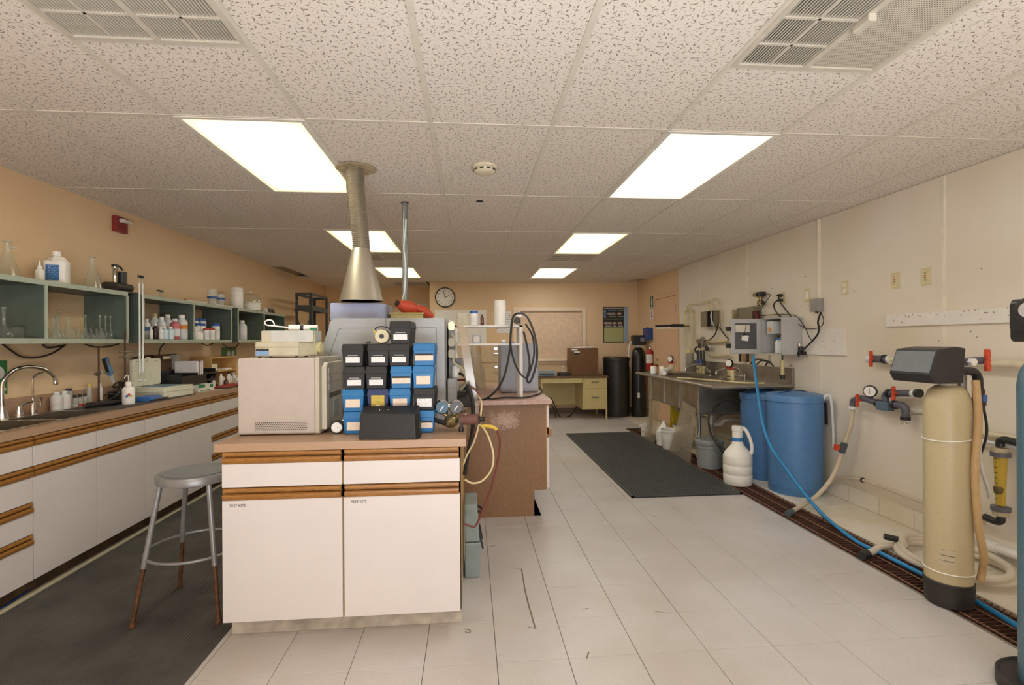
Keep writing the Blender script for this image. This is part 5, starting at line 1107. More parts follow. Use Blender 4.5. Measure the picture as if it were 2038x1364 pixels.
t = thing('fire_extinguisher', 'red fire extinguisher on the right wall by the door', 'fire extinguisher', (3.075, 8.36, .84)); M().lathe([(.058, 0), (.06, .01), (.06, .30), (.045, .345), (.02, .36)], n=24).obj('cylinder', mat('extinguisher_red', 'B02A2A', .3), t, True); M().lathe([(.0606, .12), (.0606, .27)], n=24).obj('label', PW, t, True)
M().cyl((0, 0, .355), (0, 0, .39), .015, n=12).obj('valve', CHR, t, True); M().tube([(0, -.01, .39), (-.03, -.05, .42), (-.05, -.08, .41)], .007, 7).obj('lever', CHR, t, True); M().tube([(.0, .02, .38), (.0, .075, .34), (.0, .075, .2), (.0, .07, .1)], .009, 7).obj('hose', BLK, t, True); B((.058, -.03, .1), (.072, .03, .32)).obj('bracket', CL, t)
t = thing('blue_wall_box', 'blue metal box on the right wall above the extinguisher', 'box', (WR-.001, 8.50, 1.365)); M().box((-.10, -.11, 0), (0, .11, .20)).obj('body', mat('box_blue', '2E4C8E', .4), t, bevel=.004); B((-.1025, -.09, .07), (-.1005, -.02, .16)).obj('emblem', mat('emblem_red', '8A3A4A', .5), t); M().cyl((-.05, 0, .2), (-.05, 0, .222), .012, n=10).obj('knob', CL, t)
t = thing('green_exit_sign', 'green sign with white figure beside the door', 'sign', (WR-.001, 8.43, 1.905)); B((-.004, -.085, 0), (0, .085, .20)).obj('plate', mat('sign_green', '2C6A3E', .5), t)
M().lathe([(.0001, 0), (.022, .001), (.0001, .002)], (-.0042, 0, .165), 14, (-1, 0, 0)).obj('head', WP, t); M().box((-.0062, -.022, .075), (-.0042, .022, .14)).box((-.0062, -.045, .095), (-.0042, .045, .115)).box((-.0062, -.018, .035), (-.0042, -.004, .075)).box((-.0062, .004, .035), (-.0042, .018, .075)).obj('figure', WP, t); B((-.006, -.06, .008), (-.0042, .06, .022)).obj('caption_bar', WP, t)
t = thing('extinguisher_sign', 'white sign with red arrow beside the door', 'sign', (WR-.001, 8.43, 1.71)); B((-.004, -.075, 0), (0, .075, .17)).obj('plate', WP, t); M().prism([(-.015, .15), (.015, .15), (.015, .06), (.035, .06), (0, .02), (-.035, .06), (-.015, .06)], 'x', -.006, -.0042).obj('arrow', mat('sign_red', 'A8323A', .5), t)
# door in the right wall
DRP = mat('peach_door_paint', 'DDB995', .5, var=.03)
dr = struct(B((WR-.02, 7.36, .012), (WR-.0045, 8.22, 2.03)).obj('door_1', DRP)); 
for nm, a, b in (('jamb', (7.288, 0), (7.355, 2.10)), ('jamb', (8.225, 0), (8.295, 2.10)), ('head', (7.355, 2.035), (8.225, 2.10))): B((WR-.03, a[0], a[1]), (WR-.0005, b[0], b[1])).obj(nm, DRP, dr, bevel=.003)
for z in (.95, 1.78): B((WR-.026, 7.345, z), (WR-.0201, 7.372, z+.11)).obj('hinge', BLK, dr)
M().lathe([(.028, 0), (.028, .008), (.012, .014), (.012, .035), (.026, .045), (.028, .06), (.015, .072), (.0001, .073)], (WR-.02, 8.13, .93), 18, (-1, 0, 0)).obj('knob', mat('knob_brass', '8E7A5A', .3, .9), dr, True); M().lathe([(.02, 0), (.02, .012)], (WR-.02, 8.13, 1.02), 14, (-1, 0, 0)).obj('deadbolt', mat('knob_brass', '8E7A5A', .3, .9), dr, True)
# slotted-angle rack at the far left
RKM = mat('grey_slotted_steel', '54585A', .45, .3)
t = thing('slotted_steel_rack', 'dark grey slotted-steel rack in the far left corner', 'rack', (-2.41, 7.95, 0))
for x in (-.115, .115):
    for y in (-.42, .42):
        sx, sy = (1 if x > 0 else -1), (1 if y > 0 else -1)
        o = M().box((x, y, 0), (x-sx*.04, y-sy*.003, 2.08)).box((x, y, 0), (x-sx*.003, y-sy*.04, 2.08)).obj('post', RKM, t)
        sl = M()
        for k in range(40): sl.cyl((x-sx*.022, y-.0035 if y < 0 else y-.0005, .08+k*.05), (x-sx*.022, y+.0006 if y < 0 else y+.0036, .08+k*.05), .006, n=6)
        q = sl.obj('slot_hole', mat('slot_black', '1E1E1E', .8), o); q['kind'] = 'stuff'
for z in (2.04, 1.82): 
    for y in (-.423, .42): B((-.115, y, z), (.115, y+.003, z+(.04 if z > 2 else .075))).obj('end_brace', RKM, t)
    for x in (-.118, .115): B((x, -.42, z), (x+.003, .42, z+(.04 if z > 2 else .075))).obj('side_brace', RKM, t)
for z in (.3, .8, 1.30): B((-.11, -.415, z), (.11, .415, z+.02)).obj('shelf', RKM, t)
for sx in (-1, 1): M().box((sx*.1, -.4255, 1.60), (sx*.085, -.4235, 1.85), rot=Matrix.Rotation(sx*.3, 3, 'Y')).obj('gusset', RKM, t)
# covered microscope behind the spectrometer
t = thing('covered_instrument', 'grey instrument under a clear dust cover on the wood cabinet', 'instrument', (-.03, 4.75, ZW2)); M().bbox((-.08, -.1, 0), (.1, .15, .04), .02).obj('foot', mat('dark_motor', '4B4946', .5, .3), t, True); M().bbox((-.03, .0, .04), (.06, .12, .32), .02).obj('column', mat('instrument_dkgrey', '6E7070', .5), t, True); M().cyl((.0, -.06, .2), (.03, .02, .36), .03, n=16).obj('tube', mat('instrument_dkgrey', '6E7070', .5), t, True)
v = M(); v.lathe([(.17, .005), (.165, .15), (.13, .3), (.07, .40), (.0001, .42)], (.01, .03, 0), 9); v.obj('dust_cover', glass('dust_cover_film', 'F0ECDE', .28, .3), t)

# ------------------------------------------------------------------ steel sink bench on the right
SST = mat('dull_stainless', 'A8A196', .36, .85, var=.14, scale=7)
t = thing('steel_sink_bench', 'long stainless sink bench with backsplash on the right wall', 'sink', (2.73, 5.7, 0))
sx0, sx1, sy0, sy1 = 2.325, WR-.035, 4.62, 6.82
def rl(o): o.location = Vector(o.location)-Vector(t.location); return o
m = M(); bas = [(5.2, 5.655), (5.675, 6.125), (6.145, 6.6)]; bx0, bx1 = 2.45, 2.95
for a, b in (((sx0, sy0), (bx0, sy1)), ((bx1, sy0), (sx1, sy1)), ((bx0, sy0), (bx1, bas[0][0])), ((bx0, bas[2][1]), (bx1, sy1)), ((bx0, bas[0][1]), (bx1, bas[1][0])), ((bx0, bas[1][1]), (bx1, bas[2][0]))): m.box((*a, .885), (*b, .9))
rl(m.obj('deck', SST, t)); m = M()
m.tube([(sx1, sy0, .893), (sx0, sy0, .893), (sx0, sy1, .893), (sx1, sy1, .893)], .018, 10, 0); rl(m.obj('rolled_edge', SST, t, True))
rl(M().box((sx1, sy0-.01, .885), (sx1+.022, sy1, 1.07)).obj('backsplash', SST, t))
for a, b in bas:
    o = rl(bowl(M(), bx0, bx1, a, b, .885, .55, .003).obj('basin', SST, t)); M().lathe([(.05, 0), (.05, .003), (.02, .002)], ((bx0+bx1)/2, (a+b)/2, .553), 18).obj('drain', CHR, o, True)
for y in (5.19, 5.665, 6.135, 6.605): rl(B((bx0-.012, y-.018, .56), (bx0-.002, y+.018, .884)).obj('corner_flange', mat('galvanised_pale', 'B4AE9E', .45, .6), t))
for x in (2.48, 3.06):
    for y in (5.25, 6.72): rl(M().cyl((x, y, .003), (x, y, .884 if y > 6.6 or x > 3 else .55), .02, n=14).obj('leg', CHR, t, True))
PVC = mat('white_pvc', 'DAD8D0', .4)
rl(M().tube([(2.7, 5.43, .553), (2.7, 5.43, .44), (2.72, 5.43, .40), (2.82, 5.43, .40), (2.86, 5.43, .44), (3.05, 5.43, .45)], .02, 10).obj('trap', PVC, t, True)); rl(M().lathe([(.032, 0), (.032, .03)], (2.7, 5.43, .47), 16).obj('slip_nut', PVC, t, True))
for y in (5.9, 6.37): rl(M().tube([(2.7, y, .553), (2.7, y, .46), (2.75, y-.02, .42), (2.86, 5.6, .41), (2.86, 5.45, .42)], .018, 10).obj('waste_pipe', PVC, t, True))
# faucets on the bench
def faucet2(y, lab):
    f = thing('bench_faucet', lab, 'faucet', (sx1-.06, y, .9005), group='bench faucets')
    M().cyl((0, -.1, .04), (0, .1, .04), .016, n=12).obj('bridge', CHR, f, True)
    for d in (-.1, .1): M().cyl((0, d, 0), (0, d, .06), .014, n=12).obj('riser', CHR, f, True); M().tube([(0, d, .06), (-.03, d, .075), (-.08, d+.01, .07)], .008, 8).obj('lever', CHR, f, True)
    M().tube([(0, 0, .04), (-.02, 0, .12), (-.1, 0, .14), (-.2, 0, .12), (-.27, 0, .09), (-.28, 0, .06)], .011, 10).obj('spout', CHR, f, True)
faucet2(5.45, 'chrome bench faucet at the near basin'); faucet2(6.25, 'chrome bench faucet at the far basin')
CPV = mat('cream_cpvc', 'D4C692', .4); GPV = mat('grey_pvc', '5A5B66', .4); RDH = mat('red_handle', 'B8392E', .4); ORH = mat('orange_red_handle', 'CC4A2C', .4)
# valve manifolds standing on the bench
def manifold(x, y, lab):
    f = thing('valve_manifold', lab, 'valve', (x, y, .9005), group='cream valve manifolds')
    M().lathe([(.035, 0), (.035, .01), (.016, .015)], n=14).obj('foot', BLK, f, True)
    for dx, dy in ((0, -.05), (.03, .06)):
        M().cyl((dx, dy, .02), (dx, dy, .13), .022, n=12).lathe([(.028, 0), (.028, .02)], (dx, dy, .11), 12).obj('valve_body', CPV, f, True)
        M().box((dx-.045, dy-.009, .145), (dx+.03, dy+.009, .16)).cyl((dx, dy, .13), (dx, dy, .16), .01, n=8).obj('handle', RDH, f)
        M().tube([(dx-.01, dy, .06), (dx-.06, dy-.01, .07), (dx-.12, dy-.03, .03), (dx-.13, dy-.03, .008)], .008, 8).obj('outlet', CHR, f, True)
    M().lathe([(.04, 0), (.044, .004), (.044, .02), (.04, .026)], (.03, .05, .2), 20, (-.9, -.5, 0)).obj('gauge', BLK, f, True); gd = Vector((-.9, -.5, 0)).normalized(); M().cyl(Vector((.03, .05, .2))+gd*.0262, Vector((.03, .05, .2))+gd*.028, .036, n=20).obj('dial', WP, f)
    M().cyl((.03, .06, .14), (.03, .055, .17), .008, n=8).obj('gauge_stem', BRS, f, True)
    M().tube([(0, -.05, .05), (0, .0, .045), (.03, .06, .05)], .018, 8, 0).obj('cross_pipe', CPV, f, True)
manifold(2.75, 5.10, 'cream valve manifold with red handles at the near end of the bench'); manifold(2.66, 6.45, 'cream valve manifold with red handles at the far end of the bench')
for k, (x, y, lab) in enumerate(((2.42, 6.45, 'white cartridge with blue ring standing on the bench edge'), (2.50, 6.35, 'second white cartridge, right of the one with blue ring'))):
    f = thing('filter_cartridge', lab, 'cartridge', (x, y, .9005), group='white cartridges on the bench'); M().lathe([(.04, 0), (.034, .02), (.034, .10), (.03, .11)], n=18).obj('body', WP, f, True); M().lathe([(.043, .0), (.043, .014)], n=18).obj('ring', mat('label_skyblue', '7FA4CC', .5) if not k else WP, f, True)
tag(M().tube([(2.43, 6.10, .936), (2.46, 6.2, .945), (2.55, 6.3, .965), (2.62, 6.36, .98)], .03, 12).obj('white_cartridge_lying', WP, None, True), 'white cartridge lying aslant on the bench', 'cartridge')
tag(M().tube([(2.36, 5.55, .918), (2.45, 5.45, .918), (2.62, 5.06, .918), (2.74, 4.80, .918), (2.9, 4.72, .918)], .009, 8).obj('bench_hose', CPV, None, True), 'cream hose lying along the bench edge', 'hose')
# buckets and bits under and before the bench
GB = mat('grey_bucket_plastic', '8E9290', .45, var=.04)
t = thing('grey_bucket', 'grey lidded bucket on the drain grate', 'bucket', (2.53, 5.12, .002)); M().lathe([(.125, 0), (.13, .005), (.142, .20), (.148, .205), (.148, .212), (.142, .214), (.143, .235), (.15, .24), (.15, .248), (.143, .25)], n=36).obj('pail', GB, t, True); M().lathe([(.147, .25), (.155, .252), (.155, .282), (.15, .287), (.142, .287), (.14, .275), (.0001, .275)], n=36).obj('lid', GB, t, True)
M().tube([(.148*math.cos(a), .148*math.sin(a), .225-.05*math.sin(max(0, a))) for a in [PI*k/8 for k in range(9)]], .0025, 6).obj('bail', CHR, t, True)
t.scale = (.92, .92, 1.02)
t = thing('white_carboy', 'white plastic jug with handle and blue tape on the drain grate', 'jug', (2.50, 4.505, .002), -.5)
M().lathe([(.135, 0), (.143, .01), (.145, .09), (.1415, .095), (.1415, .10), (.145, .105), (.145, .175), (.1415, .18), (.1415, .185), (.145, .19), (.145, .26), (.14, .275), (.12, .305), (.08, .345), (.06, .37), (.056, .39)], n=36).obj('body', HD, t, True); M().lathe([(.054, .38), (.052, .49), (.057, .495), (.057, .535), (.052, .54)], n=24).obj('neck', HD, t, True)
M().tube([(.04, .0, .52), (.075, .0, .51), (.115, .0, .44), (.138, .0, .36), (.135, .0, .30), (.12, 0, .28)], .019, 10).obj('handle', HD, t, True); M().lathe([(.0555, .40), (.0548, .435)], n=24).obj('tape', mat('tape_blue', '2E7AB4', .5), t, True)
t.scale = (.88, .88, 1.0)
WB = mat('white_bucket_plastic', 'E4E2DC', .45, var=.03)
def bucket(lab, loc, r, h):
    f = thing('white_bucket', lab, 'bucket', loc, random.uniform(0, 6), 'white buckets under the bench'); v = M(); v.lathe([(r*.82, 0), (r*.84, .004), (r*.97, h*.9), (r*1.06, h*.91), (r*1.06, h), (r*.99, h), (r*.95, h*.9), (r*.8, .012), (.0001, .012)], n=28); v.obj('pail', WB, f, True)
    M().tube([(r*1.07, 0, h*.9), (r*.9, -r*.7, h*.62), (0, -r*1.2, h*.5), (-r*.9, -r*.7, h*.62), (-r*1.07, 0, h*.9)], .002, 6).obj('bail', CHR, f, True)
bucket('white bucket in front of the white jug, between the clear sheets', (2.49, 6.03, .002), .125, .24); bucket('white bucket behind, next to the yellow floor sign', (2.72, 6.2, .002), .125, .26); bucket('small white bucket beyond the far clear sheet', (2.47, 6.86, .002), .085, .17)
t = thing('bleach_jug', 'white handled jug with teal label under the bench', 'jug', (2.475, 6.245, .002)); M().bbox((-.08, -.06, 0), (.08, .06, .19), .03).obj('body', WP, t, True, .006); M().lathe([(.075, .185), (.06, .23), (.025, .27), (.022, .29)], n=16).obj('shoulder', WP, t, True); M().tube([(.0, -.02, .27), (.0, -.055, .26), (.0, -.065, .21), (.0, -.055, .17)], .012, 8).obj('handle', WP, t, True); M().lathe([(.026, .285), (.026, .31)], n=14).obj('cap', WP, t, True); B((-.083, -.05, .06), (-.0805, .05, .15)).obj('label', print_mat('teal_label', 'E0E4E2', '2E6A80', 5, 3, .55), t); B((-.05, -.063, .15), (.04, -.0605, .168)).obj('teal_band', mat('teal', '2E8AA0', .5), t)
t = thing('wet_floor_sign', 'folded yellow floor sign behind the buckets', 'sign', (2.80, 6.48, .002)); 
for s_ in (-1, 1): M().box((-.13, s_*.05-.006, 0), (.13, s_*.05+.006, .55), rot=Matrix.Rotation(s_*.08, 3, 'X'), piv=(0, s_*.05, .0)).obj('panel', mat('sign_yellow', 'D8C41E', .45), t, bevel=.01)
B((-.04, -.062, .22), (.05, -.0565, .5)).obj('print', print_mat('sign_print', 'E4E2DA', '222222', 5, 3, .5), t); B((-.06, -.02, .53), (.06, .02, .57)).obj('handle', BLK, t)
SHT = glass('smeared_plastic_sheet', 'F0EADC', .16, .2)
for k, (y0, y1, lab, xb, xt) in enumerate(((5.28, 5.86, 'large smeared clear plastic sheet leaning on the bench, nearer one', 2.39, 2.42), (6.33, 6.72, 'narrower clear plastic sheet leaning on the bench, farther one', 2.385, 2.42))):
    v = M(); a, b = (.655, .61) if not k else (.54, .57)
    v.add([(xb, y0, .004), (xb+.004, y0, .004), (xb+.004, y1, .004), (xb, y1, .004), (xt, y0-.07*(not k), b), (xt+.004, y0-.07*(not k), b), (xt+.004, y1-.33, a), (xt, y1-.33, a)] if not k else [(xb, y0, .004), (xb+.004, y0, .004), (xb+.004, y1, .004), (xb, y1, .004), (xt, y0-.1, b), (xt+.004, y0-.1, b), (xt+.004, y1-.2, a), (xt, y1-.2, a)], [(0,3,2,1),(4,5,6,7),(0,1,5,4),(1,2,6,5),(2,3,7,6),(3,0,4,7)]); tag(v.obj('plastic_sheet', SHT), lab, 'plastic sheet', 'clear sheets leaning on the bench')
t = thing('pvc_pipe_offcut', 'upright white PVC pipe with holes behind the grey bucket', 'pipe', (2.60, 5.50, .002)); M().lathe([(.035, 0), (.035, .43), (.03, .43), (.03, .01)], n=20).obj('pipe', PVC, t, True)
for z in (.1, .2, .3, .38): M().cyl((-.03, -.019, z), (-.033, -.021, z), .005, n=8).obj('hole', DK, t)
# blue barrels
BLU = mat('blue_barrel_plastic', '4E7CAF', .42, var=.05, bump=.1, bscale=200)
def barrel(lab, loc, r, h):
    f = thing('blue_brine_barrel', lab, 'barrel', loc, 0, 'blue brine barrels'); M().lathe([(r*.94, 0), (r*.955, .006), (r*.955, .06), (r*.965, .066), (r*.965, .07), (r, .85*h), (r, h*.93)], n=48).obj('barrel', BLU, f, True)
    M().lathe([(r*1.0, h*.925), (r*1.04, h*.93), (r*1.045, h*.97), (r*1.01, h*.995), (r*.9, h*1.005), (.0001, h*1.03)], n=48).obj('lid', BLU, f, True)
    v = M(); v.add([(-r*.9, -.02, h*1.004), (r*.9, .1, h*1.004), (r*.85, .16, h*1.012), (-r*.85, .05, h*1.012), (-.1, -.02, h*1.032), (.1, .05, h*1.032)], [(0, 1, 5, 4), (2, 3, 4, 5), (1, 2, 5), (3, 0, 4)]).obj('lid_ridge', BLU, f); return f
f = barrel('nearer, larger blue brine barrel with domed lid', (2.893, 4.25, 0), .225, .865); M().tube([(.13, -.17, .80), (.15, -.2, .87), (.18, -.215, .84), (.21, -.2, .6), (.22, -.19, .42)], .010, 8).obj('overflow_tube', HDG, f, True); M().tube([(.2, .0, .80), (.222, -.05, .81), (.228, -.09, .77), (.228, -.1, .60)], .011, 8).obj('elbow', BLK, f, True)
barrel('farther blue brine barrel half hidden under the steel bench', (2.905, 4.735, 0), .218, .83)
tag(M().tube([(2.70, 4.80, .74), (2.57, 4.9, .72), (2.44, 4.92, .60), (2.43, 4.9, .42), (2.50, 4.82, .25), (2.58, 4.72, .1)], .009, 8).obj('black_drain_tube', BLK, None, True), 'black tube looping from the farther blue barrel, upper one', 'tube', 'black barrel tubes')
tag(M().tube([(2.70, 4.78, .62), (2.56, 4.86, .6), (2.45, 4.86, .52), (2.46, 4.82, .36), (2.56, 4.74, .2), (2.62, 4.66, .1)], .009, 8).obj('black_drain_tube', BLK, None, True), 'black tube looping from the farther blue barrel, lower one', 'tube', 'black barrel tubes')

# ------------------------------------------------------------------ right wall fittings
XW = WR-.0075      # face of the white wall panels
IVO = mat('ivory_plate', 'D6C99E', .4); GJB = mat('grey_junction_box', '9A9894', .4, .3)
def plate(y, z, lab, kind, h=.12, w_=.075):
    f = thing('wall_plate', lab, 'wall outlet', (XW, y, z), group='ivory wall plates'); B((-.006, -w_/2, -h/2), (0, w_/2, h/2)).obj('plate', IVO, f, bevel=.002)
    if kind == 'outlet':
        for dz in (-.025, .025):
            M().bbox((-.0085, -.016, dz-.014), (-.0061, .016, dz+.014), .008, 'x').obj('socket', WP, f)
            for d in (-.006, .006): B((-.0092, d-.0012, dz-.004), (-.0086, d+.0012, dz+.006)).obj('slot', BLK, f)
    elif kind == 'red': 
        B((-.0085, -.016, -.035), (-.0061, .016, .035)).obj('insert', IVO, f); B((-.0095, -.006, .002), (-.0086, .006, .012)).obj('reset_button', RDH, f); B((-.0095, -.006, -.012), (-.0086, .006, -.003)).obj('test_button', BLK, f)
        for dz in (-.025, .025):
            for d in (-.006, .006): B((-.0092, d-.0012, dz-.004), (-.0086, d+.0012, dz+.006)).obj('slot', BLK, f)
    elif kind == 'blank': B((-.0085, -.016, -.033), (-.0061, .016, .033)).obj('insert', WP, f)
    for dz in (-h/2+.01, h/2-.01): M().cyl((-.007, 0, dz), (-.0055, 0, dz), .003, n=8).obj('screw', CL, f)
plate(3.20, 1.78, 'ivory outlet plate with red button, nearest on the right wall', 'red'); plate(3.45, 1.782, 'ivory outlet plate with red button, second on the right wall', 'red')
plate(3.95, 1.782, 'ivory outlet plate beside the white cover strip, without red button', 'outlet'); plate(4.42, 1.762, 'ivory plate with blank white insert on the right wall', 'blank'); plate(4.78, 1.768, 'ivory outlet plate with two black plugs', 'outlet')
jb = thing('junction_box', 'grey metal junction box with cords on the right wall', 'junction box', (XW, 4.26, 1.60)); B((-.055, -.055, 0), (0, .055, .115)).obj('body', GJB, jb, bevel=.003); M().cyl((-.028, 0, -.012), (-.028, 0, 0), .012, n=12).obj('gland', BLK, jb, True); M().bbox((-.014, -.008, .115), (0, .008, .836), .002).obj('raceway', STRIP, jb)
for k, z in enumerate((1.795, 1.745)):
    f = thing('power_plug', ['upper black plug in the ivory outlet', 'lower black plug in the ivory outlet'][k], 'plug', (XW-.009, 4.78, z), group='black plugs'); M().bbox((-.045, -.013, -.013), (0, .013, .013), .005, 'x').obj('body', BLK, f, True); M().cyl((-.06, 0, -.004), (-.045, 0, 0), .007, n=8).obj('strain_relief', BLK, f, True)
# painted mounting boards
WBD = mat('white_painted_plank', 'E4DFD6', .5, var=.03)
t = thing('mounting_board', 'square white mounting board under the junction box', 'board', (XW, 4.2, 1.212)); B((-.02, -.27, 0), (0, .27, .235)).obj('board', WBD, t, bevel=.002)
for k in range(7): y = random.uniform(-.24, .0); z = random.uniform(.04, .2); M().cyl((-.0212, y, z), (-.0195, y, z), .003, n=6).obj('hole', DK, t)
t = thing('mounting_plank', 'long white plank with rusty screw holes on the right wall', 'plank', (XW, 3.05, 1.442)); B((-.02, -.85, 0), (0, .47, .092)).obj('plank', WBD, t, bevel=.002)
for k in range(34): y = random.uniform(-.6, .44); z = random.uniform(.02, .088) if k % 2 else random.uniform(.06, .088); M().cyl((-.0212, y, z), (-.0195, y, z), random.uniform(.002, .005), n=6).obj('rust_spot', mat('rust_spot', '8A6A44', .8) if k % 3 else DK, t)
# controller enclosure with open door
ENG = mat('enclosure_grey', 'B4B4B2', .45, var=.03)
e = thing('control_enclosure', 'grey plastic control enclosure with its door hanging open', 'enclosure', (WR-.008, 4.64, 1.21))
D = .22
m = M().box((-.012, -.165, 0), (0, .165, .35)).box((-D, -.165, 0), (-.012, -.157, .35)).box((-D, .157, 0), (-.012, .165, .35)).box((-D, -.157, 0), (-.012, .157, .008)).box((-D, -.157, .342), (-.012, .157, .35)); m.obj('housing', ENG, e)
for z in (.04, .30): B((-D-.004, -.172, z), (-D+.03, -.1655, z+.03)).obj('hinge_lug', ENG, e)
dm = M(); dx0, dx1 = -.545, -.228
for a, b in (((dx0, 0), (dx0+.045, .35)), ((dx1-.045, 0), (dx1, .35)), ((dx0+.045, 0), (dx1-.045, .045)), ((dx0+.045, .305), (dx1-.045, .35))): dm.box((a[0], .150, a[1]), (b[0], .172, b[1]))
do = dm.obj('door', ENG, e, bevel=.004); B((dx0+.043, .158, .043), (dx1-.043, .161, .307)).obj('window', mat('smoky_window', '58595C', .3), do)
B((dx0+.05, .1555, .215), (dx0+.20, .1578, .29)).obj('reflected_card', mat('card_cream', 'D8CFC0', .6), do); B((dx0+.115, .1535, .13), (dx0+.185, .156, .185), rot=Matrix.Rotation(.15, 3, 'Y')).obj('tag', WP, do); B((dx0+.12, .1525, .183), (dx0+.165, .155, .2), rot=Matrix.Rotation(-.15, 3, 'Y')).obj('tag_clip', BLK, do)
M().tube([(dx0+.14, .152, .2), (dx0+.15, .15, .24), (dx0+.16, .15, .3)], .002, 6).obj('tag_wire', BLK, do)
for z in (.08, .25): M().bbox((dx0-.045, .145, z-.022), (dx0, .175, z+.022), .008, 'y').obj('latch', BLK, do)
B((-.20, .0, .20), (-.0125, .10, .32)).obj('meter', mat('meter_pale', 'D2D4D2', .4), e); B((-.2015, .02, .215), (-.2002, .08, .26)).obj('meter_label', print_mat('meter_label', 'D8A060', '4A6A9A', 4, 3, .5), e)
for k, y in enumerate((4.615, 4.56)): bottle('reagent_cell_bottle', ['left white bottle with blue cap inside the open enclosure', 'right white bottle with blue cap inside the open enclosure'][k], 'bottle', (2.972, y, 1.2185), .024, .15, HDG, BLUC, group='bottles in the enclosure')
M().tube([(-.06, .05, .19), (-.1, .1, .14), (-.08, .11, .06), (-.05, .1, .012)], .008, 8).obj('sample_tube', BLK, e, True); M().tube([(-.05, .02, .19), (-.09, .06, .16), (-.1, .08, .08), (-.06, .06, .012)], .005, 8).obj('sample_tube', HDG, e, True)
# cords from the plugs and the junction box
def W(pts, x=WR-.06): return [at(a, b, x=x) for a, b in pts]
for k, (pts, r, lab) in enumerate([
 ([(1556,598),(1545,600),(1540,610),(1550,628),(1568,636),(1578,640),(1580,660),(1585,690),(1590,710)], .007, 'black cord hanging from the lower plug'),
 ([(1556,590),(1550,592),(1553,602),(1565,618),(1575,634),(1580,660),(1586,695),(1589,706)], .007, 'black cord hanging from the upper plug'),
 ([(1634,622),(1628,640),(1630,655),(1626,668),(1610,686),(1592,702)], .008, 'thick black cord from the junction box'),
 ([(1634,622),(1639,636),(1636,648),(1625,654),(1605,654),(1590,646),(1579,642)], .004, 'thin cord from the junction box to the enclosure'),
 ([(1515,629),(1535,627),(1560,626),(1585,630),(1602,652),(1610,670),(1617,680)], .004, 'thin black cable draped over the enclosure top'),
 ([(1512,624),(1518,610),(1532,590),(1532,586),(1526,586)], .004, 'thin grey cable curling above the brown boxes')]):
    tag(M().tube(W(pts), r, 7).obj('power_lead', BLK, None, True), lab, 'cord', 'cords on the right wall')
t = thing('solenoid_valve', 'small chrome and black valve on the white mounting board', 'valve', (WR-.03, 4.46, 1.235)); M().cyl((-.02, 0, .0), (-.02, 0, .05), .022, n=14).obj('coil', BLK, t, True); M().lathe([(.025, 0), (.025, .03), (.015, .04)], (-.02, .02, .05), 16).obj('bonnet', CHR, t, True); M().bbox((-.045, -.05, -.03), (.005, .03, 0), .008, 'y').obj('body', BLK, t, True)
# weathered grey-brown relay boxes and the small piping at the far end
OLV = mat('olive_grey_box', '7E7660', .45, var=.08)
t = thing('relay_box', 'open olive-grey relay box with wires at the far end of the right wall', 'relay box', (XW, 6.2, 1.52))
M().box((-.006, -.16, 0), (0, .18, .2)).box((-.09, -.16, 0), (-.006, -.154, .2)).box((-.09, .174, 0), (-.006, .18, .2)).box((-.09, -.154, .194), (-.006, .174, .2)).box((-.09, -.154, 0), (-.006, .174, .006)).obj('box', OLV, t); B((-.095, .02, .0), (-.09, .185, .2)).obj('cover', OLV, t)
M().bbox((-.06, -.12, .05), (-.008, -.03, .15), .01, 'x').obj('terminal_block', BLK, t, True); M().tube([(-.08, -.08, .19), (-.1, -.1, .12), (-.095, -.14, .05), (-.06, -.12, -.05)], .006, 7).obj('wire', HDG, t, True); M().tube([(-.07, -.06, .18), (-.1, -.13, .16), (-.095, -.1, .02)], .006, 7).obj('wire', HDG, t, True)
t = thing('relay_box', 'olive-grey relay box behind the open enclosure door', 'relay box', (XW, 5.30, 1.54)); M().box((-.085, -.13, 0), (0, .20, .17)).obj('box', OLV, t, bevel=.004); B((-.12, .21, .0), (0, .25, .16)).obj('transformer', mat('tan_steel', 'A89C7C', .5), t); M().bbox((-.10, -.16, .02), (-.03, -.131, .12), .01, 'y').obj('terminals', mat('dark_red_brown', '4A2A22', .5), t)
for k, dz in enumerate((.0, .05)): M().tube([(-.08, -.14, .12), (-.09, -.17-.03*k, .05), (-.08, -.16, -.05)], .006, 7).obj('wire', [BLK, RDH][k], t, True)
t = thing('brass_regulator', 'brass and chrome air regulator above the relay box', 'regulator', (XW-.04, 5.11, 1.72)); M().lathe([(.02, -.01), (.035, 0), (.035, .04), (.02, .05), (.02, .08), (.03, .085), (.03, .13), (.015, .14)], n=18).obj('body', BRS, t, True); M().bbox((-.03, -.05, .09), (.03, .03, .14), .01, 'x').obj('coil', BLK, t, True); M().cyl((-.05, .03, .11), (.02, .06, .11), .022, n=14).obj('knob', CHR, t, True); M().cyl((-.0, -.05, .02), (.0, -.02, .02), .02, n=12).obj('port', BLK, t, True)
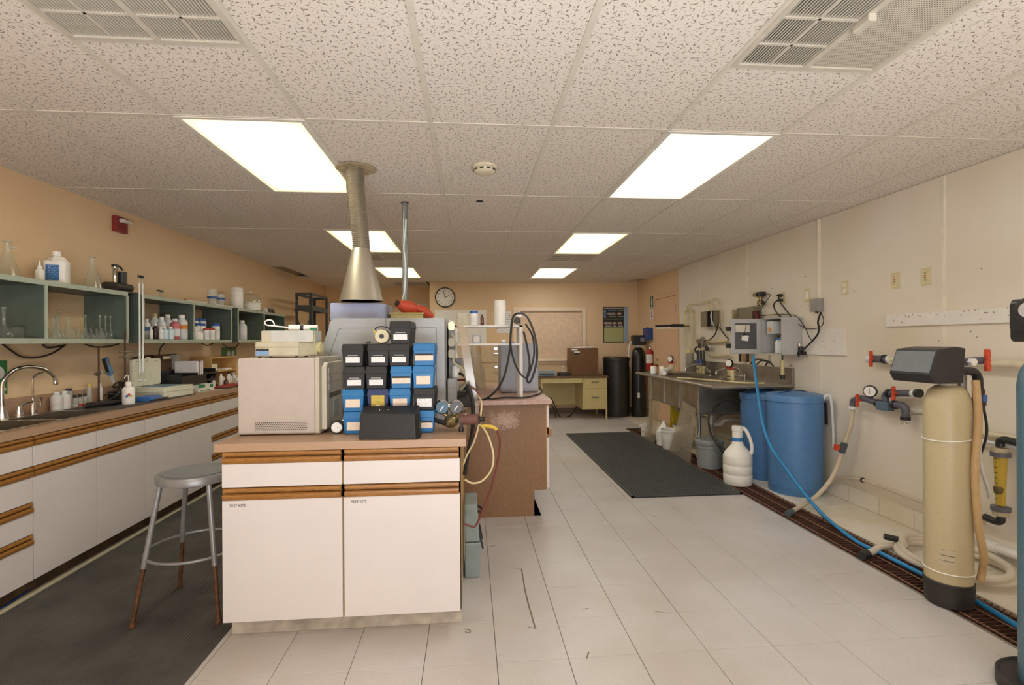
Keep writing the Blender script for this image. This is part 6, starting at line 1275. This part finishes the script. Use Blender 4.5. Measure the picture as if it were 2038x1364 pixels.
# far corner piping
for k, (pts, r, m_, lab) in enumerate([
 ([(1363,690),(1364,640),(1365,620),(1376,619),(1377,640),(1377,690)], .016, CPV, 'cream pipe loop rising above the filter canister'),
 ([(1367,614),(1372,607),(1392,606),(1408,600),(1424,595),(1432,606),(1433,640),(1431,655)], .006, CPV, 'thin yellowed tube arching to the relay box'),
 ([(1411,621),(1411,606),(1416,606),(1416,621)], .008, CPV, 'small yellowed conduit above the far relay box'),
 ([(1402,680),(1425,681),(1448,679)], .014, CPV, 'cream pipe running behind the enclosure door, upper'),
 ([(1409,707),(1425,709),(1452,707)], .010, CPV, 'cream pipe running below the enclosure door, lower'),
 ([(1428,648),(1424,664),(1412,677),(1402,678)], .008, BLK, 'black cord from the far relay box to the regulators'),
 ([(1430,648),(1440,664),(1450,676)], .007, BLK, 'black cord from the far relay box to the enclosure')]):
    tag(M().tube(W(pts, WR-.05), r, 8, 5).obj('wall_pipe', m_, None, True), lab, 'pipe' if k in (0, 3, 4) else 'tube', 'piping at the far right wall')
t = thing('filter_canister', 'tall clear water filter canister with cream cap at the bench end', 'water filter', (3.0, 6.62, .92)); M().lathe([(.05, 0), (.055, .01), (.055, .24), (.05, .25)], n=22).obj('bowl', glass('smoky_bowl', 'C9C2B4', .45, .15), t, True); M().lathe([(.04, .01), (.04, .23)], n=16).obj('cartridge', mat('used_filter', '8A7A6A', .8), t, True); M().lathe([(.065, .25), (.065, .30), (.03, .31)], n=22).obj('cap', CPV, t, True)
for k, (y, lab) in enumerate(((6.42, 'first slim blue and black sensor standing behind the bench'), (6.33, 'second slim blue and black sensor behind the bench'), (6.25, 'third slim sensor behind the bench'))):
    f = thing('inline_sensor', lab, 'sensor', (3.02, y, .915), group='inline sensors'); M().cyl((0, 0, 0), (0, 0, .1), .018, n=12).obj('base', CPV, f, True); M().cyl((0, 0, .1), (0, 0, .18), .02, n=12).obj('body', mat('sensor_blue', '4A56A0', .4) if k < 2 else BLK, f, True); M().cyl((0, 0, .18), (0, 0, .30), .014, n=12).obj('stem', BLK, f, True)
t = thing('pressure_regulators', 'cluster of chrome gauges and valves above the bench end', 'regulator', (3.06, 6.3, 1.27)); M().cyl((0, -.12, 0), (0, .2, 0), .018, n=12).obj('manifold', CHR, t, True)
for y, z in ((.12, .06), (.0, .09), (-.08, .03)): o = M().lathe([(.03, 0), (.034, .004), (.034, .02), (.03, .025)], (-.02, y, z), 18, (-.8, -.6, 0)).obj('gauge', CHR, t, True); M().lathe([(.02, -.05), (.024, 0), (.024, .02)], (-.01, y, z-.04), 12).obj('valve', mat('dark_metal', '4A4846', .4, .8), t, True)
M().tube([(0, .18, 0), (-.03, .22, -.04), (-.02, .2, -.1)], .012, 8).obj('hose', BLK, t, True)
t = thing('wall_bracket_arm', 'black and white jointed arm sticking out over the bench', 'bracket', (WR-.05, 6.95, 1.55)); M().cyl((-.46, -.02, 0), (-.12, 0, .012), .016, n=12).obj('arm', BLK, t, True); B((-.46, -.06, -.035), (-.05, -.025, -.018)).obj('tray', WP, t); M().bbox((-.22, -.06, -.02), (-.06, .02, .03), .01, 'x').obj('joint', BLK, t, True); M().cyl((-.06, 0, 0), (.04, 0, 0), .012, n=10).obj('rod', BRS, t, True)
for k, y in enumerate((5.19, 5.03)):
    t = thing('pipe_clamp', ['left tan and black pipe clamp under the enclosure door', 'right tan and black pipe clamp under the enclosure door'][k], 'clamp', (WR-.06, y+.3, 1.10), group='clamps under the enclosure'); B((0, -.03, 0), (.05, .03, .10)).obj('block', mat('tan_block', 'C0A27E', .5), t); B((-.012, -.012, 0), (0, .02, .105)).obj('strap', BLK, t)
t = thing('tube_manifold', 'black branching tube manifold hanging below the enclosure', 'manifold', (2.96, 4.72, 1.13)); M().cyl((0, 0, -.03), (0, 0, .07), .012, n=10).obj('stem', CL, t, True)
for a in (-.9, -.3, .5, 1.1): M().tube([(0, 0, .0), (-.05, .12*a, .02*a), (-.08, .2*a, -.03)], .008, 7).obj('branch', BLK, t, True)
t = thing('sampling_tube', 'cream capped sampling tube hanging at the near bench end', 'tube', (3.05, 4.66, .96)); M().cyl((0, 0, .04), (0, 0, .19), .018, n=14).obj('barrel', CPV, t, True); M().cyl((0, 0, 0), (0, 0, .045), .023, n=14).obj('cap', BLK, t, True); M().cyl((0, 0, .19), (0, 0, .25), .008, n=8).obj('tip', BLK, t, True)
# blue hose, cream hoses
def path(L): return [at(a, b, **k) for a, b, k in L]
BH_ = mat('bright_blue_hose', '2C86C0', .4)
tag(M().tube(path([(1498,708,dict(y=4.72)),(1503,745,dict(y=4.62)),(1511,800,dict(y=4.4)),(1520,850,dict(y=4.2)),(1536,893,dict(y=4.0)),(1562,930,dict(y=3.93)),(1595,975,dict(y=3.80)),(1638,1025,dict(z=.03)),(1700,1075,dict(z=.016)),(1760,1105,dict(z=.016)),(1842,1147,dict(z=.016)),(1890,1172,dict(z=.016)),(1942,1197,dict(z=.016)),(2030,1250,dict(z=.016)),(2120,1310,dict(z=.016))]), .0135, 10).obj('blue_hose', BH_, None, True), 'long bright blue hose running from the enclosure along the floor drain', 'hose')
BRD = mat('beige_braided_hose', 'C4B69E', .45, var=.06)
t = thing('valved_hose', 'beige hose with red-handled valve bending from the wall pipe to the drain', 'hose', (2.9, 3.9, 0)); off = -Vector(t.location)
def hp(L): return [p+off for p in path(L)]
M().tube(hp([(1697,815,dict(x=3.06)),(1694,845,dict(x=3.05)),(1686,868,dict(x=3.04)),(1682,880,dict(x=3.03))]), .017, 10).obj('upper_hose', BRD, t, True)
M().tube(hp([(1674,905,dict(x=3.02)),(1666,930,dict(x=2.98)),(1650,960,dict(x=2.90)),(1625,988,dict(x=2.78)),(1598,1006,dict(x=2.62)),(1580,1016,dict(z=.025))]), .017, 10).obj('lower_hose', BRD, t, True)
vc = at(1678, 892, x=3.025)+off; M().cyl(vc+Vector((0, .015, -.035)), vc+Vector((0, -.012, .035)), .027, n=14).obj('valve', mat('dark_slate_pvc', '4A5658', .4), t, True); M().bbox(vc+Vector((-.06, .0, -.02)), vc+Vector((-.028, .03, .028)), .008, 'x').obj('handle', ORH, t, True)
ec = at(1572, 1021, z=.025)+off; M().cyl(ec+Vector((.03, .02, 0)), ec+Vector((-.03, -.02, 0)), .024, n=14).obj('coupler', mat('dark_slate_pvc', '4A5658', .4), t, True)
# upper grey PVC run with gauge and valves
def wings(parent, c, l=.055, x0=-.05, axis='x'):
    c = Vector(c); P = [(-.004, -.006), (-.012, -l*.6), (-.010, -l), (.010, -l), (.012, -l*.6), (.006, -.008), (.012, 0), (.006, .008), (.012, l*.6), (.010, l), (-.010, l), (-.012, l*.6), (-.006, .008), (-.012, 0)]
    m_ = M().prism([(c.y+a, c.z+b) for a, b in P], 'x', c.x+x0, c.x+x0+.018); m_.cyl((c.x+x0+.017, c.y, c.z), (c.x, c.y, c.z), .011, n=10); return m_.obj('handle', ORH, parent, False, .003)
t = thing('pvc_valve_run', 'grey PVC pipe run with gauge and red-handled valves on the right wall', 'pipe', (3.06, 3.5, .95)); off = -Vector(t.location); xp = 3.06
def hw(pts): return [at(a, b, x=xp)+off for a, b in pts]
M().tube(hw([(1697,808),(1699,798),(1712,793),(1724,795),(1740,800),(1752,803)]), .024, 10).obj('lower_pipe', GPV, t, True)
M().tube(hw([(1762,803),(1762,788),(1768,784),(1785,783),(1812,783),(1830,783)]), .024, 10, 4).obj('upper_pipe', GPV, t, True)
M().tube(hw([(1775,806),(1790,806),(1800,811),(1803,822),(1802,832)]), .026, 10).obj('elbow', GPV, t, True)
a, b = hw([(1752, 806), (1776, 806)]); M().box((a.x-.04, b.y, a.z-.035), (a.x+.02, a.y, a.z+.03)).obj('flow_switch', mat('flow_blue', '5A6E82', .35), t, bevel=.004)
for px, py in ((1716, 797), (1789, 783)): c_ = hw([(px, py)])[0]; wings(t, c_, .05)
for px, py in ((1748, 803), (1770, 783), (1781, 806)): c_ = hw([(px, py)])[0]; M().cyl(c_+Vector((0, .012, 0)), c_-Vector((0, .012, 0)), .031, n=14).obj('union_ring', BLK, t, True)
g = hw([(1733, 779)])[0]; M().lathe([(.042, 0), (.046, .004), (.046, .024), (.04, .03), (.038, .028)], (g.x, g.y, g.z), 24, (-.8, -.6, 0)).obj('gauge', BLK, t, True); gd = Vector((-.8, -.6, 0)); M().cyl(g+gd*.0282, g+gd*.031, .038, n=24).obj('dial', WP, t); M().cyl(g+gd*.0312+Vector((0, 0, -.02)), g+gd*.0312+Vector((0, 0, .025)), .0015, n=6).obj('needle', BLK, t); M().cyl(g+Vector((.0, 0, -.04)), g+Vector((.005, -.02, -.09)), .012, n=10).obj('gauge_stem', GPV, t, True)
for px, py in ((1820, 783), (1828, 783), (1697, 812), (1802, 833)): c_ = hw([(px, py)])[0]; (M().cyl(c_+Vector((0, .012, 0)), c_-Vector((0, .012, 0)), .03, n=14) if py < 800 else M().cyl(c_+Vector((0, 0, .012)), c_-Vector((0, 0, .012)), .031, n=14)).obj('union_ring', HDG if px in (1820, 1697) else BLK, t, True)
for px in (1795, 1806): c_ = hw([(px, 840)])[0]; M().tube([c_+Vector((0, .012*math.cos(q*PI/4), .012*math.sin(q*PI/4))) for q in range(8)], .003, 6, 3, True).obj('wing_ring', CHR, t, True)
t = thing('angle_bracket', 'thin steel L bracket screwed to the right wall', 'bracket', (XW, 3.13, .69)); B((-.005, -.015, 0), (0, .015, .15)).obj('leg', CL, t); M().cyl((-.003, .0, .148), (-.08, .13, .135), .005, n=8).obj('arm', CL, t)
# beige wall pipes
BP = mat('beige_wall_pipe', 'D2C8AC', .4)
t = thing('wall_supply_pipe', 'beige horizontal pipe with grey fittings and red valves on the right wall', 'pipe', (3.07, 3.0, 1.2)); M().cyl((0, .43, 0), (0, -1.6, .01), .022, n=14).obj('pipe', BP, t, True); M().cyl((0, .57, -.002), (0, .42, .0), .028, n=14).obj('valve', GPV, t, True); M().cyl((-.0, .62, -.004), (0, .57, -.002), .03, n=14).obj('union', HDG, t, True)
wings(t, (0, .55, 0), .06)
for y in (.42, .47): M().lathe([(.033, -.01), (.033, .01)], (0, y, 0), 14, (0, 1, 0)).obj('union_ring', BLK if y > .45 else HDG, t, True)
for y in (.05, -.1): M().lathe([(.028, -.01), (.028, .01)], (0, y, .002), 14, (0, 1, 0)).obj('clip', CL, t, True)
t = thing('wall_return_pipe', 'pale pipe run low behind the beige tank', 'pipe', (3.09, 3.0, .78)); M().cyl((0, .15, 0), (0, -1.6, .0), .016, n=12).obj('pipe', BP, t, True); M().cyl((0, .15, -.05), (0, -1.6, -.05), .010, n=12).obj('lower_pipe', HDG, t, True)
t = thing('curb_hose', 'beige hose clipped along the tiled wall base', 'hose', (3.1, 3.5, .2)); M().tube([at(a, b, x=3.085)-Vector(t.location) for a, b in ((1642,962),(1668,953),(1700,953),(1730,960),(1770,975),(1840,1002),(1900,1022),(1960,1040))], .014, 8).obj('hose', BRD, t, True); c_ = at(1717, 956, x=3.085)-Vector(t.location); M().lathe([(.02, -.006), (.02, .006)], c_, 12, (0, 1, 0)).obj('clip', BLK, t, True)
# flow meter
AMY = mat('amber_acrylic', 'B89A2C', .2, trans=.0, coat=.4)
t = thing('flow_meter', 'yellow tapered flow meter with grey unions on the right wall', 'flow meter', (3.07, 2.66, .28)); M().lathe([(.022, .10), (.032, .40)], n=18).obj('tube', AMY, t, True); M().lathe([(.021, .17), (.025, .20), (.021, .21)], (-.012, 0, 0), 14).obj('float', mat('float_dark', '5A4A20', .4), t, True)
for z in (.08, .395): M().lathe([(.03, -.014), (.046, -.012), (.046, .012), (.03, .014)], (0, 0, z), 20).obj('flange', GPV, t, True)
for z in (.055, .42): M().lathe([(.038, -.014), (.04, 0), (.038, .014)], (0, 0, z), 10).obj('union_nut', mat('tan_nut', 'B4A88A', .5), t, True)
M().tube([(0, 0, .44), (0, 0, .47), (0, -.03, .485), (0, -.1, .48)], .021, 10, 4).obj('elbow', BLK, t, True); M().tube([(0, 0, .04), (0, 0, .01), (0, .03, -.005), (0, .09, .0)], .021, 10, 4).obj('elbow', BLK, t, True)
M().cyl((0, -.1, .48), (.0, -.6, .475), .013, n=10).obj('outlet_pipe', BRD, t, True); M().cyl((0, .09, 0), (0, .38, .01), .013, n=10).obj('inlet_pipe', BRD, t, True)
for z in (.14, .17, .2, .23, .26, .29, .32, .35, .37): B((-.034, -.006, z), (-.0285, .006, z+.002)).obj('scale_mark', BLK, t)
t = thing('drain_pipe', 'white PVC drain pipe low behind the blue tank', 'pipe', (3.07, 2.5, .12)); M().cyl((0, .25, -.0), (0, -1.2, .02), .028, n=14).obj('pipe', PVC, t, True); M().lathe([(.034, -.03), (.034, .03)], (0, .2, 0), 14, (0, 1, 0)).obj('coupling', PVC, t, True)
# beige resin tank with controller
FGL = mat('beige_fibreglass', 'BFB08C', .38, var=.06, scale=70, bump=.25, bscale=90, stretch=(1, 1, 6))
t = thing('resin_tank', 'tall beige fibreglass water softener tank with black controller', 'water softener', (2.435, 2.365, .002)); M().lathe([(.096, .10), (.099, .12), (.099, .99), (.094, 1.04), (.078, 1.085), (.05, 1.108), (.025, 1.112)], n=48).obj('tank', FGL, t, True); M().lathe([(.092, 0), (.098, .006), (.105, .12), (.101, .125), (.0995, .10)], n=48).obj('boot', mat('boot_black', '2E2A28', .55, var=.15), t, True)
v = M(); v.lathe([(.0998, .22), (.0998, .30)], n=48, cap=False); v.f = v.f[27:32]; v.mi = v.mi[:5]; v.obj('data_plate', print_mat('tank_plate', 'BBAE92', '6E6450', 6, 2, .5), t)
for z in (.175, .845): M().tube([(.102*math.cos(2*PI*k/24), .102*math.sin(2*PI*k/24), z+.012*math.cos(2*PI*k/24)*(z > .5)) for k in range(24)], .003, 6, 2, True).obj('cable_tie', WP, t, True)
M().lathe([(.04, 1.105), (.04, 1.128)], n=20).obj('neck', CRI, t, True)
CBK = mat('black_controller', '232122', .4, bump=.2, bscale=300)
ch = M().prism([(1.295, -.125), (1.165, -.168), (1.125, -.145), (1.125, .01), (1.30, .025), (1.308, -.02)], 'y', -.075, .17).obj('controller', CBK, t, bevel=.005)
ca = Vector((-.168, 0, 1.165)); cb = Vector((-.125, 0, 1.295)); nn = Vector((-.13, 0, .043)).normalized()
q = [ca.lerp(cb, .1)+Vector((0, y_, 0))+nn*.002 for y_ in (-.065, .16)]+[ca.lerp(cb, .92)+Vector((0, y_, 0))+nn*.002 for y_ in (.16, -.065)]
M().add(q+[p-nn*.003 for p in q], [(0,1,2,3), (7,6,5,4), (0,4,5,1), (1,5,6,2), (2,6,7,3), (3,7,4,0)]).obj('display', mat('smoky_display', '6E7476', .32), ch)
M().tube([(.01, -.03, 1.19), (.06, -.03, 1.185), (.11, -.03, 1.18), (.135, -.03, 1.15), (.14, -.03, 1.08)], .021, 10).obj('valve_elbow', BLK, t, True); M().tube([(.01, .02, 1.225), (.09, .02, 1.225), (.16, .03, 1.23), (.22, .02, 1.235)], .02, 10).obj('bypass', GPV, t, True); M().prism([(z_+1.235, x_+.215) for x_, z_ in ((-.012, -.055), (.010, -.055), (.014, -.03), (.006, -.008), (.014, .0), (.006, .008), (.012, .03), (.006, .058), (-.012, .058), (-.014, .03), (-.007, .0), (-.014, -.03))], 'y', -.02, 0).obj('handle', ORH, t, bevel=.003); M().lathe([(.02, 0), (.02, .02), (.01, .021)], (.13, -.0, 1.228), 6, (0, -1, 0)).obj('hex_nut', WP, t)
M().cyl((.14, -.03, 1.09), (.14, -.03, .98), .026, n=14).lathe([(.03, 0), (.03, .03)], (.14, -.03, 1.01), 14).obj('injector', BLK, t, True); M().cyl((.1, .02, 1.16), (.1, .02, .98), .022, n=14).obj('brine_well', GJB, t, True); M().bbox((.125, -.066, 1.03), (.15, -.057, 1.065), .005, 'y').obj('blue_label', mat('label_blue3', '3A62B0', .4), t)
M().tube([(.07, -.08, 1.14), (.055, -.105, .95), (.03, -.11, .7), (.045, -.11, .45), (.085, -.10, .28), (.105, -.075, .19), (.10, -.07, .14)], .0165, 10).obj('drain_hose', mat('tan_hose', 'C9A97A', .45), t, True)
M().tube([(.145, -.03, .98), (.13, -.04, .85), (.15, -.03, .7), (.22, 0, .58), (.32, .08, .5)], .0085, 8).obj('brine_tube', HDG, t, True)
M().tube([(.16, -.02, 1.1), (.2, .0, 1.0), (.24, .02, .85), (.21, .05, .70), (.13, .08, .66), (.05, .105, .66)], .006, 8).obj('black_lead', BLK, t, True)
# blue-green tank at the right edge
TBL = mat('teal_fibreglass', '4E7284', .4, var=.12, scale=60, bump=.2, stretch=(1, 1, 5))
t = thing('teal_tank', 'tall teal-blue softener tank cut by the right picture edge', 'water softener', (2.19, 1.68, .002)); M().lathe([(.118, .04), (.12, .06), (.12, 1.17), (.113, 1.22), (.09, 1.27), (.05, 1.30), (.03, 1.305)], n=44).obj('tank', TBL, t, True); M().lathe([(.175, 0), (.185, .006), (.185, .05), (.177, .055), (.17, .045), (.121, .04)], n=44).obj('boot', mat('boot_black', '2E2A28', .55, var=.15), t, True); M().lathe([(.045, 1.30), (.045, 1.34)], n=20).obj('neck', GPV, t, True)
VB = mat('valve_black', '2B292A', .4)
M().bbox((-.09, -.10, 1.335), (.10, .10, 1.50), .02, 'y').obj('valve_body', VB, t, True); M().bbox((-.02, -.09, 1.50), (.10, .09, 1.58), .015, 'y').obj('rear_housing', mat('dark_bronze', '4A4038', .45), t, True)
M().lathe([(.045, 0), (.05, .004), (.05, .02), (.03, .03)], (-.15, -.03, 1.45), 22, (-.85, -.5, 0)).obj('meter_wheel', VB, t, True); M().lathe([(.03, 0), (.03, .025)], (-.178, -.045, 1.45), 18, (-.85, -.5, 0)).obj('meter_cap', GJB, t, True); M().bbox((-.10, -.11, 1.345), (-.05, -.10, 1.41), .006, 'y').obj('motor', GJB, t, True)
M().bbox((-.14, -.06, 1.38), (-.085, .06, 1.48), .01, 'x').obj('meter_housing', VB, t, True); M().cyl((-.19, -.05, 1.385), (-.13, -.05, 1.385), .006, n=8).obj('red_pointer', RDH, t); M().tube([(-.02, -.1, 1.49), (-.03, -.13, 1.43), (.0, -.12, 1.37)], .006, 7).obj('blue_wire', mat('sensor_blue', '4A56A0', .4), t, True); M().tube([(.0, -.09, 1.53), (-.05, -.11, 1.5), (-.07, -.11, 1.42)], .006, 7).obj('grey_wire', HDG, t, True)
for k in range(5): M().cyl((-.085+.03*k, -.1, 1.36+.03*(k % 3)), (-.085+.03*k, -.112, 1.36+.03*(k % 3)), .008, n=8).obj('bolt', CHR if k % 2 else BLK, t)
# coiled cream hose on the tiled strip
t = thing('coiled_hose', 'cream hose coiled on the tiles behind the beige tank', 'hose', (2.83, 2.72, .0)); P = []
for k in range(40):
    a = 2*PI*k/12.5+1.8; rr = .235+.012*math.sin(k*.9); P.append((rr*.95*math.cos(a)+.02*math.sin(k*.37), rr*1.05*math.sin(a)+.03*math.cos(k*.5), .024+.035*min(1, k/40)*1.6))
P = [(-.41, .16, .03), (-.33, .2, .028), (-.22, .26, .026)]+P
M().tube(P, .02, 10, 4).obj('hose', mat('cream_hose', 'CFC6B4', .45, var=.04), t, True); M().cyl((-.40, .165, .03), (-.46, .14, .03), .026, n=14).obj('end_fitting', BLK, t, True); M().cyl((-.10, .26, .065), (-.17, .30, .075), .02, n=12).obj('end_fitting', BLK, t, True)

# scuffs and old glue marks on the floor
SCF = mat('floor_scuff', '7E7262', .8, var=.3, scale=60)
for pts, w_ in (([(1038, 1133), (1046, 1180), (1055, 1215), (1065, 1250)], .004), ([(1022, 1133), (1040, 1132)], .0025), ([(1050, 1248), (1068, 1252)], .0025), ([(925, 1140), (933, 1139)], .0025), ([(924, 1252), (936, 1255), (934, 1260), (925, 1258)], .0025), ([(1158, 1213), (1172, 1211)], .002), ([(1303, 1217), (1330, 1221)], .002), ([(1167, 1312), (1172, 1298)], .003), ([(1290, 1024), (1310, 1030)], .003), ([(975, 1088), (985, 1086)], .004)):
    M().tube([at(a, b, z=.0006) for a, b in pts], w_, 6, 3, flat=.0005).obj('scuff_mark', SCF, fl)

tag(M().tube([at(a, b, z=.012) for a, b in ((-60, 1250), (20, 1200), (70, 1165), (120, 1135), (160, 1113), (185, 1098))], .005, 7).obj('blue_data_cable', mat('deep_blue_cable', '2A4690', .4), None, True), 'thin blue cable lying along the foot of the left cabinets', 'cable')
